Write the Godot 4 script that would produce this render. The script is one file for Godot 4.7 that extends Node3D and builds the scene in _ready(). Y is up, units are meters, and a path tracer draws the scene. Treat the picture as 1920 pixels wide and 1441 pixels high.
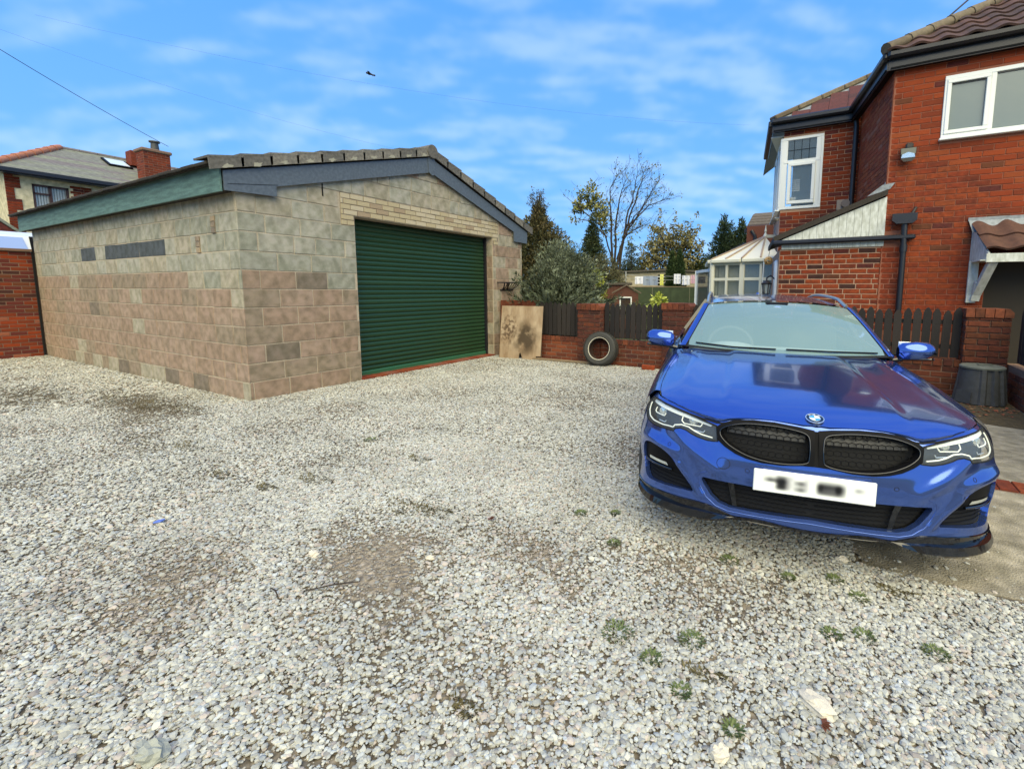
extends Node3D
# A gravelled yard with a block garage, a parked blue estate car and a red brick house.
const UP := Vector3.UP
var rng := RandomNumberGenerator.new()
var origin := {}      # thing root -> its base, so that parts can be written in world coordinates
var taken := {}
var brick_cache := {}
var tex := {}
var m := {}           # materials by name


class MB:
	var v := PackedVector3Array()
	var n := PackedVector3Array()
	var c := PackedColorArray()
	var col := Color.WHITE
	func put(a: Vector3, b: Vector3, d: Vector3, na: Vector3, nb: Vector3, nd: Vector3) -> void:
		if (b - a).cross(d - a).dot(na + nb + nd) > 0.0:
			v.append_array([a, d, b]); n.append_array([na, nd, nb])
		else:
			v.append_array([a, b, d]); n.append_array([na, nb, nd])
		c.append_array([col, col, col])
	func tri(a: Vector3, b: Vector3, d: Vector3, hint := Vector3.ZERO) -> void:
		var k := (b - a).cross(d - a)
		if k.length_squared() < 1e-16: return
		k = k.normalized()
		if hint != Vector3.ZERO and k.dot(hint) < 0.0: k = -k
		put(a, b, d, k, k, k)
	func quad(a: Vector3, b: Vector3, d: Vector3, e: Vector3, hint := Vector3.ZERO) -> void:
		tri(a, b, d, hint); tri(a, d, e, hint)
	func box(at: Vector3, size: Vector3, q := Basis(), ch := 0.0) -> void:
		var h := size / 2.0
		if ch <= 0.0:
			for ax in 3:
				for s in [-1.0, 1.0]:
					var d := Vector3.ZERO; d[ax] = s * h[ax]
					var e := Vector3.ZERO; e[(ax + 1) % 3] = h[(ax + 1) % 3]
					var f := Vector3.ZERO; f[(ax + 2) % 3] = h[(ax + 2) % 3]
					quad(at + q * (d - e - f), at + q * (d + e - f), at + q * (d + e + f), at + q * (d - e + f), q * d)
			return
		var pts: Array[Vector3] = []
		ch = minf(ch, minf(h.x, minf(h.y, h.z)) * 0.8)
		for ax in 3:      # six inset faces
			for s in [-1.0, 1.0]:
				var d := Vector3.ZERO; d[ax] = s * h[ax]
				var e := Vector3.ZERO; e[(ax + 1) % 3] = h[(ax + 1) % 3] - ch
				var f := Vector3.ZERO; f[(ax + 2) % 3] = h[(ax + 2) % 3] - ch
				quad(at + q * (d - e - f), at + q * (d + e - f), at + q * (d + e + f), at + q * (d - e + f), q * d)
		for ax in 3:      # twelve chamfers
			for s in [-1.0, 1.0]:
				for t in [-1.0, 1.0]:
					var i := (ax + 1) % 3; var j := (ax + 2) % 3
					var a := Vector3.ZERO; a[i] = s * h[i]; a[j] = t * (h[j] - ch)
					var b := Vector3.ZERO; b[i] = s * (h[i] - ch); b[j] = t * h[j]
					var l := Vector3.ZERO; l[ax] = h[ax] - ch
					var k := Vector3.ZERO; k[i] = s; k[j] = t
					quad(at + q * (a - l), at + q * (a + l), at + q * (b + l), at + q * (b - l), q * k)
		for sx in [-1.0, 1.0]:
			for sy in [-1.0, 1.0]:
				for sz in [-1.0, 1.0]:
					var k := Vector3(sx, sy, sz)
					tri(at + q * (k * Vector3(h.x, h.y - ch, h.z - ch)), at + q * (k * Vector3(h.x - ch, h.y, h.z - ch)), at + q * (k * Vector3(h.x - ch, h.y - ch, h.z)), q * k)
	func bar(a: Vector3, b: Vector3, w: float, t: float, side := Vector3.ZERO, ch := 0.0) -> void:   # a beam from a to b; side = the direction of its width
		var z := (b - a).normalized()
		var x := side if side != Vector3.ZERO else (Vector3.UP.cross(z) if absf(z.y) < 0.9 else Vector3.RIGHT)
		x = (x - z * x.dot(z)).normalized()
		box((a + b) / 2.0, Vector3(w, t, a.distance_to(b)), Basis(x, z.cross(x), z), ch)
	func tube(p: Array, r: Variant, seg := 8, cap := true) -> void:     # r: a number or one radius per point
		var k := p.size()
		var side := Vector3.ZERO
		var rings: Array = []
		for i in k:
			var d: Vector3 = (p[mini(i + 1, k - 1)] - p[maxi(i - 1, 0)]).normalized()
			if side == Vector3.ZERO: side = d.cross(Vector3.RIGHT if absf(d.x) < 0.8 else Vector3.UP)
			side = (side - d * side.dot(d)).normalized()
			var o := d.cross(side)
			var ri: float = r[i] if r is Array else r
			var ring := PackedVector3Array(); var nn := PackedVector3Array()
			for j in seg:
				var w := side * cos(TAU * j / seg) + o * sin(TAU * j / seg)
				nn.append(w); ring.append(p[i] + w * ri)
			rings.append([ring, nn])
		for i in k - 1:
			for j in seg:
				var j2 := (j + 1) % seg
				var A: Array = rings[i]; var B: Array = rings[i + 1]
				put(A[0][j], A[0][j2], B[0][j2], A[1][j], A[1][j2], B[1][j2])
				put(A[0][j], B[0][j2], B[0][j], A[1][j], B[1][j2], B[1][j])
		if cap:
			for e in [[0, p[0] - p[1]], [k - 1, p[k - 1] - p[k - 2]]]:
				for j in seg: tri(p[e[0]], rings[e[0]][0][j], rings[e[0]][0][(j + 1) % seg], e[1])
	func prism(poly: PackedVector2Array, o: Vector3, ux: Vector3, uy: Vector3, depth: Vector3) -> void:
		var t := Geometry2D.triangulate_polygon(poly)
		var k := poly.size()
		var at := func(p: Vector2) -> Vector3: return o + ux * p.x + uy * p.y
		for i in range(0, t.size(), 3):
			var a: Vector3 = at.call(poly[t[i]]); var b: Vector3 = at.call(poly[t[i + 1]]); var d: Vector3 = at.call(poly[t[i + 2]])
			tri(a, b, d, -depth); tri(a + depth, b + depth, d + depth, depth)
		var cw := Geometry2D.is_polygon_clockwise(poly)
		for i in k:
			var p := poly[i]; var q := poly[(i + 1) % k]
			var out := Vector2(q.y - p.y, p.x - q.x) * (-1.0 if cw else 1.0)
			var a: Vector3 = at.call(p); var b: Vector3 = at.call(q)
			quad(a, b, b + depth, a + depth, ux * out.x + uy * out.y)
	func lathe(prof: PackedVector2Array, o: Vector3, axis := Vector3.UP, seg := 24, sx := 1.0) -> void:   # profile of (radius, height)
		var y := axis.normalized()
		var x := (Vector3.RIGHT if absf(y.x) < 0.8 else Vector3.UP)
		x = (x - y * x.dot(y)).normalized()
		var z := y.cross(x)
		for i in prof.size() - 1:
			var p := prof[i]; var q := prof[i + 1]
			var nr := Vector2(q.y - p.y, p.x - q.x).normalized()
			for j in seg:
				var a := TAU * j / seg; var b := TAU * (j + 1) / seg
				var da := x * cos(a) * sx + z * sin(a); var db := x * cos(b) * sx + z * sin(b)
				var A := o + da * p.x + y * p.y; var B := o + db * p.x + y * p.y
				var D := o + db * q.x + y * q.y; var E := o + da * q.x + y * q.y
				var na := da * nr.x + y * nr.y; var nb := db * nr.x + y * nr.y
				if (B - A).length() > 1e-6: put(A, B, D, na, nb, nb)
				if (D - E).length() > 1e-6: put(A, D, E, na, nb, na)
	func sphere(o: Vector3, r: Vector3, seg := 10, rings := 6) -> void:
		for i in rings:
			var a := PI * i / rings - PI / 2; var b := PI * (i + 1) / rings - PI / 2
			for j in seg:
				var p := TAU * j / seg; var q := TAU * (j + 1) / seg
				var A := Vector3(cos(a) * cos(p), sin(a), cos(a) * sin(p)); var B := Vector3(cos(a) * cos(q), sin(a), cos(a) * sin(q))
				var D := Vector3(cos(b) * cos(q), sin(b), cos(b) * sin(q)); var E := Vector3(cos(b) * cos(p), sin(b), cos(b) * sin(p))
				put(o + A * r, o + B * r, o + D * r, A, B, D)
				put(o + A * r, o + D * r, o + E * r, A, D, E)
	func mesh_uv(o: Vector3, x: Vector3, y: Vector3) -> ArrayMesh:      # laid flat: x and y span one texture
		var a := []; a.resize(Mesh.ARRAY_MAX)
		var uv := PackedVector2Array()
		for p in v: uv.append(Vector2((p - o).dot(x) / x.length_squared(), 1.0 - (p - o).dot(y) / y.length_squared()))
		a[Mesh.ARRAY_VERTEX] = v; a[Mesh.ARRAY_NORMAL] = n; a[Mesh.ARRAY_TEX_UV] = uv
		var r := ArrayMesh.new()
		r.add_surface_from_arrays(Mesh.PRIMITIVE_TRIANGLES, a)
		return r
	func mesh() -> ArrayMesh:
		var a := []; a.resize(Mesh.ARRAY_MAX)
		a[Mesh.ARRAY_VERTEX] = v; a[Mesh.ARRAY_NORMAL] = n; a[Mesh.ARRAY_COLOR] = c
		var r := ArrayMesh.new()
		if v.size(): r.add_surface_from_arrays(Mesh.PRIMITIVE_TRIANGLES, a)
		return r


# ---------------------------------------------------------------- things, parts, materials
func numbered(called: String) -> String:
	var k: int = taken.get(called, 0)
	taken[called] = k + 1
	return called if k == 0 else "%s_%03d" % [called, k]


func tag(o: Node3D, label: String, category: String, group := "", kind := "") -> Node3D:
	if label: o.set_meta("label", label)
	if category: o.set_meta("category", category)
	if group: o.set_meta("group", group)
	if kind: o.set_meta("kind", kind)
	return o


func thing(called: String, label: String, category: String, at := Vector3.ZERO, group := "") -> Node3D:
	var o := Node3D.new()
	o.name = numbered(called); o.position = at
	add_child(o)
	origin[o] = at
	return tag(o, label, category, group)


func part(parent: Node3D, called: String, mb: Variant, mat: Material, kind := "") -> MeshInstance3D:   # mesh written in world coordinates
	var o := MeshInstance3D.new()
	o.mesh = mb.mesh() if mb is MB else mb
	o.material_override = mat
	o.name = called if parent != self else numbered(called)
	if origin.has(parent): o.position = -origin[parent]
	if kind: o.set_meta("kind", kind)
	parent.add_child(o, true)
	return o


func single(called: String, mb: MB, mat: Material, label: String, category: String, group := "") -> MeshInstance3D:   # a thing of one mesh
	var o := part(self, called, mb, mat)
	tag(o, label, category, group)
	return o


func copy_of(o: Node3D, at: Vector3, turn: float, label: String) -> Node3D:
	var d: Node3D = o.duplicate()
	d.name = numbered(String(o.name).rstrip("_0123456789"))
	d.position = at; d.rotation.y = turn
	d.set_meta("label", label)
	add_child(d)
	return d


func noise_tex(called: String, kind: int, freq: float, oct: int, lo: float, hi: float, sz := 512, normal := 0.0, tint_lo := Color.WHITE, tint_hi := Color.WHITE, jitter := 1.0) -> NoiseTexture2D:
	var f := FastNoiseLite.new()
	f.noise_type = kind; f.frequency = freq; f.fractal_octaves = oct; f.seed = called.hash() % 1000
	if kind == FastNoiseLite.TYPE_CELLULAR:
		f.cellular_return_type = FastNoiseLite.RETURN_DISTANCE2_SUB; f.cellular_jitter = jitter; f.fractal_type = FastNoiseLite.FRACTAL_NONE
	var t := NoiseTexture2D.new()
	t.width = sz; t.height = sz; t.seamless = true; t.noise = f; t.generate_mipmaps = false
	if normal > 0.0:
		t.as_normal_map = true; t.bump_strength = normal
	else:
		var g := Gradient.new()
		g.offsets = PackedFloat32Array([0.0, 0.5, 1.0])
		var a := tint_lo * lo; var b := tint_hi * hi
		a.a = 1.0; b.a = 1.0
		g.colors = PackedColorArray([a, a.lerp(b, 0.5), b])
		t.color_ramp = g
	tex[called] = t
	return t


func mat(called: String, color: Color, rough := 0.8, o := {}) -> StandardMaterial3D:   # colour as it looks (sRGB)
	var s := StandardMaterial3D.new()
	s.resource_name = called
	s.albedo_color = color; s.roughness = rough
	s.metallic = o.get("metal", 0.0)
	s.metallic_specular = o.get("spec", 0.5)
	if o.has("tex") or o.has("bump"):
		s.uv1_triplanar = true; s.uv1_world_triplanar = o.get("world", true)
		s.uv1_scale = o.get("scale", Vector3.ONE)
	if o.has("tex"): s.albedo_texture = tex[o.tex]
	if o.has("bump"):
		s.normal_enabled = true; s.normal_texture = tex[o.bump]; s.normal_scale = o.get("bump_by", 0.6)
	if o.has("detail"):
		s.detail_enabled = true; s.detail_albedo = tex[o.detail]; s.detail_blend_mode = BaseMaterial3D.BLEND_MODE_MUL
		s.uv2_triplanar = true; s.uv2_world_triplanar = true; s.uv2_scale = o.get("detail_scale", Vector3.ONE * 0.4)
	if o.get("vertex", false): s.vertex_color_use_as_albedo = true
	if o.has("coat"): s.clearcoat_enabled = true; s.clearcoat = o.coat; s.clearcoat_roughness = o.get("coat_rough", 0.03)
	if o.has("back"): s.backlight_enabled = true; s.backlight = o.back
	if o.has("alpha"):
		s.transparency = BaseMaterial3D.TRANSPARENCY_ALPHA; s.albedo_color.a = o.alpha
	m[called] = s
	return s


func rgb(r: int, g: int, b: int) -> Color:
	return Color8(r, g, b)


# ---------------------------------------------------------------- masonry
func brick_mesh(l: float, h: float, variant: int, proud := 0.007, ch := 0.004) -> ArrayMesh:
	var key := "%d_%d_%d_%d" % [roundi(l * 200), roundi(h * 500), variant, roundi(proud * 1000)]
	if not brick_cache.has(key):
		var r := RandomNumberGenerator.new(); r.seed = key.hash()
		var mb := MB.new()
		var x := l / 2; var y := h / 2
		var f: Array[Vector3] = []; var b: Array[Vector3] = []; var k: Array[Vector3] = []
		for s in [[-1, -1], [1, -1], [1, 1], [-1, 1]]:
			var j := Vector3(r.randf_range(-1, 1), r.randf_range(-1, 1), r.randf_range(-1, 1)) * ch * 0.5
			f.append(Vector3(s[0] * (x - ch), s[1] * (y - ch), proud) + j)
			b.append(Vector3(s[0] * x, s[1] * y, proud - ch * 1.2) + Vector3(j.x, j.y, 0))
			k.append(Vector3(s[0] * x, s[1] * y, -0.012))
		# the face in a small grid of slightly different tones, a little greyer towards its edges
		var nx := 4 if l > 0.3 else 2
		var ny := 3 if h > 0.15 else 2
		var tone := []
		for i in nx + 1:
			var col := []
			for q in ny + 1:
				var edge := (i == 0 or i == nx or q == 0 or q == ny)
				var g := r.randf_range(0.90, 0.99) if edge else r.randf_range(0.96, 1.02)
				col.append(Color(g, g * r.randf_range(0.99, 1.02), g * r.randf_range(0.97, 1.03)))
			tone.append(col)
		for i in nx:
			for q in ny:
				var at := func(a: int, c: int) -> Vector3: return f[0].lerp(f[1], float(a) / nx).lerp(f[3].lerp(f[2], float(a) / nx), float(c) / ny)
				var k0 := mb.v.size()
				mb.put(at.call(i, q), at.call(i + 1, q), at.call(i + 1, q + 1), Vector3.BACK, Vector3.BACK, Vector3.BACK)
				mb.put(at.call(i, q), at.call(i + 1, q + 1), at.call(i, q + 1), Vector3.BACK, Vector3.BACK, Vector3.BACK)
				for w in range(k0, mb.v.size()):
					var u: Vector3 = mb.v[w]
					var a: int = i if absf(u.x - at.call(i, q).x) < absf(u.x - at.call(i + 1, q).x) else i + 1
					var c: int = q if absf(u.y - at.call(i, q).y) < absf(u.y - at.call(i, q + 1).y) else q + 1
					mb.c[w] = tone[a][c]
		mb.col = Color(0.9, 0.9, 0.9)
		for i in 4:
			var i2 := (i + 1) % 4
			var out := (b[i] + b[i2]); out.z = 0
			mb.quad(f[i], f[i2], b[i2], b[i], out + Vector3(0, 0, 0.3))
			mb.quad(b[i], b[i2], k[i2], k[i], out)
		brick_cache[key] = mb.mesh()
	return brick_cache[key]


func courses(u0: float, u1: float, v0: float, v1: float, l: float, h: float, gap: float, holes: Array, shift := 0.0, ragged := 0.0) -> Array:
	var out := []
	var row := 0
	var v := v0
	while v < v1 - h * 0.3:
		var top := minf(v + h, v1)
		var spans := [[u0, u1]]
		for r: Rect2 in holes:
			if r.position.y < top - 0.01 and r.end.y > v + 0.01:
				var cut := []
				for s in spans:
					if r.end.x <= s[0] or r.position.x >= s[1]: cut.append(s)
					else:
						if r.position.x - s[0] > 0.03: cut.append([s[0], r.position.x])
						if s[1] - r.end.x > 0.03: cut.append([r.end.x, s[1]])
				spans = cut
		var start := u0 - l + shift + (l / 2 if row % 2 else 0.0)
		for s in spans:
			var i := 0
			var u := start
			while u < s[1]:
				var w := l
				if ragged > 0.0 and rng.randf() < ragged: w = l * rng.randf_range(0.5, 0.75)
				var a := maxf(u, s[0]); var b := minf(u + w, s[1])
				if b - a > 0.035: out.append([a + gap / 2, b - gap / 2, v + gap / 2, top - gap / 2, row])
				u += w
				i += 1
		v += h
		row += 1
	return out


# lays pieces on a wall: the ones nearest the camera as parts (up to cap), the rest joined as stuff in the given MB
func lay(parent: Node3D, called: String, o: Vector3, ux: Vector3, un: Vector3, pieces: Array, choose: Callable, cap := 300, rest: MB = null, proud := 0.007, ch := 0.004) -> int:
	var eye := Vector3(0, 1.42, 0)
	var order := []
	for p in pieces:
		var at: Vector3 = o + ux * ((p[0] + p[1]) / 2) + UP * ((p[2] + p[3]) / 2)
		order.append([at.distance_squared_to(eye), p, at])
	order.sort_custom(func(a, b): return a[0] < b[0])
	var n := 0
	for e in order:
		var p: Array = e[1]
		var mt: StandardMaterial3D = choose.call(p, e[2])
		var me := brick_mesh(p[1] - p[0], p[3] - p[2], rng.randi() % 5, proud, ch)
		var xf := Transform3D(Basis(ux, UP, un), e[2] + un * rng.randf_range(-0.0015, 0.0015))
		if n < cap:
			var b := MeshInstance3D.new()
			b.mesh = me; b.material_override = mt; b.name = called; b.transform = xf
			parent.add_child(b, true)
			n += 1
		elif rest:
			var ar := me.surface_get_arrays(0)
			var cl := mt.albedo_color.srgb_to_linear()
			for q: Vector3 in ar[Mesh.ARRAY_VERTEX]: rest.v.append(xf * q)
			for q: Color in ar[Mesh.ARRAY_COLOR]: rest.c.append(cl * q)
			for q: Vector3 in ar[Mesh.ARRAY_NORMAL]: rest.n.append(xf.basis * q)
	return n


func wall_with_holes(mb: MB, outline: PackedVector2Array, holes: Array, o: Vector3, ux: Vector3, depth: Vector3) -> void:   # a slab with rectangular openings, cut into pieces
	var polys: Array = [outline]
	for r: Rect2 in holes:
		var q := PackedVector2Array([r.position, Vector2(r.end.x, r.position.y), r.end, Vector2(r.position.x, r.end.y)])
		var cx := [-1000.0, r.position.x, r.end.x, 1000.0]
		var next := []
		for p in polys:
			for i in 3:     # split in three vertical strips so that no piece has a hole
				var strip := PackedVector2Array([Vector2(cx[i], -100), Vector2(cx[i + 1], -100), Vector2(cx[i + 1], 100), Vector2(cx[i], 100)])
				for s in Geometry2D.intersect_polygons(p, strip):
					if i == 1:
						for z in Geometry2D.clip_polygons(s, q): next.append(z)
					else: next.append(s)
		polys = next
	for p in polys: mb.prism(p, o, ux, UP, depth)


func pick(names: Array, weights: Array) -> StandardMaterial3D:
	var t := 0.0
	for w in weights: t += w
	var x := rng.randf() * t
	for i in names.size():
		x -= weights[i]
		if x <= 0: return m[names[i]]
	return m[names[0]]


func blob(r: Vector3, seg: int, rings: int, rough: float, sd: int) -> MB:   # an uneven pebble or clod
	var mb := MB.new()
	var f := FastNoiseLite.new(); f.seed = sd; f.frequency = 0.9
	var at := func(a: float, p: float) -> Vector3:
		var d := Vector3(cos(a) * cos(p), sin(a), cos(a) * sin(p))
		return d * r * (1.0 + rough * f.get_noise_3dv(d * 1.7 + Vector3.ONE * sd))
	for i in rings:
		var a := PI * i / rings - PI / 2; var b := PI * (i + 1) / rings - PI / 2
		for j in seg:
			var p := TAU * (j + 0.5 * (i % 2)) / seg; var q := TAU * (j + 1 + 0.5 * (i % 2)) / seg
			var k := TAU * (j + 0.5 * ((i + 1) % 2)) / seg; var l := TAU * (j + 1 + 0.5 * ((i + 1) % 2)) / seg
			mb.tri(at.call(a, p), at.call(a, q), at.call(b, k), at.call((a + b) / 2, p))
			mb.tri(at.call(a, q), at.call(b, l), at.call(b, k), at.call((a + b) / 2, q))
	return mb


func _ready() -> void:
	rng.seed = 41
	# ------------------------------------------------------------ camera, sky, sun, exposure
	var cam := Camera3D.new()
	cam.name = "camera"
	cam.projection = Camera3D.PROJECTION_FRUSTUM
	cam.near = 0.05; cam.far = 900.0
	cam.size = 2.0 * 0.05 * 0.8230
	cam.frustum_offset = Vector2(-0.12671, -0.08438) * 0.05
	cam.position = Vector3(0, 1.42, 0)
	cam.rotation_degrees = Vector3(-6.691, 29.602, 0.213)
	add_child(cam)
	var env := Environment.new()
	env.background_mode = Environment.BG_SKY
	env.sky = Sky.new()
	env.sky.sky_material = sky_material()
	env.background_energy_multiplier = 0.33
	env.tonemap_mode = Environment.TONE_MAPPER_LINEAR
	env.tonemap_exposure = 4.0
	env.sdfgi_enabled = true; env.ssao_enabled = true; env.ssil_enabled = true
	var we := WorldEnvironment.new()
	we.name = "sky"; we.environment = env
	add_child(we)
	var sun := DirectionalLight3D.new()
	sun.name = "sun"
	sun.light_energy = 0.46; sun.light_angular_distance = 75.0
	sun.light_color = Color(1.0, 0.94, 0.72)
	sun.shadow_enabled = true
	sun.look_at_from_position(Vector3(5.0, 9.0, 6.5), Vector3.ZERO)
	add_child(sun)

	textures()
	materials()
	# ------------------------------------------------------------ the setting and the buildings
	ground()
	garage()
	left_wall_and_house()
	red_house()
	conservatory_and_far_house()
	garden_wall()
	back_garden()
	# ------------------------------------------------------------ plants
	plants()
	# ------------------------------------------------------------ the car and the small things
	car()
	small_things()
	gravel_stones()


func sky_material() -> PanoramaSkyMaterial:
	var w := 1024; var h := 512
	var f := FastNoiseLite.new(); f.noise_type = FastNoiseLite.TYPE_SIMPLEX_SMOOTH; f.frequency = 1.0; f.fractal_octaves = 7; f.fractal_gain = 0.53; f.seed = 9
	var g := FastNoiseLite.new(); g.noise_type = FastNoiseLite.TYPE_SIMPLEX_SMOOTH; g.frequency = 0.55; g.fractal_octaves = 3; g.seed = 21
	var im := Image.create(w, h, false, Image.FORMAT_RGBF)
	var top := Vector3(0.026, 0.250, 0.84); var low := Vector3(0.20, 0.53, 0.90); var cloud := Vector3(0.78, 0.90, 1.0)
	for y in h:
		var el := PI / 2 - PI * (y + 0.5) / h
		var e := maxf(sin(el), 0.0)
		var base := low.lerp(top, pow(clampf(e / 0.62, 0, 1), 0.62))
		for x in w:
			var az := TAU * (x + 0.5) / w
			var d := Vector3(cos(el) * sin(az), sin(el), cos(el) * cos(az))
			# clouds lie on a flat layer, seen in perspective, drawn out along one direction
			var k := 1.0 / (e + 0.22)
			var p := Vector2(d.x, d.z) * k * 1.7
			var q := Vector3(p.x * 0.8 + p.y * 0.7, p.y * 2.2 - p.x * 1.5, 0.0)
			var n := f.get_noise_3dv(q * 1.9) * 0.95 + g.get_noise_3dv(q * 0.8) * 0.45
			var c := clampf((n + 0.30) * 1.0, 0.0, 1.0)
			c = c * c * (3 - 2 * c) * 0.30 * lerpf(1.0, 0.75, clampf(e / 0.55, 0.0, 1.0)) + 0.07
			var v := base.lerp(cloud, c)
			im.set_pixel(x, y, Color(v.x, v.y, v.z))
	var s := PanoramaSkyMaterial.new()
	s.panorama = ImageTexture.create_from_image(im)
	return s


func textures() -> void:
	var S := FastNoiseLite.TYPE_SIMPLEX_SMOOTH
	var V := FastNoiseLite.TYPE_CELLULAR
	noise_tex("grain", S, 0.09, 4, 0.80, 1.0)
	noise_tex("fine", S, 0.25, 3, 0.80, 1.0)
	noise_tex("blotch", S, 0.012, 5, 0.74, 1.06, 512, 0.0, Color.WHITE, Color.WHITE)
	noise_tex("block", S, 0.35, 3, 0.86, 1.0, 512, 0.0, Color(0.92, 0.9, 0.86), Color.WHITE)
	noise_tex("brick", S, 0.16, 4, 0.80, 1.0, 512, 0.0, Color(0.9, 0.86, 0.86), Color.WHITE)
	noise_tex("wood", S, 0.03, 4, 0.84, 1.0, 512)
	noise_tex("soil", S, 0.05, 5, 0.66, 1.0, 512, 0.0, Color(0.95, 0.92, 0.85), Color.WHITE)
	noise_tex("concrete", S, 0.02, 6, 0.80, 1.0, 512, 0.0, Color(0.95, 0.95, 0.9), Color.WHITE)
	noise_tex("stain", S, 0.010, 5, 0.30, 1.35, 512, 0.0, Color(0.85, 0.72, 0.58), Color.WHITE)
	noise_tex("weather", S, 0.008, 5, 0.82, 1.08, 512, 0.0, Color(0.93, 0.95, 0.9), Color.WHITE)
	noise_tex("bump", S, 0.10, 4, 0, 0, 512, 6.0)
	noise_tex("bump_fine", S, 0.22, 3, 0, 0, 512, 5.0)
	noise_tex("ripple", S, 0.012, 2, 0, 0, 256, 1.2)
	noise_tex("pebble", V, 0.045, 1, 0.62, 1.0, 512)
	noise_tex("pebble_bump", V, 0.045, 1, 0, 0, 512, 8.0)


func materials() -> void:
	var t1 := Vector3.ONE * 1.1
	# concrete blocks: grey-green courses above, brown below
	for a in [["block_pale", 206, 201, 188], ["block_green", 190, 188, 175], ["block_sand", 207, 196, 178], ["block_brown", 192, 164, 145], ["block_pink", 197, 170, 152], ["block_dun", 182, 162, 143], ["block_dark", 156, 141, 127], ["block_slate", 98, 105, 114], ["block_cream", 220, 210, 186]]:
		mat(a[0], rgb(a[1], a[2], a[3]), 0.95, {"tex": "block", "scale": Vector3.ONE * 1.3, "bump": "bump_fine", "bump_by": 0.9, "detail": "weather", "detail_scale": Vector3.ONE * 0.22, "vertex": true})
	mat("block_any", Color.WHITE, 0.95, {"tex": "block", "scale": Vector3.ONE * 1.3, "bump": "bump_fine", "bump_by": 0.9, "detail": "weather", "detail_scale": Vector3.ONE * 0.22, "vertex": true})
	mat("block_mortar", rgb(204, 188, 162), 0.95, {"tex": "grain", "scale": t1, "bump": "bump_fine"})
	for a in [["cream_brick", 214, 200, 160], ["cream_brick_pale", 224, 212, 178], ["cream_brick_dull", 192, 172, 140]]:
		mat(a[0], rgb(a[1], a[2], a[3]), 0.9, {"tex": "brick", "scale": t1 * 1.3, "bump": "bump_fine", "bump_by": 0.5})
	for a in [["brick_red", 168, 69, 28], ["brick_orange", 180, 79, 30], ["brick_light", 174, 83, 36], ["brick_dull", 147, 62, 28], ["brick_plum", 118, 51, 40], ["brick_dark", 83, 46, 36], ["brick_brown", 125, 69, 39], ["wall_brick", 138, 71, 43], ["wall_brick_dull", 120, 62, 41], ["wall_brick_light", 155, 84, 50], ["wall_brick_plum", 108, 56, 41], ["brick_pale", 178, 106, 77]]:
		mat(a[0], rgb(a[1], a[2], a[3]), 0.9, {"tex": "brick", "scale": t1 * 1.5, "bump": "bump_fine", "bump_by": 0.6, "detail": "blotch", "detail_scale": Vector3.ONE * 0.35, "vertex": true})
	mat("brick_any", Color.WHITE, 0.9, {"tex": "brick", "scale": t1 * 1.5, "bump": "bump_fine", "bump_by": 0.6, "vertex": true})
	mat("mortar", rgb(164, 104, 80), 0.95, {"tex": "grain", "scale": t1 * 2, "bump": "bump_fine"})
	mat("mortar_pale", rgb(196, 158, 130), 0.95, {"tex": "grain", "scale": t1 * 2, "bump": "bump_fine"})
	mat("mortar_dark", rgb(140, 112, 94), 0.95, {"tex": "grain", "scale": t1 * 2, "bump": "bump_fine"})
	mat("teal_paint", rgb(108, 142, 134), 0.75, {"tex": "grain", "scale": Vector3(0.35, 2.5, 1), "bump": "bump_fine", "bump_by": 0.15, "detail": "blotch", "detail_scale": Vector3(0.3, 1.0, 0.3)})
	mat("grey_board", rgb(98, 108, 118), 0.42, {"tex": "grain", "scale": Vector3.ONE * 0.4, "bump": "ripple", "bump_by": 0.15})
	mat("tile_grey", rgb(112, 108, 100), 0.85, {"tex": "blotch", "scale": Vector3.ONE * 2.6, "bump": "bump_fine", "bump_by": 0.5})
	mat("tile_grey_pale", rgb(136, 130, 118), 0.85, {"tex": "blotch", "scale": Vector3.ONE * 2.6, "bump": "bump_fine", "bump_by": 0.5})
	mat("lichen", rgb(176, 172, 152), 0.95, {"tex": "grain", "scale": t1 * 2})
	mat("roof_dark", rgb(70, 64, 56), 0.9, {"tex": "soil", "scale": Vector3.ONE * 1.5, "bump": "bump", "bump_by": 0.6})
	mat("door_green", rgb(36, 70, 42), 0.38, {"tex": "fine", "scale": Vector3.ONE * 0.35})
	mat("door_green_worn", rgb(39, 73, 45), 0.42, {"tex": "fine", "scale": Vector3.ONE * 0.35})
	mat("door_green_deep", rgb(33, 66, 39), 0.38, {"tex": "fine", "scale": Vector3.ONE * 0.35})
	mat("door_green_pale", rgb(46, 96, 68), 0.4)
	mat("black_void", rgb(14, 14, 14), 0.9)
	mat("black_plastic", rgb(30, 30, 36), 0.35, {"spec": 0.5})
	mat("iron_black", rgb(42, 36, 34), 0.6)
	mat("white_upvc", rgb(232, 234, 230), 0.3)
	mat("white_board", rgb(224, 226, 218), 0.55, {"tex": "concrete", "scale": Vector3(1.5, 0.6, 1.5)})
	mat("cream_frame", rgb(216, 214, 196), 0.4)
	mat("frosted_glass", rgb(112, 124, 122), 0.24, {"bump": "ripple", "scale": Vector3.ONE * 2.0, "bump_by": 0.1, "spec": 0.6})
	mat("room_glass", rgb(120, 130, 126), 0.05, {"alpha": 0.22, "spec": 0.6})
	mat("dark_glass", rgb(60, 68, 68), 0.05, {"alpha": 0.35, "spec": 0.6})
	mat("blind", rgb(196, 200, 192), 0.8)
	mat("blind_grey", rgb(150, 156, 150), 0.8)
	mat("room_pale", rgb(214, 214, 202), 0.9)
	mat("room_grey", rgb(120, 122, 112), 0.9)
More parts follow.
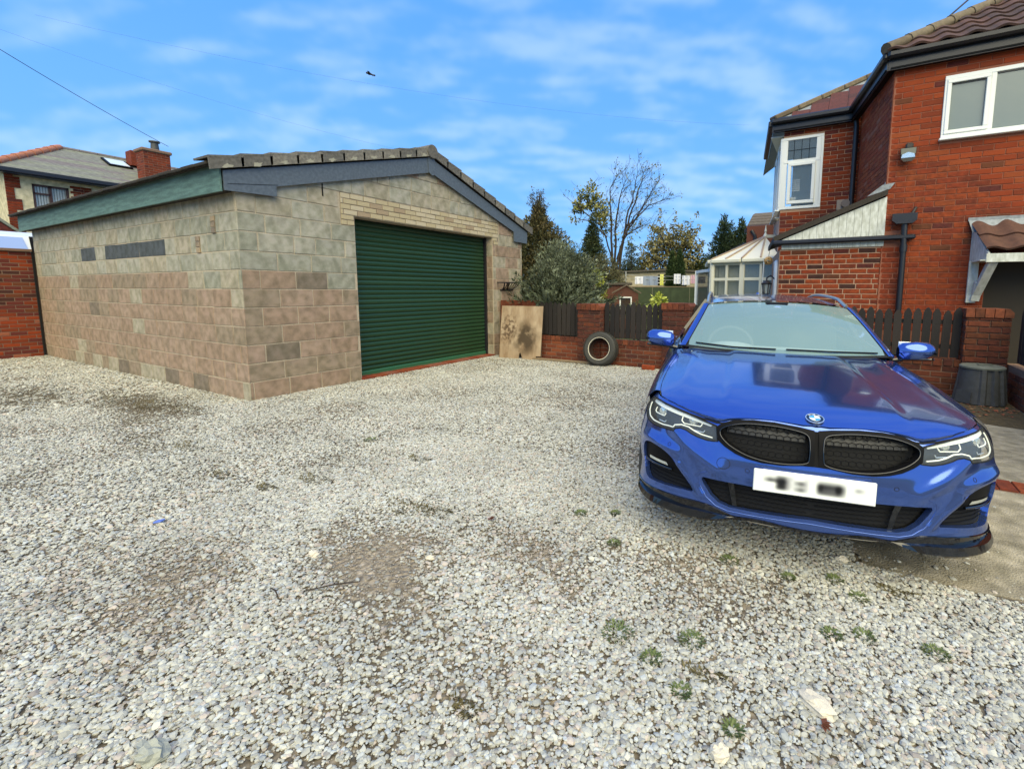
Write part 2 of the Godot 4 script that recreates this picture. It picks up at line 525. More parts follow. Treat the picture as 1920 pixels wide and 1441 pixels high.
	mat("lead", rgb(150, 156, 160), 0.55, {"tex": "blotch", "scale": t1 * 2, "bump": "bump", "bump_by": 0.2})
	mat("render_cream", rgb(236, 222, 186), 0.9, {"tex": "concrete", "scale": Vector3.ONE * 0.6, "bump": "bump_fine", "bump_by": 0.3})
	mat("render_pink", rgb(206, 160, 136), 0.9, {"tex": "concrete", "scale": Vector3.ONE * 0.8})
	mat("slate", rgb(126, 126, 116), 0.8, {"tex": "blotch", "scale": Vector3(0.9, 3.0, 0.9), "bump": "bump", "bump_by": 0.4})
	mat("slate_green", rgb(132, 134, 116), 0.8, {"tex": "blotch", "scale": Vector3(0.9, 3.0, 0.9), "bump": "bump", "bump_by": 0.4})
	mat("slate_purple", rgb(122, 114, 112), 0.8, {"tex": "blotch", "scale": Vector3(0.9, 3.0, 0.9), "bump": "bump", "bump_by": 0.4})
	mat("ridge_orange", rgb(188, 120, 88), 0.85, {"tex": "blotch", "scale": t1 * 2})
	for a in [["house_tile", 104, 76, 66], ["house_tile_warm", 116, 82, 68], ["house_tile_dull", 92, 70, 62], ["bay_tile", 112, 58, 48], ["bay_tile_dull", 94, 54, 47], ["canopy_tile", 112, 76, 60], ["canopy_tile_dull", 92, 66, 54], ["hip_tile", 148, 136, 112], ["hip_tile_dull", 128, 116, 96]]:
		mat(a[0], rgb(a[1], a[2], a[3]), 0.85, {"tex": "brick", "scale": t1 * 1.4, "bump": "bump_fine", "bump_by": 0.5, "detail": "blotch", "detail_scale": Vector3.ONE * 1.2})
	mat("brown_frame", rgb(70, 44, 36), 0.5)
	mat("pale_stained", rgb(36, 31, 29), 0.8, {"tex": "wood", "scale": Vector3(4, 0.5, 4), "bump": "bump", "bump_by": 0.3})
	mat("pale_stained_grey", rgb(48, 42, 39), 0.85, {"tex": "wood", "scale": Vector3(4, 0.5, 4), "bump": "bump", "bump_by": 0.3})
	mat("pale_stained_black", rgb(27, 24, 24), 0.8, {"tex": "wood", "scale": Vector3(4, 0.5, 4), "bump": "bump", "bump_by": 0.3})
	mat("ply", rgb(214, 186, 146), 0.8, {"tex": "grain", "scale": Vector3(1.2, 0.5, 1.2), "detail": "stain", "detail_scale": Vector3.ONE * 1.0})
	mat("ply_edge", rgb(150, 118, 84), 0.9)
	mat("plank", rgb(140, 122, 98), 0.9, {"tex": "wood", "scale": Vector3(0.5, 4, 4)})
	mat("tyre_rubber", rgb(62, 62, 58), 0.72, {"tex": "grain", "scale": Vector3.ONE * 2, "bump": "bump_fine", "bump_by": 0.4})
	mat("tyre_ring", rgb(205, 198, 180), 0.6)
	mat("tyre_inside", rgb(58, 40, 34), 0.9)
	mat("bin_plastic", rgb(76, 78, 80), 0.6, {"tex": "concrete", "scale": Vector3.ONE * 1.2, "bump": "bump_fine", "bump_by": 0.2})
	mat("bin_lid", rgb(112, 116, 108), 0.7, {"tex": "concrete", "scale": Vector3.ONE * 1.2})
	mat("shed_brown", rgb(98, 60, 46), 0.8, {"tex": "wood", "scale": Vector3(3, 0.6, 3), "bump": "bump", "bump_by": 0.3})
	mat("shed_roof", rgb(120, 108, 92), 0.9, {"tex": "grain"})
	mat("green_screen", rgb(62, 76, 50), 0.8, {"tex": "blotch", "scale": Vector3.ONE * 0.4})
	mat("outbuilding", rgb(186, 176, 152), 0.9, {"tex": "concrete", "scale": Vector3.ONE * 0.4})
	mat("felt", rgb(92, 86, 76), 0.9, {"tex": "grain"})
	mat("galvanised", rgb(160, 162, 158), 0.5)
	mat("cloth_white", rgb(226, 228, 238), 0.9)
	mat("cloth_blue", rgb(140, 152, 172), 0.9)
	mat("cloth_pink", rgb(214, 176, 190), 0.9)
	mat("cloth_dark", rgb(60, 44, 44), 0.9)
	mat("cloth_yellow", rgb(226, 226, 130), 0.9)
	mat("wicker", rgb(206, 164, 104), 0.8)
	mat("gravel_bed", Color.WHITE, 0.95, {"vertex": true, "tex": "soil", "scale": Vector3.ONE * 0.9, "bump": "pebble_bump", "bump_by": 0.9, "detail": "pebble", "detail_scale": Vector3.ONE * 2.6})
	mat("drive_concrete", rgb(184, 174, 154), 0.9, {"tex": "concrete", "scale": Vector3.ONE * 0.7, "bump": "bump_fine", "bump_by": 0.5, "detail": "blotch", "detail_scale": Vector3.ONE * 0.3})
	mat("dirt", rgb(166, 148, 122), 0.97, {"tex": "soil", "scale": Vector3.ONE * 1.3, "bump": "bump", "bump_by": 0.7})
	mat("mossy_soil", rgb(112, 98, 70), 0.97, {"tex": "soil", "scale": Vector3.ONE * 1.6, "bump": "bump", "bump_by": 0.9, "detail": "blotch", "detail_scale": Vector3.ONE * 1.1})
	mat("lawn", rgb(92, 104, 58), 0.95, {"tex": "soil", "scale": Vector3.ONE * 0.7})
	mat("bark", rgb(66, 56, 47), 0.9, {"tex": "soil", "scale": Vector3.ONE * 1.5})
	mat("leaf", Color.WHITE, 0.62, {"vertex": true, "back": Color(0.16, 0.18, 0.06), "spec": 0.35})
	mat("stone", Color.WHITE, 0.86, {"vertex": true, "tex": "fine", "scale": Vector3.ONE * 6.0, "spec": 0.3})
	mat("pale_stone", rgb(226, 216, 196), 0.85, {"tex": "grain", "scale": Vector3.ONE * 4})
	mat("grey_stone", rgb(170, 172, 160), 0.9, {"tex": "grain", "scale": Vector3.ONE * 4})
	mat("blue_scrap", rgb(96, 120, 196), 0.5)
	mat("cable", rgb(52, 54, 60), 0.6)
	mat("bird_black", rgb(36, 34, 34), 0.8)
	# the car
	mat("car_blue", rgb(80, 108, 180), 0.12, {"metal": 0.82, "spec": 0.5, "coat": 0.45, "coat_rough": 0.02})
	mat("gloss_black", rgb(14, 14, 16), 0.12, {"coat": 0.6})
	mat("satin_black", rgb(20, 20, 22), 0.45, {"spec": 0.2})
	mat("kidney_grey", rgb(20, 20, 22), 0.4, {"spec": 0.16})
	mat("seam_black", rgb(8, 8, 10), 0.8)
	mat("lamp_chrome", rgb(224, 230, 226), 0.16, {"metal": 0.75})
	mat("lamp_white", rgb(236, 240, 228), 0.25)
	mat("lamp_dark", rgb(34, 38, 37), 0.35)
	mat("lamp_glass", rgb(235, 240, 238), 0.03, {"alpha": 0.05, "spec": 0.4})
	mat("screen_glass", rgb(172, 206, 202), 0.02, {"alpha": 0.39, "spec": 1.0})
	mat("tinted_glass", rgb(20, 26, 28), 0.04, {"alpha": 0.75, "spec": 0.6})
	mat("satin_rail", rgb(190, 184, 172), 0.28, {"metal": 0.8})
	mat("dash_grey", rgb(150, 160, 154), 0.7)
	mat("seat_dark", rgb(70, 74, 72), 0.8)
	mat("wheel_alloy", rgb(120, 122, 126), 0.3, {"metal": 0.8})
	mat("plate_white", rgb(236, 238, 232), 0.4)
	mat("badge_white", rgb(232, 236, 240), 0.25)
	mat("badge_blue", rgb(70, 150, 214), 0.25)


# ---------------------------------------------------------------- ground
func sheet(called: String, poly: PackedVector2Array, y: float, mt: Material) -> MeshInstance3D:
	var mb := MB.new()
	var t := Geometry2D.triangulate_polygon(poly)
	for i in range(0, t.size(), 3):
		mb.tri(Vector3(poly[t[i]].x, y, poly[t[i]].y), Vector3(poly[t[i + 1]].x, y, poly[t[i + 1]].y), Vector3(poly[t[i + 2]].x, y, poly[t[i + 2]].y), UP)
	var o := part(self, called, mb, mt)
	o.set_meta("kind", "structure")
	return o


func ragged(c: Vector2, r: Vector2, turn: float, sd: int, k := 26, rough := 0.3) -> PackedVector2Array:
	var f := FastNoiseLite.new(); f.seed = sd; f.frequency = 0.8
	var p := PackedVector2Array()
	for i in k:
		var a := TAU * i / k
		var d := Vector2(cos(a), sin(a))
		p.append(c + (d * r * (1.0 + rough * 2.0 * f.get_noise_2dv(d * 1.6))).rotated(turn))
	return p


var dirt_spots := [[Vector2(-2.0, -1.5), Vector2(0.46, 0.30), 0.5, 1.0, 0], [Vector2(-1.4, -1.95), Vector2(0.42, 0.22), 0.4, 0.75, 0], [Vector2(-2.7, -0.95), Vector2(0.6, 0.3), 0.6, 0.7, 0], [Vector2(-3.3, -0.75), Vector2(0.5, 0.3), 0.6, 0.5, 0], [Vector2(-7.4, -2.3), Vector2(1.5, 0.36), 0.1, 1.0, 1], [Vector2(-9.3, -1.75), Vector2(1.1, 0.4), 0.0, 0.9, 1], [Vector2(-5.6, -1.7), Vector2(0.6, 0.22), 0.2, 0.6, 1], [Vector2(-1.0, -1.3), Vector2(0.35, 0.25), 0.0, 0.35, 0], [Vector2(-0.55, -2.3), Vector2(0.3, 0.2), 0.2, 0.4, 0], [Vector2(-1.75, -2.05), Vector2(0.3, 0.12), 0.3, 0.6, 1]]     # centre, size, turn, how bare, mossy


func ground() -> void:
	var far := 420.0
	sheet("lawn_ground", PackedVector2Array([Vector2(-far, -far), Vector2(far, -far), Vector2(far, far), Vector2(-far, far)]), -0.012, m.lawn)
	gravel_bed()
	sheet("soil_strip", PackedVector2Array([Vector2(0.5, -6.3), Vector2(1.0, -6.55), Vector2(1.95, -6.35), Vector2(1.97, -8.0), Vector2(-2.1, -8.0), Vector2(-2.0, -7.7), Vector2(-0.4, -7.5)]), 0.010, m.mossy_soil)
	# the concrete hard standing at the right, with a worn edge under the car
	var edge := PackedVector2Array()
	var f := FastNoiseLite.new(); f.seed = 5; f.frequency = 1.6
	for p in [Vector2(6.9, -2.3), Vector2(2.0, -2.62), Vector2(1.3, -2.74), Vector2(0.9, -2.8), Vector2(0.6, -2.74), Vector2(0.4, -2.70), Vector2(0.2, -2.76), Vector2(0.12, -2.98), Vector2(0.1, -3.6), Vector2(0.2, -4.6), Vector2(0.26, -5.6), Vector2(0.3, -6.6), Vector2(1.0, -6.9), Vector2(1.96, -6.8), Vector2(6.9, -6.8)]:
		edge.append(p)
	var fine := PackedVector2Array()
	for i in edge.size() - 1:
		for k in 6:
			var q := edge[i].lerp(edge[i + 1], k / 6.0)
			if q.x < 1.95: q += Vector2(f.get_noise_2dv(q * 3.0), f.get_noise_2dv(q * 3.0 + Vector2(9, 3))) * 0.06
			fine.append(q)
	fine.append(edge[edge.size() - 1])
	var mb := MB.new()
	mb.prism(fine, Vector3(0, -0.03, 0), Vector3.RIGHT, Vector3.BACK, UP * 0.036)
	var slab := part(self, "concrete_drive", mb, m.drive_concrete); slab.set_meta("kind", "structure")
	# a band of red pavers across the concrete
	var band := part(self, "paver_band", _slab_at(Vector3(1.3, 0.004, -4.42), Vector3(1.3, 0.008, 0.24)), m.mortar_dark)
	band.set_meta("kind", "structure")
	for i in 12:
		var b := MeshInstance3D.new()
		b.mesh = brick_mesh(0.1, 0.215, i % 3, 0.014); b.material_override = pick(["brick_dull", "brick_light", "brick_red", "brick_pale"], [3, 2, 2, 1]); b.name = "paver"
		b.transform = Transform3D(Basis(Vector3.RIGHT, Vector3.FORWARD, UP), Vector3(0.72 + i * 0.107, 0.006, -4.42))
		band.add_child(b, true)


# how bare the earth is at a point: x = worn earth, y = mossy earth
func bareness(p: Vector2, f: FastNoiseLite) -> Vector2:
	var out := Vector2.ZERO
	for i in dirt_spots.size():
		var d: Array = dirt_spots[i]
		var q: Vector2 = (p - d[0]).rotated(-d[2]) / d[1]
		var v := clampf(1.25 - q.length() * 0.95 + 0.75 * f.get_noise_2dv(p * 5.0) + 0.35 * f.get_noise_2dv(p * 19.0), 0.0, 1.0) * float(d[3])
		if d[4] > 0: out.y = maxf(out.y, v)
		else: out.x = maxf(out.x, v)
	return out


func gravel_bed() -> void:
	var f := FastNoiseLite.new(); f.seed = 3; f.frequency = 0.55; f.fractal_octaves = 4
	var mb := MB.new()
	var base := Color(0.54, 0.46, 0.35); var dirt := Color(0.92, 0.78, 0.60); var moss := Color(0.26, 0.21, 0.11)
	var col := func(p: Vector2) -> Color:
		var b := bareness(p, f)
		return (base * (1.0 + 0.25 * f.get_noise_2dv(p * 2.3))).lerp(dirt, b.x).lerp(moss, b.y)
	var xs := []; var zs := []
	var x := -14.6
	while x < 2.4: xs.append(x); x += 0.09 if x > -10.6 else 0.2
	xs.append(7.0)
	var z := -8.2
	while z < 0.3: zs.append(z); z += 0.09 if z > -3.2 else 0.3
	zs.append(9.0)
	var grid := []
	for i in xs.size():
		var row := []
		for j in zs.size(): row.append(col.call(Vector2(xs[i], zs[j])))
		grid.append(row)
	for i in xs.size() - 1:
		for j in zs.size() - 1:
			var A := Vector3(xs[i], 0, zs[j]); var B := Vector3(xs[i + 1], 0, zs[j]); var C := Vector3(xs[i + 1], 0, zs[j + 1]); var D := Vector3(xs[i], 0, zs[j + 1])
			mb.v.append_array([A, B, C, A, C, D]); mb.n.append_array([UP, UP, UP, UP, UP, UP])
			mb.c.append_array([grid[i][j], grid[i + 1][j], grid[i + 1][j + 1], grid[i][j], grid[i + 1][j + 1], grid[i][j + 1]])
	part(self, "gravel_ground", mb, m.gravel_bed, "structure")


func _slab_at(c: Vector3, s: Vector3) -> MB:
	var mb := MB.new(); mb.box(c, s); return mb


# about 100 000 stones, thicker near the camera; thin where the earth shows
func gravel_stones() -> void:
	var f := FastNoiseLite.new(); f.seed = 3; f.frequency = 0.55; f.fractal_octaves = 4
	var lists: Array = [[], [], [], []]
	var colors: Array = [[], [], [], []]
	var r := RandomNumberGenerator.new(); r.seed = 77
	var bare_grid := []
	for i in 284:
		var row := []
		for j in 142: row.append(bareness(Vector2(-14.6 + i * 0.06, -8.2 + j * 0.06), f))
		bare_grid.append(row)
	var zones := [[Rect2(-3.6, -3.3, 5.3, 3.2), 11500.0, 0.58], [Rect2(-8.0, -8.1, 9.0, 8.0), 5600.0, 0.62], [Rect2(-14.5, -3.1, 8.2, 5.2), 2200.0, 0.85]]
	for z in zones:
		var rect: Rect2 = z[0]
		var n := int(rect.get_area() * z[1])
		for i in n:
			var p := Vector2(r.randf_range(rect.position.x, rect.end.x), r.randf_range(rect.position.y, rect.end.y))
			if z[1] == 5600.0 and (zones[0][0].has_point(p) or p.x < -8.0): continue
			if z[1] == 2200.0 and p.x > -8.0 and p.y < -0.1: continue
			if p.x < -6.42 and p.y < -3.04: continue                     # the garage stands here
			if p.y < -8.02: continue
			if p.x > 0.16 and p.y < -2.74 and r.randf() > 0.012: continue   # concrete
			# outside what the camera or a step to its side could see
			var to := p.rotated(0.0)
			var fw := Vector2(-0.494, -0.869); var dist := to.dot(fw)
			if dist < 0.3: continue
			if absf(to.dot(Vector2(0.869, -0.494))) > dist * 1.5 + 1.5: continue
			var keep := 1.0
			var bare: Vector2 = bare_grid[clampi(int((p.x + 14.6) / 0.06), 0, 283)][clampi(int((p.y + 8.2) / 0.06), 0, 141)]
			keep = 1.0 - 0.95 * maxf(bare.x, bare.y)
			keep *= clampf(0.95 + 1.3 * f.get_noise_2dv(p), 0.42, 1.0)
			var chip := false      # fines and grit where the larger stones are gone
			if r.randf() > keep:
				if r.randf() > 0.75: continue
				chip = true
			var s: float = r.randf_range(0.6, 1.3) * z[2]
			if chip: s *= r.randf_range(0.22, 0.5)
			if r.randf() < 0.05 and not chip: s *= 1.6
			if r.randf() < 0.35: s *= 0.55
			var b := Basis.from_euler(Vector3(r.randf_range(-0.36, 0.36), r.randf() * TAU, r.randf_range(-0.36, 0.36))).scaled(Vector3.ONE * s)
			var k := r.randi() % 4
			lists[k].append(Transform3D(b, Vector3(p.x, 0.002 + r.randf() * 0.009, p.y)))
			var g := r.randf_range(0.41, 0.68)
			g *= 1.0 + 0.16 * f.get_noise_2dv(p * 2.3) - 0.22 * maxf(bare.x, bare.y)
			var warm := r.randf() - 0.14 * f.get_noise_2dv(p * 1.4) - 0.3 * bare.x
			var c := Color(g, g * 0.985, g * 0.86)
			if warm < 0.12: c = Color(g * 0.98, g * 0.86, g * 0.74)
			elif warm < 0.3: c = Color(g * 0.93, g * 0.97, g * 0.95)
			elif warm < 0.36: c = Color(g * 0.6, g * 0.58, g * 0.54)
			if chip: c = c.lerp(Color(0.42, 0.34, 0.24), 0.45)
			colors[k].append(c)
	for k in 4:
		var mm := MultiMesh.new()
		mm.transform_format = MultiMesh.TRANSFORM_3D; mm.use_colors = true
		mm.mesh = blob(Vector3(0.0178, 0.0078, 0.0132), 6, 4, 0.75, k * 13 + 2).mesh()
		mm.instance_count = lists[k].size()
		for i in lists[k].size():
			mm.set_instance_transform(i, lists[k][i]); mm.set_instance_color(i, colors[k][i])
		var o := MultiMeshInstance3D.new()
		o.multimesh = mm; o.material_override = m.stone; o.name = numbered("gravel")
		tag(o, "pale grey crushed limestone gravel covering the yard", "gravel", "", "stuff")
		add_child(o)


# ---------------------------------------------------------------- the block garage
func garage() -> void:
	var t := thing("block_garage", "detached concrete block garage with dark green roller door and shallow tiled roof", "garage", Vector3(-6.4, 0, -6.0))
	var X := -6.403; var Z := -3.03; var back := -14.5; var zr := -8.95
	var h := 0.2365
	# core of the walls in mortar colour, a little behind the block faces
	var front := PackedVector2Array([Vector2(0, 0), Vector2(5.92, 0), Vector2(5.92, 2.68), Vector2(3.13, 3.58), Vector2(0, 2.72)])
	var door := Rect2(1.61, -0.01, 3.255, 2.525)
	var mb := MB.new()
	wall_with_holes(mb, front, [door], Vector3(X - 0.012, 0, Z - 0.012), Vector3.FORWARD, Vector3(-0.215, 0, 0))
	mb.box(Vector3((X + back) / 2 - 0.11, 1.36, Z - 0.012 - 0.1), Vector3(X - back - 0.22, 2.72, 0.2))
	mb.box(Vector3(back + 0.1, 1.36, (Z + zr) / 2 - 0.1), Vector3(0.2, 2.72, 5.7))
	mb.box(Vector3((X + back) / 2, 1.36, zr + 0.1), Vector3(X - back - 0.4, 2.72, 0.2))
	var wall := part(t, "block_wall", mb, m.block_mortar)
	# the side wall that faces the yard
	var side_pick := func(p: Array, at: Vector3) -> StandardMaterial3D:
		var row: int = p[4]
		if row == 8 and ((at.x > -11.85 and at.x < -11.2) or (at.x > -10.8 and at.x < -8.65)): return m.block_slate
		if row >= 7: return pick(["block_pale", "block_green", "block_sand"], [5, 2, 2.5])
		if row == 6 and at.x > -7.6: return pick(["block_green", "block_sand"], [1, 1])
		if row <= 0: return pick(["block_dun", "block_pink", "block_sand", "block_dark"], [2, 2, 2, 1])
		return pick(["block_brown", "block_pink", "block_dun", "block_sand", "block_dark"], [5, 5, 1.6, 0.6, 0.25])
	var left := X - back
	var blocks := MB.new()
	lay(wall, "concrete_block", Vector3(back, 0, Z - 0.012), Vector3.RIGHT, Vector3.BACK, courses(0, left, 0, 2.60, 0.452, h, 0.011, [], 0.1, 0.12), side_pick, 185, blocks, 0.007, 0.006)
	# small bricks let in at two course ends near the corner
	for e in [[-6.98, 2.23, 3], [-7.42, 2.0, 3]]:
		for i in e[2]:
			var b := MeshInstance3D.new(); b.mesh = brick_mesh(0.1, 0.066, i, 0.016); b.material_override = pick(["cream_brick_dull", "block_dark", "block_dun"], [1, 1, 1]); b.name = "brick"
			b.transform = Transform3D(Basis(), Vector3(e[0], e[1] - 0.07 + i * 0.074, Z - 0.008)); wall.add_child(b, true)
	# the front wall: blocks cut to the gable, none where the door and its brick lintel are
	var gable := PackedVector2Array([Vector2(0, -0.1), Vector2(5.92, -0.1), Vector2(5.92, 2.66), Vector2(3.13, 3.56), Vector2(0, 2.70)])
	var lintel := Rect2(1.38, 2.515, 3.67, 0.323)
	var stub_l := Rect2(1.38, 2.366, 0.23, 0.2); var stub_r := Rect2(4.865, 2.366, 0.185, 0.2)
	var full := []
	for p in courses(0, 5.92, 0, 3.56, 0.452, h, 0.011, [door, lintel, stub_l, stub_r], 0.22, 0.1):
		var rect := PackedVector2Array([Vector2(p[0], p[2]), Vector2(p[1], p[2]), Vector2(p[1], p[3]), Vector2(p[0], p[3])])
		var area: float = (p[1] - p[0]) * (p[3] - p[2])
		for q in Geometry2D.intersect_polygons(rect, gable):
			var got := 0.0
			for i in q.size(): got += q[i].cross(q[(i + 1) % q.size()]) / 2
			if absf(got) > area * 0.995: full.append(p)
			elif absf(got) > 0.004:
				var cut := MB.new(); cut.prism(q, Vector3(X - 0.02, 0, Z - 0.012), Vector3.FORWARD, UP, Vector3(0.02, 0, 0))
				part(wall, "concrete_block", cut, pick(["block_pale", "block_sand", "block_pink"], [2, 3, 1]))
	var front_pick := func(p: Array, at: Vector3) -> StandardMaterial3D:
		var row: int = p[4]
		if at.z < -7.8: return pick(["block_sand", "block_pink", "block_brown"], [3, 2, 1])
		if row >= 10: return pick(["block_sand", "block_pale"], [3, 2])
		if row >= 7: return pick(["block_green", "block_pale"], [3, 3])
		if row == 6 and at.z < -4.1: return m.block_green
		if row == 4 and at.z < -4.45: return m.block_pale
		return pick(["block_brown", "block_dun", "block_dark", "block_pink"], [5, 4, 0.8, 2])
	lay(wall, "concrete_block", Vector3(X - 0.012, 0, Z - 0.012), Vector3.FORWARD, Vector3.RIGHT, full, front_pick, 92, blocks, 0.007, 0.006)
	part(wall, "blockwork", blocks, m.block_any, "stuff")
	# cream bricks over the door
	var cream := func(_p: Array, _at: Vector3) -> StandardMaterial3D: return pick(["cream_brick", "cream_brick_pale", "cream_brick_dull"], [4, 3, 1])
	var bp := courses(1.385, 5.045, 2.52, 2.836, 0.228, 0.0785, 0.011, [], 0.05)
	bp.append_array(courses(1.385, 1.606, 2.368, 2.52, 0.228, 0.0765, 0.011, [], 0.1))
	bp.append_array(courses(4.87, 5.045, 2.368, 2.52, 0.228, 0.0765, 0.011, [], 0.03))
	var lm := MB.new(); lm.box(Vector3(X - 0.011, 2.678, Z - 0.012 - 3.215), Vector3(0.004, 0.316, 3.66)); lm.box(Vector3(X - 0.011, 2.44, Z - 1.508), Vector3(0.004, 0.15, 0.22)); lm.box(Vector3(X - 0.011, 2.44, Z - 4.97), Vector3(0.004, 0.15, 0.17)); part(wall, "lintel_mortar", lm, m.block_dark)
	lay(wall, "brick", Vector3(X - 0.009, 0, Z - 0.012), Vector3.FORWARD, Vector3.RIGHT, bp, cream, 200)
	# jamb at the right of the door, in blocks
	for i in 10:
		var b := MeshInstance3D.new(); b.mesh = brick_mesh(0.2, h - 0.012, i % 3); b.material_override = pick(["block_sand", "block_dun", "block_brown"], [2, 1, 1]); b.name = "concrete_block"
		b.transform = Transform3D(Basis(Vector3.RIGHT, UP, Vector3.BACK), Vector3(X - 0.122, 0.12 + i * h, Z - 4.878)); wall.add_child(b, true)
	# roller door: every slat its own piece, bulging outward
	var dx := X - 0.235
	var frame := MB.new()
	frame.box(Vector3(dx - 0.02, 1.26, -6.27), Vector3(0.02, 2.5, 3.3))
	var roller := part(t, "roller_door", frame, m.door_green)
	var slat := MB.new()
	var pts: Array = []
	for i in 7:
		var a := PI * i / 6
		pts.append(Vector2(0.016 * pow(sin(a), 0.7), -0.0375 + 0.075 * i / 6))
	for i in 6:
		var p: Vector2 = pts[i]; var q: Vector2 = pts[i + 1]
		var np := Vector3(1, (p.y) * 26, 0).normalized(); var nq := Vector3(1, (q.y) * 26, 0).normalized()
		var A := Vector3(p.x, p.y, -1.627); var B := Vector3(p.x, p.y, 1.627); var C := Vector3(q.x, q.y, 1.627); var D := Vector3(q.x, q.y, -1.627)
		slat.put(A, B, C, np, np, nq); slat.put(A, C, D, np, nq, nq)
	var slat_mesh := slat.mesh()
	for i in 31:
		var s := MeshInstance3D.new(); s.mesh = slat_mesh; s.material_override = pick(["door_green", "door_green_worn", "door_green_deep"], [4, 1, 1]); s.name = "slat"
		s.position = Vector3(dx, 0.135 + i * 0.0775, -6.27) ; roller.add_child(s, true)
	var bottom := MB.new(); bottom.box(Vector3(dx + 0.012, 0.062, -6.27), Vector3(0.05, 0.085, 3.25), Basis(), 0.012)
	part(roller, "bottom_rail", bottom, m.door_green_pale)
	for z in [Z - 1.63, Z - 4.85]:
		var g := MB.new(); g.box(Vector3(dx + 0.03, 1.26, z), Vector3(0.07, 2.5, 0.05)); part(roller, "guide_rail", g, m.black_plastic)
	# threshold of red bricks laid on edge, at ground level
	for i in 14:
		var b := MeshInstance3D.new(); b.mesh = brick_mesh(0.225, 0.2, i % 3, 0.03); b.material_override = pick(["brick_pale", "brick_light", "brick_red"], [2, 3, 1]); b.name = "threshold_brick"
		b.transform = Transform3D(Basis(Vector3.FORWARD, Vector3.LEFT, UP), Vector3(X - 0.10, 0.004 + rng.randf() * 0.006, -4.76 - i * 0.236)); b.position -= t.position; t.add_child(b, true)
	# boards: teal eaves fascia, grey barge boards
	for s in [[-14.55, -11.0], [-10.995, -6.372]]:
		var f := MB.new(); f.box(Vector3((s[0] + s[1]) / 2, 2.715, -2.885), Vector3(s[1] - s[0], 0.31, 0.024), Basis(), 0.003)
		part(t, "eaves_board", f, m.teal_paint)
	var soffit := MB.new(); soffit.box(Vector3(-10.5, 2.585, -2.96), Vector3(8.1, 0.012, 0.13)); part(t, "soffit", soffit, m.roof_dark)
	var bx := X + 0.035
	var lb := PackedVector2Array([Vector2(2.905, 2.575), Vector2(3.50, 2.60), Vector2(3.50, 2.725), Vector2(6.155, 3.46), Vector2(6.155, 3.71), Vector2(2.905, 2.80)])
	var rb := PackedVector2Array([Vector2(6.165, 3.71), Vector2(6.165, 3.46), Vector2(8.58, 2.70), Vector2(8.58, 2.495), Vector2(9.07, 2.485), Vector2(9.09, 2.74)])
	for b in [lb, rb]:
		var g := MB.new(); g.prism(b, Vector3(bx, 0, 0), Vector3.FORWARD, UP, Vector3(0.025, 0, 0)); part(t, "barge_board", g, m.grey_board)
	var cover := MB.new(); cover.prism(PackedVector2Array([Vector2(6.09, 3.70), Vector2(6.10, 3.46), Vector2(6.18, 3.41), Vector2(6.25, 3.45), Vector2(6.25, 3.69), Vector2(6.17, 3.74)]), Vector3(bx + 0.026, 0, 0), Vector3.FORWARD, UP, Vector3(0.012, 0, 0))
	part(t, "apex_cover", cover, m.grey_board)
	var joint := MB.new(); joint.bar(Vector3(bx + 0.028, 2.655, -2.94), Vector3(bx + 0.028, 2.745, -3.52), 0.003, 0.004); part(t, "board_joint", joint, m.black_void)
	# roof: two slopes of slab with verge tiles along the front and tile ends along the eaves
	var apex := Vector2(6.17, 3.79); var eave_l := Vector2(2.79, 2.84); var eave_r := Vector2(9.2, 2.77)
	for s in [[eave_l, apex], [apex, eave_r]]:
		var a: Vector2 = s[0]; var b: Vector2 = s[1]
		var r := MB.new()
		r.prism(PackedVector2Array([a, b, b + Vector2(0, 0.045), a + Vector2(0, 0.045)]), Vector3(bx - 0.01, 0, 0), Vector3.FORWARD, UP, Vector3(-8.25, 0, 0))
		part(t, "roof_slope", r, m.roof_dark)
	for s in [[eave_l, apex, 10], [eave_r, apex, 9]]:
		var a: Vector2 = s[0]; var b: Vector2 = s[1]
		var k: int = s[2]
		var d := (b - a) / k
		var dn := d.normalized()
		var up2 := Vector2(-dn.y, dn.x) if dn.x > 0 else Vector2(dn.y, -dn.x)
		for i in k:
			var o := a + d * i
			var lift := 0.028
			var g := MB.new()
			# top of the tile (slightly steeper, so that each laps over the one below), then the face that hangs over the barge board
			var p0 := o + up2 * (0.05 + lift) - d * 0.06; var p1 := o + d * 1.02 + up2 * 0.052
			g.prism(PackedVector2Array([p0, p1, p1 + up2 * 0.022, p0 + up2 * 0.022]), Vector3(bx + 0.07, 0, 0), Vector3.FORWARD, UP, Vector3(-0.36, 0, 0))
			g.prism(PackedVector2Array([p0 + up2 * 0.010, p1 + up2 * 0.010, p1 - Vector2(0, 0.105) - d * 0.01, p0 - Vector2(0, 0.135) + d * 0.02]), Vector3(bx + 0.046, 0, 0), Vector3.FORWARD, UP, Vector3(0.022, 0, 0))
			var tl := part(t, "verge_tile", g, pick(["tile_grey", "tile_grey_pale"], [2, 1]))
			var l := MB.new()
			var q := o + d * 0.42 - Vector2(0, 0.028)
			l.prism(ragged(q, Vector2(0.055, 0.022), 0.28, i * 5 + k, 14, 0.55), Vector3(bx + 0.0685, 0, 0), Vector3.FORWARD, UP, Vector3(0.0018, 0, 0))
			if dn.x > 0: part(tl, "lichen_patch", l, m.lichen)
	var ridge := MB.new()
	ridge.lathe(PackedVector2Array([Vector2(0.0, 0.0), Vector2(0.115, 0.0), Vector2(0.115, 0.45), Vector2(0.0, 0.45)]), Vector3(bx + 0.08, 3.81, -6.17), Vector3.LEFT, 14)
	part(t, "ridge_tile", ridge, m.tile_grey)
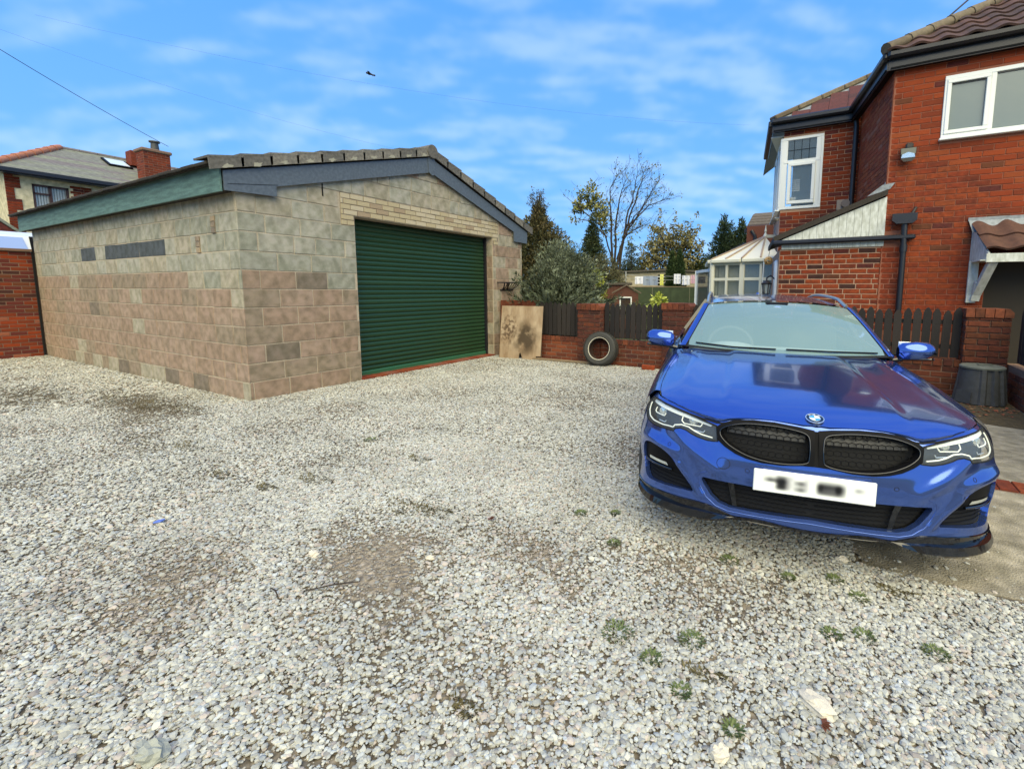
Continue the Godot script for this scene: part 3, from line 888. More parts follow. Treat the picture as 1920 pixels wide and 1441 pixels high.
	for i in 26:
		var e := MB.new(); e.box(Vector3(-6.55 - i * 0.315, 2.872 + 0.004 * (i % 2), -2.80), Vector3(0.305, 0.034, 0.10), Basis(Vector3.RIGHT, 0.27 + 0.02 * (i % 3)), 0.006)
		part(t, "eaves_tile", e, m.roof_dark)
	# a crack where a block has shifted
	var slot := MB.new(); slot.box(Vector3(X + 0.0015, 2.81, -4.16), Vector3(0.006, 0.17, 0.018)); part(t, "open_joint", slot, m.black_void)


# ---------------------------------------------------------------- left boundary wall, the house and car behind it
func left_wall_and_house() -> void:
	var t := thing("boundary_wall", "tall weathered red brick boundary wall at the far left end of the garage", "brick wall", Vector3(-14.5, 0, -1.5))
	var mb := MB.new(); mb.box(Vector3(-14.64, 1.08, -0.45), Vector3(0.215, 2.16, 6.1)); mb.box(Vector3(-14.62, 2.19, -0.2), Vector3(0.3, 0.05, 5.6))
	var core := part(t, "wall_core", mb, m.mortar_dark)
	var rest := MB.new()
	var choose := func(p: Array, at: Vector3) -> StandardMaterial3D:
		if p[2] > 0.85 and p[2] < 1.7: return pick(["brick_dark", "brick_plum", "brick_dull", "brick_brown"], [3, 4, 3, 1])
		return pick(["brick_dull", "brick_red", "brick_plum", "brick_pale"], [4, 3, 2, 0.4])
	lay(core, "brick", Vector3(-14.535, 0, 2.6), Vector3.FORWARD, Vector3.RIGHT, courses(0, 5.6, 0, 2.16, 0.235, 0.077, 0.011, []), choose, 290, rest)
	if rest.v.size(): part(core, "brickwork", rest, m.brick_any, "stuff")
	var seal := MB.new(); seal.box(Vector3(-14.51, 1.1, -3.008), Vector3(0.03, 2.2, 0.03)); part(t, "bitumen_joint", seal, m.black_void)
	# a white estate car behind the wall; only its roof and windows show
	var c := thing("parked_car", "silver-white car behind the left boundary wall, only its roof and side windows showing", "car", Vector3(-17.2, 0.9, -2.6))
	var body := MB.new()
	var sec := PackedVector2Array([Vector2(-0.85, 0.0), Vector2(0.85, 0.0), Vector2(0.86, 0.85), Vector2(0.66, 1.42), Vector2(0.4, 1.52), Vector2(-0.4, 1.52), Vector2(-0.66, 1.42), Vector2(-0.86, 0.85)])
	body.prism(sec, Vector3(-17.4, 1.22, -4.4), Vector3.RIGHT, UP, Vector3(0, 0, 3.6))
	part(c, "body", body, mat("van_white", rgb(226, 230, 236), 0.2, {"coat": 1.0}))
	for z in [[-4.2, -3.62], [-3.42, -2.4], [-2.2, -1.1]]:
		var w := MB.new(); w.quad(Vector3(-16.54, 2.13, z[0]), Vector3(-16.54, 2.13, z[1]), Vector3(-16.715, 2.60, z[1] - 0.08), Vector3(-16.715, 2.60, z[0] + 0.08), Vector3.RIGHT)
		w.quad(Vector3(-16.57, 2.13, z[0]), Vector3(-16.57, 2.13, z[1]), Vector3(-16.745, 2.60, z[1] - 0.08), Vector3(-16.745, 2.60, z[0] + 0.08), Vector3.LEFT)
		part(c, "side_window", w, mat("sky_glass", rgb(190, 204, 226), 0.05, {"spec": 0.8, "metal": 0.4}))
	for z in [-3.52, -2.3]:
		var pl := MB.new(); pl.bar(Vector3(-16.535, 2.11, z), Vector3(-16.71, 2.63, z), 0.16, 0.02, Vector3.BACK); part(c, "window_pillar", pl, m.satin_black)
	# the house beyond: cream render, slate hipped roof
	var h := thing("slate_roofed_house", "cream rendered house with slate hipped roof and red chimney beyond the garage", "house", Vector3(-20, 0, -7))
	var win := Rect2(0.50, 3.6, 0.74, 0.76)
	var wm := MB.new()
	wall_with_holes(wm, PackedVector2Array([Vector2(0, 0), Vector2(9, 0), Vector2(9, 4.62), Vector2(0, 4.62)]), [win], Vector3(-20, 0, -3.8), Vector3.FORWARD, Vector3(-0.3, 0, 0))
	wm.box(Vector3(-23.0, 2.31, -3.95), Vector3(5.4, 4.6, 0.3)); wm.box(Vector3(-25.8, 2.31, -8.2), Vector3(0.3, 4.6, 8.6)); wm.box(Vector3(-23.0, 2.31, -12.6), Vector3(5.4, 4.6, 0.3))
	var hw := part(h, "rendered_wall", wm, m.render_cream)
	for i in 30:     # brick quoins at the corner and a brick panel beside the window
		var w := 0.28 if (i / 4) % 2 == 0 else 0.16
		var q := MeshInstance3D.new(); q.mesh = brick_mesh(w, 0.066, i % 3, 0.02); q.material_override = pick(["brick_dull", "brick_red", "brick_plum"], [2, 2, 1]); q.name = "quoin_brick"
		q.transform = Transform3D(Basis(Vector3.FORWARD, UP, Vector3.RIGHT), Vector3(-19.995, 2.42 + i * 0.075, -3.8 - w / 2)); hw.add_child(q, true)
	for i in 12:
		for j in 2:
			var q := MeshInstance3D.new(); q.mesh = brick_mesh(0.225, 0.066, i % 3, 0.014); q.material_override = pick(["brick_dull", "brick_red", "brick_plum"], [2, 2, 1]); q.name = "brick"
			q.transform = Transform3D(Basis(Vector3.FORWARD, UP, Vector3.RIGHT), Vector3(-19.995, 3.58 + i * 0.075, -5.24 - j * 0.235 + (0.06 if i % 2 else 0.0))); hw.add_child(q, true)
	var fr := MB.new()
	for b in [[0, 0.0, 0.74, 0.055], [0, 0.705, 0.74, 0.055], [0, 0, 0.055, 0.76], [0.685, 0, 0.055, 0.76], [0.33, 0, 0.06, 0.76], [0.0, 0.48, 0.36, 0.045]]:
		fr.box(Vector3(-20.05, win.position.y + b[1] + b[3] / 2, -3.8 - win.position.x - b[0] - b[2] / 2), Vector3(0.06, b[3], b[2]))
	var wf := part(h, "window", fr, m.brown_frame)
	var gl := MB.new(); gl.box(Vector3(-20.07, 3.98, -4.67), Vector3(0.006, 0.72, 0.7)); part(wf, "pane", gl, m.lamp_glass)
	for i in 13:
		var b := MB.new(); b.box(Vector3(-20.105, 3.98, -4.33 - i * 0.056), Vector3(0.004, 0.74, 0.046), Basis(UP, 0.5)); part(wf, "blind_slat", b, m.blind)
	var rm := MB.new(); rm.box(Vector3(-20.26, 3.98, -4.67), Vector3(0.01, 0.8, 0.8)); part(h, "room_back", rm, m.room_grey)
	# roof: hip at the near end, ridge running away
	var e0 := Vector3(-19.62, 4.62, -3.45); var e1 := Vector3(-19.62, 4.62, -13.2); var a0 := Vector3(-22.6, 6.0, -5.6); var a1 := Vector3(-22.6, 6.0, -11.0); var e2 := Vector3(-26.2, 4.62, -3.45); var e3 := Vector3(-26.2, 4.62, -13.2)
	var rf := MB.new()
	rf.quad(e0, e1, a1, a0, Vector3(1, 1, 0)); rf.tri(e0, a0, e2, Vector3(0, 1, 1)); rf.quad(e2, e3, a1, a0, Vector3(-1, 1, 0)); rf.tri(e1, a1, e3, Vector3(0, 1, -1)); rf.quad(e0, e1, e3, e2, Vector3.DOWN)
	var roof := part(h, "roof", rf, m.slate)
	# slates in courses on the slope that faces the yard
	var nrm := (a0 - e0).cross(e1 - e0).normalized(); if nrm.y < 0: nrm = -nrm
	var up := (Vector3(-22.6, 6.0, -3.45) - e0).normalized(); var run := Vector3.FORWARD
	var len_up := (Vector3(-22.6, 6.0, -3.45) - e0).length()
	var rows := 17
	for r in rows:
		var y0 := len_up * r / rows
		var z0 := 2.15 * r / rows
		for k in 3:    # each course in three lengths of slightly different tone
			var zz0 := z0 + (7.2 - z0) * k / 3.0 + (0.3 * sin(r * 2.3 + k) if k else 0.0); var zz1 := z0 + (7.2 - z0) * (k + 1) / 3.0 + (0.3 * sin(r * 2.3 + k + 1) if k < 2 else 0.0)
			var s := MB.new(); s.box(e0 + up * (y0 + len_up / rows * 0.55) + run * ((zz0 + zz1) / 2) + nrm * 0.012, Vector3(zz1 - zz0 - 0.005, 0.010, len_up / rows * 1.15), Basis(run, nrm, run.cross(nrm)) * Basis(Vector3.RIGHT, 0.05))
			part(roof, "slate_course", s, pick(["slate", "slate_green", "slate_purple"], [3, 2, 2]))
	for i in 9:
		var s := MB.new(); s.tube([e0.lerp(a0, i / 9.0) + UP * 0.03, e0.lerp(a0, (i + 0.97) / 9.0) + UP * 0.03], [0.115, 0.095], 8); part(roof, "hip_tile", s, m.ridge_orange)
	for i in 12:
		var s := MB.new(); s.tube([a0.lerp(a1, i / 12.0) + UP * 0.01, a0.lerp(a1, (i + 0.97) / 12.0) + UP * 0.01], 0.07, 8); part(roof, "ridge_tile", s, m.slate_purple)
	var gt := MB.new(); gt.box(Vector3(-19.56, 4.59, -8.3), Vector3(0.11, 0.10, 9.7)); gt.box(Vector3(-19.75, 4.52, -8.3), Vector3(0.3, 0.03, 9.6)); part(h, "gutter", gt, m.black_plastic)
	var so := e0 + up * (len_up * 0.74) + run * 3.3 + nrm * 0.05
	var sk := MB.new(); sk.box(so, Vector3(0.62, 0.06, 0.75), Basis(run, nrm, run.cross(nrm))); var skf := part(roof, "skylight", sk, m.satin_black)
	var skg := MB.new(); skg.box(so + nrm * 0.035, Vector3(0.5, 0.01, 0.62), Basis(run, nrm, run.cross(nrm))); part(skf, "pane", skg, mat("skylight_pane", rgb(206, 218, 226), 0.1))
	# chimney on this slope, its bricks one by one
	var cx := -20.35; var cz := -7.25
	var ch := MB.new(); ch.box(Vector3(cx, 5.2, cz), Vector3(0.56, 1.5, 0.72)); ch.box(Vector3(cx, 5.97, cz), Vector3(0.66, 0.10, 0.82), Basis(), 0.02)
	var chim := part(h, "chimney", ch, m.mortar_dark)
	var cp := func(_p: Array, _a: Vector3) -> StandardMaterial3D: return pick(["brick_dull", "brick_red", "brick_plum"], [3, 3, 1])
	lay(chim, "brick", Vector3(cx + 0.279, 4.7, cz + 0.36), Vector3.FORWARD, Vector3.RIGHT, courses(0, 0.72, 0, 1.21, 0.24, 0.076, 0.01, []), cp, 90)
	lay(chim, "brick", Vector3(cx - 0.28, 4.7, cz + 0.359), Vector3.RIGHT, Vector3.BACK, courses(0, 0.56, 0, 1.21, 0.24, 0.076, 0.01, []), cp, 60)
	var pot := MB.new(); pot.lathe(PackedVector2Array([Vector2(0.12, 0), Vector2(0.10, 0.26), Vector2(0.15, 0.27), Vector2(0.15, 0.31), Vector2(0.0, 0.32)]), Vector3(cx + 0.05, 6.02, cz - 0.05), UP, 14); part(chim, "chimney_pot", pot, m.bin_plastic)
	var st := MB.new(); st.box(Vector3(-21.9, 5.95, -7.55), Vector3(0.45, 0.5, 0.9)); part(h, "second_chimney", st, m.brick_dull)
	# a lean-to roof low against the house
	var lt := MB.new(); lt.prism(PackedVector2Array([Vector2(0, 3.45), Vector2(0.95, 2.55), Vector2(0.95, 2.48), Vector2(0, 3.36)]), Vector3(-18.9, 0, -3.2), Vector3.FORWARD, UP, Vector3(-1.0, 0, 0)); part(h, "lean_to_roof", lt, m.slate_green)
	var lw := MB.new(); lw.prism(PackedVector2Array([Vector2(0, 0), Vector2(0.9, 0), Vector2(0.9, 2.5), Vector2(0, 3.35)]), Vector3(-18.95, 0, -3.2), Vector3.FORWARD, UP, Vector3(-0.9, 0, 0)); part(h, "lean_to_wall", lw, m.brick_plum)


# ---------------------------------------------------------------- the red brick house
func red_house() -> void:
	var P := Vector3(1.0, 0, -9.0)
	var t := thing("red_brick_house", "red brick house with white windows, black gutters and a clad lean-to behind the car", "house", P)
	var D := Vector3(-0.165, 0, -0.986)                # the house's sides run a little off square
	var Z := -8.9; var ZB := -11.05
	var main_win := Rect2(1.165 - 0.54, 3.64, 2.3, 0.87); var door := Rect2(1.84 - 0.54, -0.1, 1.05, 2.0)
	var wm := MB.new()
	wall_with_holes(wm, PackedVector2Array([Vector2(0, 0), Vector2(5.4, 0), Vector2(5.4, 4.86), Vector2(0, 4.86)]), [main_win, door], Vector3(0.54, 0, Z - 0.012), Vector3.RIGHT, Vector3(0, 0, -0.24))
	var wall := part(t, "front_wall", wm, m.mortar)
	var rest := MB.new()
	var choose := func(p: Array, at: Vector3) -> StandardMaterial3D:
		if at.y < 1.9 and at.x > 0.8: return pick(["brick_orange", "brick_red", "brick_light"], [4, 3, 1])
		if at.y > 4.5 and rng.randf() < 0.06: return m.brick_dark
		return pick(["brick_red", "brick_orange", "brick_dull", "brick_light", "brick_plum", "brick_brown"], [5, 3, 3, 1.6, 0.7, 0.7])
	lay(wall, "brick", Vector3(0.54, 0.81, Z - 0.012), Vector3.RIGHT, Vector3.BACK, courses(0.0, 5.4, 0.0, 4.0, 0.25, 0.0812, 0.0095, [Rect2(main_win.position - Vector2(0, 0.81), main_win.size), Rect2(door.position - Vector2(0, 0.81), door.size), Rect2(0, -0.2, 0.28, 1.68)]), choose, 170, rest)
	# the flank that runs back to the bay
	var c0 := Vector3(0.54, 0, Z); var clen := 2.18
	var fm := MB.new(); fm.prism(PackedVector2Array([Vector2(0, 0), Vector2(clen, 0), Vector2(clen, 4.86), Vector2(0, 4.86)]), c0 + Vector3(0.012, 0, -0.002), D, UP, Vector3(0.986, 0, -0.165) * 0.2)
	var flank := part(t, "flank_wall", fm, m.mortar)
	var fl_pick := func(_p: Array, _a: Vector3) -> StandardMaterial3D: return pick(["brick_light", "brick_red", "brick_pale", "brick_dull"], [4, 3, 1, 1])
	lay(flank, "brick", c0 + D * clen + Vector3(0.012, 2.43, -0.002), -D, Vector3(-0.986, 0, 0.165), courses(0, clen, 0, 2.40, 0.25, 0.0812, 0.0095, []), fl_pick, 60, rest)
	# wall with the bay window, set back
	var bw := Rect2(0.0, 3.13, 0.78, 1.45)
	var bx0 := -1.21
	var bm := MB.new(); wall_with_holes(bm, PackedVector2Array([Vector2(0.03, 1.5), Vector2(1.5, 1.5), Vector2(1.5, 4.86), Vector2(0.03, 4.86)]), [bw], Vector3(bx0, 0, ZB - 0.012), Vector3.RIGHT, Vector3(0, 0, -0.2))
	var bay := part(t, "bay_wall", bm, m.mortar_pale)
	var bay_pick := func(_p: Array, _a: Vector3) -> StandardMaterial3D: return pick(["brick_dull", "brick_red", "brick_plum"], [4, 3, 2])
	lay(bay, "brick", Vector3(bx0, 2.1, ZB - 0.012), Vector3.RIGHT, Vector3.BACK, courses(0.03, 1.5, 0, 2.7, 0.25, 0.0812, 0.0095, [Rect2(bw.position - Vector2(0, 2.1), bw.size)]), bay_pick, 70, rest)
	# lean-to, flush with the front wall
	var em := MB.new(); em.box(Vector3(-0.17, 1.07, Z - 0.112), Vector3(1.5, 2.13, 0.2))
	em.prism(PackedVector2Array([Vector2(0, 0), Vector2(2.1, 0), Vector2(2.1, 2.13), Vector2(0, 2.13)]), Vector3(-0.915, 0, Z - 0.014), D, UP, Vector3(0.986, 0, -0.165) * 0.15)
	var ext := part(t, "lean_to_wall", em, m.mortar_pale)
	var ext_pick := func(p: Array, at: Vector3) -> StandardMaterial3D:
		if at.x > 0.45: return pick(["brick_dull", "brick_red"], [1, 1])
		return pick(["brick_red", "brick_orange", "brick_dull", "brick_plum", "brick_dark", "brick_brown", "brick_pale"], [4, 4, 2, 1.6, 1.7, 0.7, 0.3])
	lay(ext, "brick", Vector3(-0.92, 0.81, Z - 0.012), Vector3.RIGHT, Vector3.BACK, courses(0, 1.735, 0, 1.305, 0.238, 0.0812, 0.014, [], 0.06, 0.18), ext_pick, 0 if false else 130, rest)
	part(t, "brickwork", rest, m.brick_any, "stuff")
	var side_render := MB.new(); side_render.prism(PackedVector2Array([Vector2(0.02, 0.6), Vector2(2.0, 0.6), Vector2(2.0, 2.1), Vector2(0.02, 2.1)]), Vector3(-0.918, 0, Z - 0.03), D, UP, Vector3(-0.986, 0, 0.165) * 0.012); part(t, "side_render", side_render, m.render_pink)
	for u in [0.25, 0.62]:
		var ar := MB.new(); ar.tube([Vector3(-0.935, 0.6, Z) + D * u, Vector3(-0.935, 1.75, Z) + D * u, Vector3(-0.935, 1.9, Z) + D * (u + 0.06), Vector3(-0.935, 1.95, Z) + D * (u + 0.16)], 0.035, 6); part(t, "arched_frame", ar, m.white_upvc)
	# white boards of the lean-to: a band under the gutter and the gable above it, board by board
	var band := MB.new(); band.box(Vector3(-0.158, 2.195, Z - 0.02), Vector3(1.47, 0.135, 0.03)); band.prism(PackedVector2Array([Vector2(-0.90, 2.28), Vector2(0.545, 2.28), Vector2(0.545, 2.86)]), Vector3(0, 0, Z - 0.06), Vector3.RIGHT, UP, Vector3(0, 0, 0.04))
	var clad := part(t, "cladding", band, m.satin_black)
	for i in 14:
		var a := -0.893 + i * 0.105; var b := minf(a + 0.1015, 0.575)
		var q := MB.new(); q.box(Vector3((a + b) / 2, 2.195, Z + 0.004), Vector3(b - a, 0.140, 0.014), Basis(), 0.003); part(clad, "board", q, m.white_board)
		var y0 := 2.29 + maxf(0.0, (a + 0.90) * 0.4); var y1 := 2.29 + (b + 0.90) * 0.4
		q = MB.new(); q.prism(PackedVector2Array([Vector2(a, 2.275), Vector2(b, 2.275), Vector2(b, y1), Vector2(a, y0)]), Vector3(0, 0, Z - 0.012), Vector3.RIGHT, UP, Vector3(0, 0, 0.022)); part(clad, "board", q, m.white_board)
	var lr := MB.new(); lr.prism(PackedVector2Array([Vector2(-1.02, 2.26), Vector2(0.575, 2.90), Vector2(0.575, 2.985), Vector2(-1.02, 2.35)]), Vector3(0, 0, Z + 0.05), Vector3.RIGHT, UP, Vector3(-0.33, 0, -1.97)); part(t, "lean_to_roof", lr, m.roof_dark)
	var fla := MB.new(); fla.prism(PackedVector2Array([Vector2(0.3, 2.90), Vector2(0.60, 2.99), Vector2(0.66, 3.08), Vector2(0.50, 3.06)]), Vector3(0, 0, Z + 0.004), Vector3.RIGHT, UP, Vector3(0, 0, 0.006)); fla.prism(PackedVector2Array([Vector2(0, 2.98), Vector2(0.5, 2.8), Vector2(0.5, 2.92), Vector2(0, 3.1)]), c0 + Vector3(-0.004, 0, 0), D, UP, Vector3(-0.986, 0, 0.165) * 0.006); part(t, "flashing", fla, m.lead)
	# gutters and pipes
	var g1 := MB.new(); g1.bar(Vector3(-1.03, 2.235, Z + 0.075), Vector3(0.965, 2.245, Z + 0.075), 0.11, 0.075, Vector3.BACK, 0.02); part(t, "lean_to_gutter", g1, m.black_plastic)
	var hop := MB.new(); hop.prism(PackedVector2Array([Vector2(-0.10, 0), Vector2(0.10, 0), Vector2(0.155, 0.05), Vector2(0.155, 0.15), Vector2(-0.155, 0.15), Vector2(-0.155, 0.05)]), Vector3(0.805, 2.44, Z + 0.03), Vector3.RIGHT, UP, Vector3(0, 0, 0.13)); var hp := part(t, "rainwater_hopper", hop, m.black_plastic)
	var spout := MB.new(); spout.tube([Vector3(0.945, 2.68, Z), Vector3(0.94, 2.67, Z + 0.06), Vector3(0.91, 2.61, Z + 0.09), Vector3(0.89, 2.57, Z + 0.09)], 0.022, 8); part(hp, "waste_pipe", spout, m.iron_black)
	var dp := MB.new(); dp.tube([Vector3(0.815, 2.45, Z + 0.09), Vector3(0.825, 2.0, Z + 0.085), Vector3(0.83, 0.0, Z + 0.08)], 0.042, 12); dp.tube([Vector3(0.823, 2.13, Z + 0.085), Vector3(0.825, 2.02, Z + 0.085)], 0.052, 12); part(t, "downpipe", dp, m.black_plastic)
	var dp2 := MB.new(); dp2.tube([Vector3(0.10, 4.75, ZB + 0.08), Vector3(0.115, 4.6, ZB + 0.07), Vector3(0.115, 2.6, ZB + 0.07)], 0.045, 12); part(t, "downpipe", dp2, m.black_plastic)
	var corner := Vector3(0.43, 0, Z + 0.15); var inner := Vector3(0.02, 0, ZB + 0.16)
	for e in [[corner, Vector3(6.1, 0, Z + 0.15)], [inner, corner], [Vector3(-1.42, 0, ZB + 0.16), inner]]:
		var a: Vector3 = e[0]; var b: Vector3 = e[1]
		var g := MB.new()
		g.bar(a + UP * 4.90, b + UP * 4.90, 0.12, 0.11, Vector3.ZERO, 0.03)
		g.bar(a + UP * 4.80 + (Vector3(0.02, 0, -0.06)), b + UP * 4.80 + Vector3(0.02, 0, -0.06), 0.03, 0.2)
		part(t, "eaves_gutter", g, m.black_plastic)
		var sf := MB.new(); sf.bar(a + UP * 4.725 + Vector3(0.05, 0, -0.1), b + UP * 4.725 + Vector3(0.05, 0, -0.1), 0.14, 0.02); part(t, "soffit", sf, m.satin_black)
	# main roof: slope to the front with wavy tiles, hip at the left
	var k := 0.66
	var slope := Vector3(0, k, -1).normalized(); var nrm := Vector3(0, 1, k).normalized()
	var r0 := Vector3(0.40, 4.94, Z + 0.16)
	var rm := MB.new()
	rm.tri(r0, r0 + Vector3(4.3, 4.3 * k, -4.3), r0 + Vector3(6.4, 0, 0), nrm); rm.quad(r0 + Vector3(4.3, 4.3 * k, -4.3), r0 + Vector3(6.4, 4.3 * k, -4.3), r0 + Vector3(6.4, 0, 0), r0 + Vector3(6.39, 0, 0), nrm)
	rm.tri(r0, r0 + Vector3(4.3, 4.3 * k, -4.3), r0 + Vector3(-0.6, 0, -8.6), Vector3(-1, 1, 0)); rm.tri(r0 + Vector3(-0.6, 0, -8.6), r0 + Vector3(4.3, 4.3 * k, -4.3), r0 + Vector3(6.4, 0, -8.6), Vector3(0, 1, -1))
	var roof := part(t, "roof", rm, m.house_tile_dull)
	var tile := MB.new()      # one double-roman tile: a wave across, thin, lapping the one below
	var tw := 0.31; var tl := 0.40
	for i in 10:
		var a := i / 10.0; var b := (i + 1) / 10.0
		var ya := 0.022 * sin(TAU * a) + 0.02; var yb := 0.022 * sin(TAU * b) + 0.02
		var na := Vector3(-cos(TAU * a) * 0.44, 1, 0).normalized(); var nb := Vector3(-cos(TAU * b) * 0.44, 1, 0).normalized()
		var A := Vector3(a * tw, ya + 0.03, 0); var B := Vector3(b * tw, yb + 0.03, 0); var C := Vector3(b * tw, yb, -tl); var E := Vector3(a * tw, ya, -tl)
		tile.put(A, B, C, na, nb, nb); tile.put(A, C, E, na, nb, na)
		tile.quad(A, B, B - Vector3(0, 0.03, 0), A - Vector3(0, 0.03, 0), Vector3.BACK)
	var tile_mesh := tile.mesh()
	for r in 11:
		for c in 16:
			var u := c * tw + 0.02; var v := r * 0.325 - 0.05
			var horiz := v * cos(atan(k))
			if u < horiz - 0.10 or u > 4.6 - 0.0: continue
			var q := MeshInstance3D.new(); q.mesh = tile_mesh; q.material_override = pick(["house_tile", "house_tile_warm", "house_tile_dull"], [3, 2, 2]); q.name = "roof_tile"
			q.transform = Transform3D(Basis(Vector3.RIGHT, nrm, -slope), r0 + Vector3(u, 0, 0) + slope * v + nrm * 0.004); roof.add_child(q, true)
	var hd := Vector3(1, k, -1)
	for i in 13:
		var a := r0 + hd * (i * 0.28) + UP * 0.05; var b := r0 + hd * (i * 0.28 + 0.29) + UP * 0.05
		var q := MB.new(); q.tube([a, b], [0.088, 0.074], 10); part(roof, "hip_tile", q, pick(["hip_tile", "hip_tile_dull"], [2, 1]))
	# bay roof: flat red tiles between its hip and the gutter
	var b0 := Vector3(-1.40, 4.93, ZB + 0.15)
	var bmn := MB.new(); bmn.tri(b0, b0 + hd * 2.6, b0 + Vector3(3.4, 0, 0), nrm); bmn.tri(b0, b0 + hd * 2.6, b0 + D * 5.0, Vector3(-1, 1, 0))
	var broof := part(t, "bay_roof", bmn, m.lead)
	for r in 7:
		for c in 7:
			var u := c * 0.33 + 0.02; var v := r * 0.29 - 0.04
			if u < v * 0.835 + 0.22 or u > 1.75: continue
			var q := MeshInstance3D.new(); q.mesh = brick_mesh(0.326, 0.31, c % 3, 0.03, 0.005); q.material_override = pick(["bay_tile", "bay_tile_dull"], [3, 2]); q.name = "roof_tile"
			q.transform = Transform3D(Basis(Vector3.RIGHT, slope, nrm) * Basis(Vector3.RIGHT, 0.06), b0 + Vector3(u + 0.165, 0, 0) + slope * (v + 0.15)); broof.add_child(q, true)
	for i in 6:
		var a := b0 + hd * (i * 0.40) + UP * 0.03; var q := MB.new()
		q.bar(a, a + hd * 0.39, 0.2, 0.10, Vector3(1, 0, 1), 0.02); part(broof, "hip_tile", q, pick(["hip_tile", "hip_tile_dull"], [2, 1]))
	# windows
	window(t, Vector3(1.165, 3.64, Z), Vector3.RIGHT, Vector3.BACK, 2.3, 0.87, [0.545, 1.42], m.frosted_glass, true)
	var bwin := window(t, Vector3(bx0, 3.13, ZB), Vector3.RIGHT, Vector3.BACK, 0.78, 1.45, [], null, false)
	bay_window(bwin, Vector3(bx0, 3.13, ZB))
	for s in [[0.0, 0.72], [0.72, 0.72], [1.44, 0.72]]:
		var w := window(t, Vector3(bx0, 3.13, ZB) + D * (s[0] + s[1]) + Vector3(-0.01, 0, 0), -D, Vector3(-0.986, 0, 0.165), s[1], 1.45, [], m.room_glass, true)
	var under := MB.new(); under.prism(PackedVector2Array([Vector2(0.0, 1.5), Vector2(2.2, 1.5), Vector2(2.2, 3.1), Vector2(0, 3.1)]), Vector3(bx0 + 0.03, 0, ZB - 0.02), D, UP, Vector3(0.986, 0, -0.165) * 0.14); part(t, "bay_side", under, m.render_pink)
	var side_gut := MB.new(); side_gut.bar(Vector3(-1.42, 4.88, ZB + 0.1), Vector3(-1.42, 4.88, ZB + 0.1) + D * 2.6, 0.12, 0.13, Vector3.ZERO, 0.02); part(t, "eaves_gutter", side_gut, m.black_plastic)
	var room := MB.new(); room.box(Vector3(-0.35, 3.8, ZB - 2.0), Vector3(1.6, 2.0, 0.02)); room.box(Vector3(0.2, 3.8, ZB - 1.1), Vector3(0.02, 2.0, 1.7)); room.box(Vector3(-0.6, 3.0, ZB - 1.1), Vector3(1.4, 0.02, 1.8)); room.box(Vector3(-0.5, 4.66, ZB - 1.1), Vector3(1.9, 0.02, 2.0)); part(t, "bay_room", room, m.room_pale)
	var mroom := MB.new(); mroom.box(Vector3(2.4, 4.1, Z - 1.0), Vector3(2.9, 1.6, 0.02)); part(t, "room_back", mroom, m.room_grey)
	# things fixed to the walls
	var vent := MB.new(); vent.box(Vector3(0.0, 3.14, ZB + 0.02), Vector3(0.27, 0.20, 0.03), Basis(), 0.006); var vn := part(t, "boiler_flue", vent, mat("flue_grey", rgb(150, 134, 120), 0.6)); var vr := MB.new(); vr.lathe(PackedVector2Array([Vector2(0.0, 0.1), Vector2(0.075, 0.1), Vector2(0.085, 0.0)]), Vector3(0.02, 3.15, ZB + 0.03), Vector3.BACK, 18); part(vn, "flue_pipe", vr, mat("flue_pipe_grey", rgb(120, 106, 96), 0.5))
	# canopy over the door
	var out := -D
	var cL := Vector3(1.60, 0, Z); var cF := cL + out * 0.56
	var can := MB.new(); can.prism(PackedVector2Array([Vector2(0, 2.36), Vector2(0.56, 1.93), Vector2(0.56, 1.83), Vector2(0, 1.86)]), cL + Vector3(0.04, 0, 0), out, UP, Vector3(0.024, 0, -0.004)); 
	can.prism(PackedVector2Array([Vector2(0, 2.36), Vector2(0.56, 1.93), Vector2(0.56, 1.83), Vector2(0, 1.86)]), cL + Vector3(1.5, 0, 0), out, UP, Vector3(0.024, 0, -0.004))
	can.box(cF + Vector3(0.77, 1.875, -0.01), Vector3(1.5, 0.115, 0.03), Basis(), 0.003)
	can.box(cL + Vector3(0.75, 1.845, 0.28), Vector3(1.4, 0.012, 0.54))
	var canopy := part(t, "door_canopy", can, m.white_board)
	var sl := Vector3(out.x, -0.43 / 0.56, out.z).normalized(); var sn := Vector3(0, 1, 0.76).normalized()
	for r in 2:
		for c in 5:
			var q := MeshInstance3D.new(); q.mesh = tile_mesh; q.material_override = pick(["canopy_tile", "canopy_tile_dull"], [2, 1]); q.name = "canopy_tile"
			q.transform = Transform3D(Basis(Vector3.RIGHT, sn, sl), cL + UP * 2.40 + Vector3(0.01 + c * 0.31, 0, 0) + sl * (0.38 + r * 0.32)); canopy.add_child(q, true)
	var le := MB.new(); le.quad(cL + Vector3(-0.02, 2.47, 0.003), cL + Vector3(1.6, 2.47, 0.003), cL + Vector3(1.6, 2.36, 0.003) + sl * 0.16, cL + Vector3(0.0, 2.36, 0.003) + sl * 0.16, Vector3(0, 1, 1)); le.bar(cL + Vector3(-0.02, 2.46, 0.01), cL + Vector3(1.6, 2.46, 0.01), 0.02, 0.05, Vector3.BACK); part(canopy, "lead_flashing", le, m.lead)
	var br := MB.new(); br.bar(cL + Vector3(0.09, 1.26, 0.03), cL + Vector3(0.09, 1.86, 0.03), 0.11, 0.05, Vector3.RIGHT, 0.004); part(canopy, "wall_post", br, m.white_board)
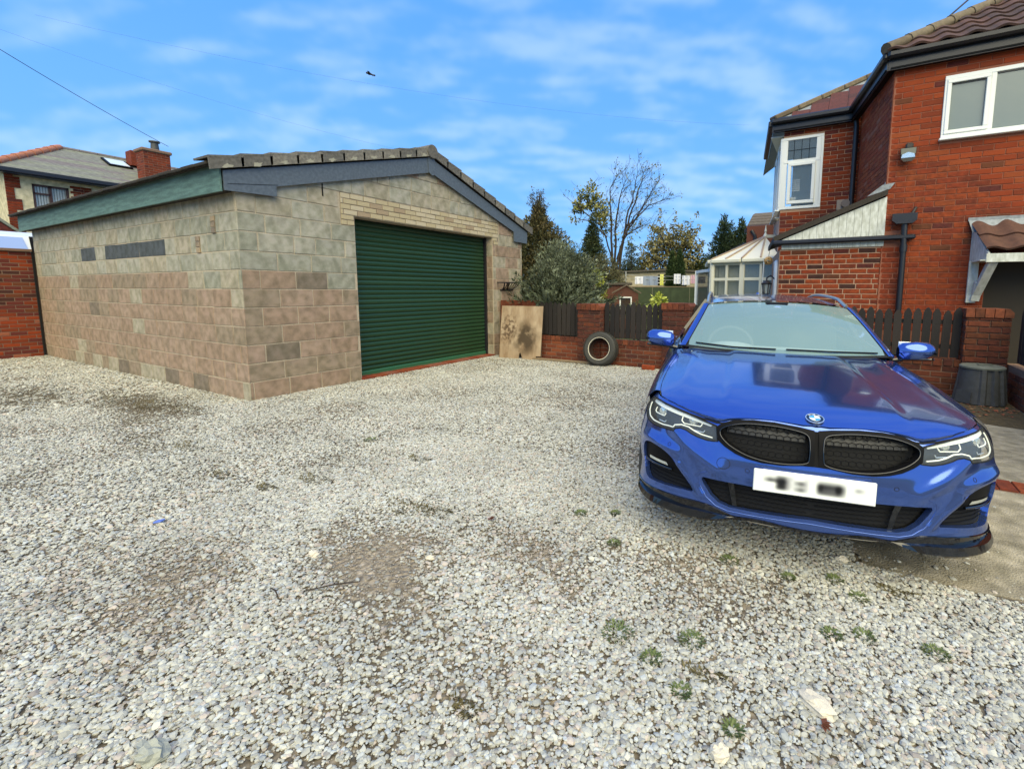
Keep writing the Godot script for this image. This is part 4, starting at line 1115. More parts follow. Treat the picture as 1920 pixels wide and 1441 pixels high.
	br = MB.new(); br.bar(cL + Vector3(0.13, 1.30, 0.05), cL + Vector3(0.13, 1.56, 0.07) + out * 0.1, 0.10, 0.09, Vector3.RIGHT, 0.004); br.bar(cL + Vector3(0.13, 1.40, 0.05) + out * 0.05, cL + Vector3(0.13, 1.84, 0.0) + out * 0.47, 0.10, 0.09, Vector3.RIGHT, 0.004); part(canopy, "bracket", br, m.white_board)
	var dd := MB.new(); dd.box(Vector3(2.36, 0.95, Z - 0.22), Vector3(1.05, 2.0, 0.03)); part(t, "dark_doorway", dd, mat("door_brown", rgb(44, 36, 24), 0.7))
	# what hangs on the house
	var fl := thing("floodlight", "small black floodlight with bright reflector on the brick wall below the upper window", "floodlight", Vector3(0.78, 3.36, Z))
	var q := MB.new(); q.prism(PackedVector2Array([Vector2(-0.10, 0.16), Vector2(0.10, 0.16), Vector2(0.085, 0.02), Vector2(0.05, -0.02), Vector2(-0.05, -0.02), Vector2(-0.085, 0.02)]), Vector3(0.785, 3.40, Z + 0.05), Vector3.RIGHT, UP, Vector3(0, -0.03, 0.07)); q.box(Vector3(0.80, 3.59, Z + 0.03), Vector3(0.10, 0.09, 0.06), Basis(), 0.02); part(fl, "housing", q, mat("lamp_housing", rgb(52, 46, 40), 0.5))
	q = MB.new(); q.prism(PackedVector2Array([Vector2(-0.085, 0.02), Vector2(0.085, 0.02), Vector2(0.075, 0.07), Vector2(0.0, 0.10), Vector2(-0.075, 0.07)]), Vector3(0.785, 3.385, Z + 0.121), Vector3.RIGHT, UP, Vector3(0, -0.001, 0.004)); part(fl, "reflector", q, m.lamp_chrome)
	q = MB.new(); q.prism(PackedVector2Array([Vector2(-0.088, 0.07), Vector2(0.088, 0.07), Vector2(0.092, 0.155), Vector2(-0.092, 0.155)]), Vector3(0.785, 3.387, Z + 0.121), Vector3.RIGHT, UP, Vector3(0, -0.001, 0.003)); part(fl, "lens", q, m.room_grey)
	var an := thing("television_aerial", "thin metal television aerial lying along the hip of the red house roof", "aerial", Vector3(1.5, 6.0, -10.9))
	q = MB.new(); q.tube([Vector3(0.95, 5.87, -11.0), Vector3(2.02, 6.95, -11.6)], 0.014, 6); part(an, "boom", q, m.iron_black)
	q = MB.new(); q.tube([Vector3(1.45, 5.7, -11.2), Vector3(1.45, 6.36, -11.3)], 0.014, 6); part(an, "mast", q, m.iron_black)
	q = MB.new(); q.tube([Vector3(1.0, 5.78, -10.9), Vector3(1.02, 6.15, -11.05)], 0.010, 6); q.tube([Vector3(0.92, 5.95, -11.0), Vector3(1.1, 5.9, -11.0)], 0.010, 6); part(an, "director", q, m.iron_black)
	var lan := thing("wall_lantern", "black wrought iron lantern on a curved bracket at the lean-to's left corner", "lantern", Vector3(-1.14, 1.5, -9.3))
	var lp := Vector3(-1.16, 1.46, -9.35)
	q = MB.new(); q.tube([Vector3(-0.97, 1.35, -9.2), Vector3(-1.0, 1.62, -9.22), Vector3(-1.08, 1.70, -9.28), Vector3(-1.16, 1.66, -9.34), lp + UP * 0.15], 0.014, 6); part(lan, "bracket", q, m.iron_black)
	q = MB.new(); q.lathe(PackedVector2Array([Vector2(0.0, 0.16), Vector2(0.03, 0.15), Vector2(0.095, 0.10), Vector2(0.09, 0.085), Vector2(0.0, 0.085)]), lp, UP, 8); q.lathe(PackedVector2Array([Vector2(0.0, -0.16), Vector2(0.02, -0.14), Vector2(0.05, -0.10), Vector2(0.055, -0.085), Vector2(0.0, -0.085)]), lp, UP, 8)
	for i in 6: q.tube([lp + Vector3(0.08 * cos(i * TAU / 6), 0.09, 0.08 * sin(i * TAU / 6)), lp + Vector3(0.05 * cos(i * TAU / 6), -0.09, 0.05 * sin(i * TAU / 6))], 0.007, 5)
	part(lan, "lantern_frame", q, m.iron_black)
	q = MB.new(); q.lathe(PackedVector2Array([Vector2(0.045, -0.085), Vector2(0.072, 0.085)]), lp, UP, 12); part(lan, "lantern_glass", q, mat("lantern_pane", rgb(200, 206, 200), 0.1, {"alpha": 0.4}))
	var ball := thing("wicker_ball", "round pale wicker ball hanging under the lean-to gutter", "hanging ornament", Vector3(-1.16, 1.9, -9.55))
	var wb := MB.new()
	for i in 9:
		var ax := Vector3(rng.randf_range(-1, 1), rng.randf_range(-1, 1), rng.randf_range(-1, 1)).normalized(); var sd := ax.cross(Vector3(0.3, 0.5, 0.8)).normalized(); var ring := []
		for j in 15: ring.append(Vector3(-1.18, 1.985, -9.6) + (sd * cos(TAU * j / 14) + ax.cross(sd) * sin(TAU * j / 14)) * 0.07)
		wb.tube(ring, 0.011, 5)
	part(ball, "woven_bands", wb, m.wicker); wb = MB.new(); wb.tube([Vector3(-1.18, 2.05, -9.6), Vector3(-1.15, 2.2, -9.5)], 0.004, 4); part(ball, "cord", wb, m.iron_black)


func window(t: Node3D, o: Vector3, ux: Vector3, un: Vector3, w: float, h: float, bars: Array, glass: Variant, sill: bool) -> MeshInstance3D:
	var fr := MB.new(); var q := Basis(ux, UP, un); var at := o - un * 0.025
	var f := 0.058
	fr.box(at + ux * w / 2 + UP * f / 2, Vector3(w, f, 0.07), q, 0.006); fr.box(at + ux * w / 2 + UP * (h - f / 2), Vector3(w, f, 0.07), q, 0.006)
	fr.box(at + ux * f / 2 + UP * h / 2, Vector3(f, h - 2 * f, 0.07), q, 0.006); fr.box(at + ux * (w - f / 2) + UP * h / 2, Vector3(f, h - 2 * f, 0.07), q, 0.006)
	for b in bars: fr.box(at + ux * b + UP * h / 2, Vector3(f, h - 2 * f, 0.068), q, 0.006)
	var fo := part(t, "window", fr, m.white_upvc)
	if sill:
		var s := MB.new(); s.box(o + ux * w / 2 - UP * 0.014 + un * 0.02, Vector3(w + 0.04, 0.03, 0.09), q, 0.006); part(fo, "sill", s, m.white_upvc)
	if glass:
		var xs := [0.0]; xs.append_array(bars); xs.append(w)
		for i in xs.size() - 1:
			var a: float = xs[i] + f * 0.5; var b: float = xs[i + 1] - f * 0.5
			if i == 0 and bars.size():     # an opening casement with its own frame
				var c := MB.new(); var cf := 0.05
				for e in [[a, b, 0.06, 0.06 + cf], [a, b, h - 0.06 - cf, h - 0.06], [a, a + cf, 0.06 + cf, h - 0.06 - cf], [b - cf, b, 0.06 + cf, h - 0.06 - cf]]:
					c.box(at + ux * ((e[0] + e[1]) / 2) + UP * ((e[2] + e[3]) / 2) + un * 0.034, Vector3(e[1] - e[0], e[3] - e[2], 0.03), q, 0.006)
				part(fo, "casement", c, m.white_upvc)
			var g := MB.new(); g.box(at + ux * ((a + b) / 2) + UP * h / 2, Vector3(b - a, h - f, 0.012), q); part(fo, "pane", g, glass)
			var gasket := MB.new(); gasket.box(at + ux * ((a + b) / 2) + UP * (h - f - 0.012 - (0.052 if i == 0 and bars.size() else 0.0)) + un * 0.014, Vector3(b - a - 0.02, 0.012, 0.01), q); part(fo, "gasket", gasket, m.black_plastic)
	return fo


func bay_window(fo: MeshInstance3D, o: Vector3) -> void:    # leaded light over a casement
	var c := MB.new()
	c.box(o + Vector3(0.39, 0.96, -0.02), Vector3(0.68, 0.06, 0.07), Basis(), 0.006)
	c.box(o + Vector3(0.07, 0.72, -0.02), Vector3(0.10, 1.34, 0.06), Basis(), 0.006)
	c.box(o + Vector3(0.70, 0.72, -0.02), Vector3(0.10, 1.34, 0.06), Basis(), 0.006)
	for e in [[0.14, 0.655, 0.10, 0.165], [0.14, 0.655, 0.865, 0.93], [0.14, 0.205, 0.165, 0.865], [0.59, 0.655, 0.165, 0.865]]:
		c.box(o + Vector3((e[0] + e[1]) / 2, (e[2] + e[3]) / 2, 0.015), Vector3(e[1] - e[0], e[3] - e[2], 0.05), Basis(), 0.008)
	part(fo, "casement", c, m.white_upvc)
	var g := MB.new(); g.box(o + Vector3(0.39, 0.52, 0.0), Vector3(0.42, 0.74, 0.008)); part(fo, "pane", g, m.room_glass)
	g = MB.new(); g.box(o + Vector3(0.38, 1.19, -0.02), Vector3(0.56, 0.44, 0.008)); part(fo, "leaded_pane", g, m.room_glass)
	var ld := MB.new()
	for i in 3: ld.box(o + Vector3(0.24 + i * 0.14, 1.19, -0.012), Vector3(0.009, 0.40, 0.006))
	ld.box(o + Vector3(0.38, 1.19, -0.011), Vector3(0.54, 0.009, 0.006)); part(fo, "lead_came", ld, m.satin_black)
	for i in 6:
		var b := MB.new(); b.box(o + Vector3(0.29, 0.42 + i * 0.043, -0.25), Vector3(0.15, 0.026, 0.004)); part(fo, "blind_slat", b, mat("blind_white", rgb(236, 238, 234), 0.6) if not m.has("blind_white") else m.blind_white)
	var cd := MB.new(); cd.prism(PackedVector2Array([Vector2(0.2, 0.17), Vector2(0.27, 0.17), Vector2(0.31, 0.21), Vector2(0.31, 0.26), Vector2(0.2, 0.26)]), o + Vector3(0, 0, -0.10), Vector3.RIGHT, UP, Vector3(0, 0, 0.004)); part(fo, "white_card", cd, m.blind_white)


# ---------------------------------------------------------------- conservatory, and the house behind it
func conservatory_and_far_house() -> void:
	var t := thing("conservatory", "cream framed conservatory with pitched translucent roof beside the red house", "conservatory", Vector3(-2.0, 0, -11.6))
	var pts := [Vector3(-3.05, 0, -12.9), Vector3(-2.58, 0, -11.22), Vector3(-1.89, 0, -11.05), Vector3(-1.10, 0, -11.0)]
	var apex := Vector3(-1.60, 2.72, -12.25)
	var bars := [[0.5], [0.5], [0.5]]
	var base := MB.new()
	for i in 3: base.bar(pts[i] + UP * 0.3, pts[i + 1] + UP * 0.3, 0.12, 0.6)
	part(t, "dwarf_wall", base, m.brick_dull)
	for i in 3:
		var a: Vector3 = pts[i]; var b: Vector3 = pts[i + 1]; var d := b - a
		var fr := MB.new()
		for u in [0.0, 0.5, 1.0]:
			fr.bar(a + d * u + UP * 0.6, a + d * u + UP * 2.08, 0.11 if u != 0.5 else 0.055, 0.07, d.normalized(), 0.006)
		for y in [0.63, 1.68, 2.03]: fr.bar(a + UP * y, b + UP * y, 0.06, 0.065, Vector3.ZERO, 0.006)
		var f := part(t, "window_frame", fr, m.cream_frame)
		for u in 2:
			for y in [[0.63, 1.68], [1.68, 2.03]]:
				var g := MB.new(); g.bar(a + d * (u * 0.5 + 0.02) + UP * (y[0] + y[1]) / 2, a + d * (u * 0.5 + 0.48) + UP * (y[0] + y[1]) / 2, 0.008, y[1] - y[0]); part(f, "pane", g, m.room_glass)
		var inward := Vector3(-d.z, 0, d.x).normalized(); if inward.dot(apex - a) < 0: inward = -inward
		for k in int(d.length() / 0.085):
			var bl := MB.new(); bl.box(a + d.normalized() * (0.06 + k * 0.085) + inward * 0.13 + UP * 1.33, Vector3(0.082, 1.36, 0.003), Basis(UP, atan2(-d.z, d.x) + 0.35)); part(f, "blind_slat", bl, m.blind if i == 1 else m.blind_grey)
		var gut := MB.new(); gut.bar(a + UP * 2.09 - inward * 0.07, b + UP * 2.09 - inward * 0.07, 0.11, 0.09, Vector3.ZERO, 0.02); part(t, "gutter", gut, m.cream_frame)
		var out := -inward * 0.1
		for s in 2:
			var p := a + d * s * 0.5 + UP * 2.13 + out; var q := a + d * (s + 1) * 0.5 + UP * 2.13 + out
			var r := MB.new(); var nr := (q - p).cross(apex - p).normalized(); if nr.y < 0: nr = -nr
			r.tri(p, q, apex, nr); r.tri(p - nr * 0.02, q - nr * 0.02, apex - nr * 0.02, -nr); r.quad(p, q, q - nr * 0.02, p - nr * 0.02, out)
			part(t, "roof_panel", r, mat("polycarbonate", rgb(224, 218, 196), 0.35, {"spec": 0.5}) if not m.has("polycarbonate") else m.polycarbonate)
			var gb := MB.new(); gb.bar(p + nr * 0.012, apex + nr * 0.012, 0.035, 0.024); part(t, "glazing_bar", gb, mat("bar_brown", rgb(168, 146, 124), 0.5) if not m.has("bar_brown") else m.bar_brown)
	var fin := MB.new(); fin.lathe(PackedVector2Array([Vector2(0.0, 0.26), Vector2(0.012, 0.2), Vector2(0.03, 0.10), Vector2(0.018, 0.07), Vector2(0.04, 0.02), Vector2(0.06, -0.03)]), apex + UP * 0.02, UP, 10); part(t, "finial", fin, m.cream_frame)
	var rg := MB.new(); rg.bar(apex, apex + Vector3(0.5, 0.0, -0.2), 0.1, 0.07); part(t, "roof_ridge", rg, m.cream_frame)
	# open white door at its left
	var dr := thing("glazed_door", "open white framed glazed door left of the conservatory", "door", Vector3(-2.9, 0, -11.9))
	var da := Vector3(-3.35, 0, -12.75); var db := Vector3(-2.72, 0, -11.7)
	var fr2 := MB.new(); fr2.bar(da + UP * 0.1, da + UP * 1.95, 0.07, 0.06); fr2.bar(db + UP * 0.1, db + UP * 1.95, 0.07, 0.06); fr2.bar(da + UP * 1.92, db + UP * 1.92, 0.06, 0.07); fr2.bar(da + UP * 0.14, db + UP * 0.14, 0.06, 0.1); fr2.bar(da + UP * 0.9, db + UP * 0.9, 0.06, 0.07)
	part(dr, "door_frame", fr2, m.white_upvc)
	var dg := MB.new(); dg.bar(da + UP * 1.05, db + UP * 1.05, 0.01, 1.7); part(dr, "pane", dg, m.room_glass)
	var pole := MB.new(); pole.tube([Vector3(-1.36, 0.0, -9.95), Vector3(-1.30, 2.02, -9.95)], 0.012, 6); single("white_cane", pole, m.white_upvc, "thin white cane standing before the conservatory blinds", "cane")
	# brick house further back
	var h := thing("distant_brick_house", "brown brick house with tiled roof seen behind the conservatory", "house", Vector3(-2.4, 0, -19))
	var w := MB.new(); w.box(Vector3(-1.6, 1.8, -19.0), Vector3(2.6, 3.7, 3.0)); w.prism(PackedVector2Array([Vector2(-1.6, 0), Vector2(1.0, 0), Vector2(1.0, 3.55), Vector2(0.3, 3.75), Vector2(-1.6, 3.0)]), Vector3(-2.15, 0, -19.4), Vector3(1, 0, 0), UP, Vector3(0, 0, -2.0)); part(h, "wall", w, mat("far_brick", rgb(128, 76, 58), 0.9, {"tex": "brick", "scale": Vector3.ONE * 1.2}))
	var r2 := MB.new(); r2.prism(PackedVector2Array([Vector2(0.3, 3.60), Vector2(-1.3, 4.35), Vector2(-2.9, 3.6)]), Vector3(-2.95, 0, -18.0), Vector3.BACK, UP, Vector3(3.6, 0, 0)); part(h, "roof", r2, mat("far_roof", rgb(112, 100, 84), 0.9, {"tex": "blotch", "scale": Vector3(0.6, 4, 0.6)}))
	for i in 5:
		var rr := MB.new(); rr.box(Vector3(-1.15, 3.66 + i * 0.135, -17.72 - i * 0.288), Vector3(3.6, 0.03, 0.32), Basis(Vector3.RIGHT, 0.40)); part(h, "tile_course", rr, pick(["house_tile_dull", "hip_tile_dull"], [1, 1]))
	var gg := MB.new(); gg.box(Vector3(-1.15, 3.52, -17.62), Vector3(3.7, 0.12, 0.12)); gg.tube([Vector3(-2.75, 3.5, -17.5), Vector3(-2.62, 3.3, -17.5), Vector3(-2.62, 0.2, -17.5)], 0.06, 8); part(h, "gutter", gg, m.black_plastic)
	var rv := MB.new(); rv.bar(Vector3(-3.75, 3.02, -19.35), Vector3(-2.3, 3.62, -19.35), 0.1, 0.08); part(h, "verge", rv, m.bin_plastic)


# ---------------------------------------------------------------- garden wall with piers and picket panels
func garden_wall() -> void:
	var Z := -8.08
	var t := thing("brick_garden_wall", "low red brick garden wall with square piers running behind the car", "brick wall", Vector3(-1.8, 0, -8.2))
	var mb := MB.new(); mb.box(Vector3(-2.2, 0.24, Z - 0.122), Vector3(8.3, 0.48, 0.22)); mb.box(Vector3(2.1, 0.24, -5.7), Vector3(0.22, 0.48, 5.0))
	var base := part(t, "low_wall", mb, m.mortar_dark)
	var rest := MB.new()
	var choose := func(_p: Array, at: Vector3) -> StandardMaterial3D:
		if at.x > 0.5: return pick(["brick_brown", "wall_brick", "wall_brick_plum"], [3, 3, 2])
		return pick(["wall_brick", "wall_brick_dull", "wall_brick_light", "wall_brick_plum"], [4, 3, 2, 1])
	var n := lay(base, "brick", Vector3(-5.3, 0, Z - 0.012), Vector3.RIGHT, Vector3.BACK, courses(0, 6.8, 0, 0.40, 0.236, 0.08, 0.012, []), choose, 110, rest)
	n += lay(base, "brick", Vector3(1.992, 0, -8.0), Vector3.BACK, Vector3.LEFT, courses(0, 4.6, 0, 0.40, 0.236, 0.08, 0.012, []), choose, 45, rest)
	var soldier := []      # bricks on edge along the top
	for i in 60: soldier.append([i * 0.114 + 0.006, i * 0.114 + 0.108, 0.404, 0.495, 0])
	n += lay(base, "coping_brick", Vector3(-5.3, 0, Z - 0.008), Vector3.RIGHT, Vector3.BACK, soldier, choose, 60, rest, 0.016)
	var k := 0
	for p in [[-4.42, 0.50, 1.06], [-2.70, 0.50, 1.10], [1.505, 0.47, 1.10]]:
		var pm := MB.new(); pm.box(Vector3(p[0] + p[1] / 2, p[2] / 2, Z - 0.156), Vector3(p[1] - 0.028, p[2], 0.40))
		var pier := part(t, "pier", pm, m.mortar_dark)
		var pc := func(q: Array, at: Vector3) -> StandardMaterial3D:
			if at.x > 1: return pick(["brick_brown", "wall_brick_dull", "wall_brick", "wall_brick_light"], [4, 3, 2, 0.6])
			return pick(["wall_brick_plum", "wall_brick_dull", "wall_brick", "brick_dark"], [5, 3, 2, 0.6])
		lay(pier, "brick", Vector3(p[0], 0, Z + 0.055), Vector3.RIGHT, Vector3.BACK, courses(0, p[1], 0, p[2] - 0.02, 0.236, 0.08, 0.012, [], 0.02), pc, 40, rest)
		lay(pier, "brick", Vector3(p[0] + p[1] - 0.012, 0, Z + 0.06), Vector3.FORWARD, Vector3.RIGHT, courses(0, 0.42, 0, p[2] - 0.02, 0.236, 0.08, 0.012, [], 0.02), pc, 0, rest)
		lay(pier, "brick", Vector3(p[0] + 0.012, 0, Z - 0.36), Vector3.BACK, Vector3.LEFT, courses(0, 0.42, 0, p[2] - 0.02, 0.236, 0.08, 0.012, [], 0.02), pc, 0, rest)
		for i in 5:    # soldier course on top, end bricks chamfered
			var q := MB.new(); var w: float = (p[1] + 0.02) / 5
			var a: float = p[0] - 0.01 + i * w
			var top: float = p[2] + 0.10
			var poly := PackedVector2Array([Vector2(a + 0.004, p[2] - 0.015), Vector2(a + w - 0.004, p[2] - 0.015), Vector2(a + w - 0.004, top), Vector2(a + 0.004, top)])
			if i == 4: poly[2] = Vector2(a + w - 0.05, top); poly.insert(2, Vector2(a + w - 0.004, top - 0.05))
			q.prism(poly, Vector3(0, 0, Z - 0.36), Vector3.RIGHT, UP, Vector3(0, 0, 0.44)); part(pier, "capping_brick", q, pick(["wall_brick_light", "wall_brick", "wall_brick_dull", "brick_brown"], [3, 3, 1, 0.5 if p[0] < 1 else 4]))
		k += 1
	var inner := MB.new(); inner.box(Vector3(-5.95, 0.6, Z - 0.14), Vector3(0.85, 1.2, 0.22)); part(t, "end_wall", inner, m.wall_brick)
	part(t, "brickwork", rest, m.brick_any, "stuff")
	# picket panels
	var labels := ["dark stained picket panel between the garage corner and the first brick pier", "dark stained picket panel between the two brick piers left of the car", "dark stained picket panel right of the car, in front of the house wall", "dark stained picket panel on the return wall at the right edge"]
	var runs := [[Vector3(-5.50, 0, Z - 0.09), Vector3(-4.44, 0, Z - 0.09), 10], [Vector3(-3.90, 0, Z - 0.10), Vector3(-2.72, 0, Z - 0.10), 11], [Vector3(-2.18, 0, Z - 0.10), Vector3(1.50, 0, Z - 0.10), 33], [Vector3(2.06, 0, -8.0), Vector3(2.06, 0, -4.0), 35]]
	var pales := []
	for v in 4:
		var q := MB.new(); var hw := 0.047; var hh := 0.655 + 0.012 * v
		q.prism(PackedVector2Array([Vector2(-hw, 0), Vector2(hw, 0), Vector2(hw, hh - 0.07), Vector2(hw * 0.4, hh - 0.012), Vector2(0, hh), Vector2(-hw * 0.4, hh - 0.012), Vector2(-hw, hh - 0.07)]), Vector3(0, 0, -0.009), Vector3.RIGHT, UP, Vector3(0, 0, 0.018))
		pales.append(q.mesh())
	for i in 4:
		var a: Vector3 = runs[i][0]; var b: Vector3 = runs[i][1]; var c: int = runs[i][2]
		var f := thing("picket_fence", labels[i], "picket fence", (a + b) / 2 + UP * 0.5, "picket panels on the garden wall")
		var d := (b - a).normalized()
		for y in [0.66, 1.0]:
			var r := MB.new(); r.bar(a + UP * y - Vector3(0, 0, 0.028) if i < 3 else a + UP * y + Vector3(0.028, 0, 0), b + UP * y - Vector3(0, 0, 0.028) if i < 3 else b + UP * y + Vector3(0.028, 0, 0), 0.03, 0.06); part(f, "rail", r, m.pale_stained)
		for j in c:
			var p := MeshInstance3D.new(); p.mesh = pales[rng.randi() % 4]; p.material_override = pick(["pale_stained", "pale_stained_grey", "pale_stained_black"], [3, 1, 3]); p.name = "pale"
			p.transform = Transform3D(Basis(d, UP, d.cross(UP)) * Basis(Vector3.BACK, rng.randf_range(-0.012, 0.012)), a.lerp(b, (j + 0.5) / c) + UP * 0.51 - f.position); f.add_child(p, true)


# ---------------------------------------------------------------- gardens behind the fence
func back_garden() -> void:
	var t := thing("playhouse", "small brown wooden playhouse with pitched roof and white framed window", "playhouse", Vector3(-5.43, 0, -13.3))
	var u := Vector3(0.80, 0, -0.34).normalized(); var v := Vector3(-0.39, 0, -0.92).normalized()
	var o := Vector3(-5.82, 0, -12.75)
	var mb := MB.new(); mb.prism(PackedVector2Array([Vector2(0.05, 0), Vector2(0.75, 0), Vector2(0.75, 1.33), Vector2(0.40, 1.54), Vector2(0.05, 1.33)]), o, u, UP, v * 1.0); var pw := part(t, "wall", mb, m.shed_brown)
	for i in 9:
		var q := MB.new(); q.bar(o + u * 0.05 + UP * (0.07 + i * 0.145) - v * 0.006, o + u * 0.75 + UP * (0.07 + i * 0.145) - v * 0.006, 0.012, 0.135); part(pw, "board", q, m.shed_brown)
	for s in [[Vector2(0.40, 1.60), Vector2(-0.03, 1.36)], [Vector2(0.40, 1.60), Vector2(0.83, 1.36)]]:
		var q := MB.new(); q.prism(PackedVector2Array([s[0], s[1], s[1] - Vector2(0, 0.035), s[0] - Vector2(0, 0.035)]), o - v * 0.06, u, UP, v * 1.12); part(t, "roof", q, m.shed_roof)
	var fr := MB.new()
	for e in [[0.20, 0.56, 1.20, 1.235], [0.20, 0.56, 0.86, 0.895], [0.20, 0.235, 0.86, 1.235], [0.525, 0.56, 0.86, 1.235]]: fr.prism(PackedVector2Array([Vector2(e[0], e[2]), Vector2(e[1], e[2]), Vector2(e[1], e[3]), Vector2(e[0], e[3])]), o - v * 0.035, u, UP, v * 0.025)
	var wf := part(t, "window_frame", fr, m.white_upvc); var g := MB.new(); g.prism(PackedVector2Array([Vector2(0.23, 0.89), Vector2(0.53, 0.89), Vector2(0.53, 1.21), Vector2(0.23, 1.21)]), o - v * 0.02, u, UP, v * 0.008); part(wf, "pane", g, m.dark_glass)
	# flat brown shed
	t = thing("flat_roofed_shed", "dark brown flat roofed shed behind the playhouse", "shed", Vector3(-6.7, 0, -14.9))
	o = Vector3(-7.25, 0, -14.25)
	mb = MB.new(); mb.prism(PackedVector2Array([Vector2(0, 0), Vector2(1.2, 0), Vector2(1.2, 1.60), Vector2(0, 1.60)]), o, u, UP, v * 1.2); var sw := part(t, "wall", mb, m.shed_brown)
	for i in 12:
		var q := MB.new(); q.bar(o + u * (0.05 + i * 0.1) - v * 0.006, o + u * (0.05 + i * 0.1) - v * 0.006 + UP * 1.58, 0.09, 0.012, u); part(sw, "board", q, m.shed_brown)
	var rr := MB.new(); rr.prism(PackedVector2Array([Vector2(-0.08, 1.60), Vector2(1.32, 1.61), Vector2(1.32, 1.68), Vector2(-0.08, 1.67)]), o - v * 0.08, u, UP, v * 1.4); part(t, "roof", rr, m.felt)
	var post := MB.new(); post.box(Vector3(-4.975, 0.8, -9.81), Vector3(0.06, 1.6, 0.06)); single("fence_post", post, m.plank, "pale weathered timber post left of the playhouse", "post")
	# long dark green screen
	t = thing("green_screen_fence", "long dark green screen fence across the back garden", "fence", Vector3(-5.9, 0, -19.1))
	var a := Vector3(-8.2, 0, -18.30); var b := Vector3(-3.9, 0, -19.78)
	for i in 6:
		var p0 := a.lerp(b, i / 6.0); var p1 := a.lerp(b, (i + 1) / 6.0 - 0.002)
		var q := MB.new(); q.bar(p0 + UP * 0.78, p1 + UP * 0.78, 0.03, 1.56); part(t, "screen_panel", q, m.green_screen)
	var cp := MB.new(); cp.bar(a + UP * 1.58, b + UP * 1.58, 0.05, 0.03); part(t, "top_rail", cp, m.plank)
	# concrete outbuilding with a flat roof
	t = thing("concrete_outbuilding", "long pale concrete outbuilding with flat roof behind the washing line", "outbuilding", Vector3(-8.2, 0, -24))
	a = Vector3(-10.9, 0, -22.55); b = Vector3(-5.2, 0, -24.5); var d := (b - a).normalized(); var back := Vector3(d.z, 0, -d.x); if back.z > 0: back = -back
	mb = MB.new(); mb.prism(PackedVector2Array([Vector2(0, 0), Vector2(6.0, 0), Vector2(6.0, 2.28), Vector2(3.4, 2.44), Vector2(0, 2.30)]), a, d, UP, back * 1.4); part(t, "wall", mb, m.outbuilding)
	mb = MB.new(); mb.prism(PackedVector2Array([Vector2(-0.1, 2.30), Vector2(3.4, 2.44), Vector2(6.1, 2.28), Vector2(6.1, 2.35), Vector2(3.4, 2.53), Vector2(-0.1, 2.38)]), a - back * 0.15, d, UP, back * 1.7); part(t, "roof", mb, m.felt)
	for s in [[0.25, 0.45], [0.62, 0.82]]:
		mb = MB.new(); mb.prism(PackedVector2Array([Vector2(s[0], 1.6), Vector2(s[1], 1.6), Vector2(s[1], 2.2), Vector2(s[0], 2.2)]), a - back * 0.02, d, UP, back * 0.03); part(t, "dark_window", mb, m.satin_black)
	mb = MB.new(); mb.prism(PackedVector2Array([Vector2(2.88, 1.70), Vector2(3.22, 1.70), Vector2(3.22, 2.24), Vector2(2.88, 2.24)]), a - back * 0.02, d, UP, back * 0.03); var wn := part(t, "window", mb, m.satin_black)
	for y in [1.82, 1.97, 2.12]: 
		mb = MB.new(); mb.bar(a + d * 2.86 + UP * y - back * 0.03, a + d * 3.24 + UP * y - back * 0.03, 0.02, 0.03); part(wn, "glazing_bar", mb, m.white_upvc)
	mb = MB.new(); mb.bar(a + d * 3.05 + UP * 1.7 - back * 0.03, a + d * 3.05 + UP * 2.24 - back * 0.03, 0.03, 0.02, d); part(wn, "glazing_bar", mb, m.white_upvc)
	# washing lines and what hangs on them
	var la := Vector3(-8.6, 0, -20.25); var lb := Vector3(-4.6, 0, -21.55); var ld := (lb - la).normalized()
	t = thing("washing_line", "pair of thin washing lines strung across the back garden", "washing line", Vector3(-6.6, 0, -20.9))
	for y in [2.06, 1.9]:
		mb = MB.new(); var ps := []
		for i in 9: ps.append(la.lerp(lb, i / 8.0) + UP * (y + 0.10 * pow(i / 4.0 - 1.0, 2)))
		mb.tube(ps, 0.008, 4); part(t, "line", mb, m.galvanised)
	for p in [la, lb]:
		mb = MB.new(); mb.tube([p, p + UP * 2.3], 0.03, 8); part(t, "line_post", mb, m.galvanised)
	var items := [[0.42, 0.40, 2.06, 0.34, "cloth_white", "white cloth pegged at the left end of the washing"], [0.80, 0.66, 2.08, 0.42, "cloth_blue", "large grey-blue sheet pegged next to the white cloth"], [1.56, 0.16, 2.16, 0.50, "cloth_yellow", "yellow towel hanging left of the slim cypress"], [2.18, 0.30, 2.17, 0.44, "cloth_white", "white garment hanging just right of the slim cypress"], [2.54, 0.36, 2.10, 0.42, "cloth_white", "wide white shirt in the middle of the right-hand washing"], [2.92, 0.24, 2.12, 0.38, "cloth_pink", "pink garment hanging beside the wide white shirt"], [3.20, 0.36, 2.05, 0.30, "cloth_dark", "dark brown garments at the right end of the washing"]]
	for it in items:
		mb = MB.new()
		var w: float = it[1]; var hh: float = it[3]
		for i in 8:
			for j in 4:
				var f := func(x: float, y: float) -> Vector3: return la + ld * (it[0] + x * w) + UP * (it[2] - y * hh) + Vector3(0.3, 0, 0.9) * (0.03 * sin(x * 13 + it[0] * 9) * (0.3 + y))
				var A: Vector3 = f.call(i / 8.0, j / 4.0); var B: Vector3 = f.call((i + 1) / 8.0, j / 4.0); var C: Vector3 = f.call((i + 1) / 8.0, (j + 1) / 4.0); var E: Vector3 = f.call(i / 8.0, (j + 1) / 4.0)
				mb.quad(A, B, C, E, Vector3(0.3, 0, 0.9)); var th := Vector3(0.3, 0, 0.9) * 0.006; mb.quad(A - th, B - th, C - th, E - th, Vector3(-0.3, 0, -0.9))
		single("laundry", mb, m[it[4]], it[5], "laundry", "washing on the line")
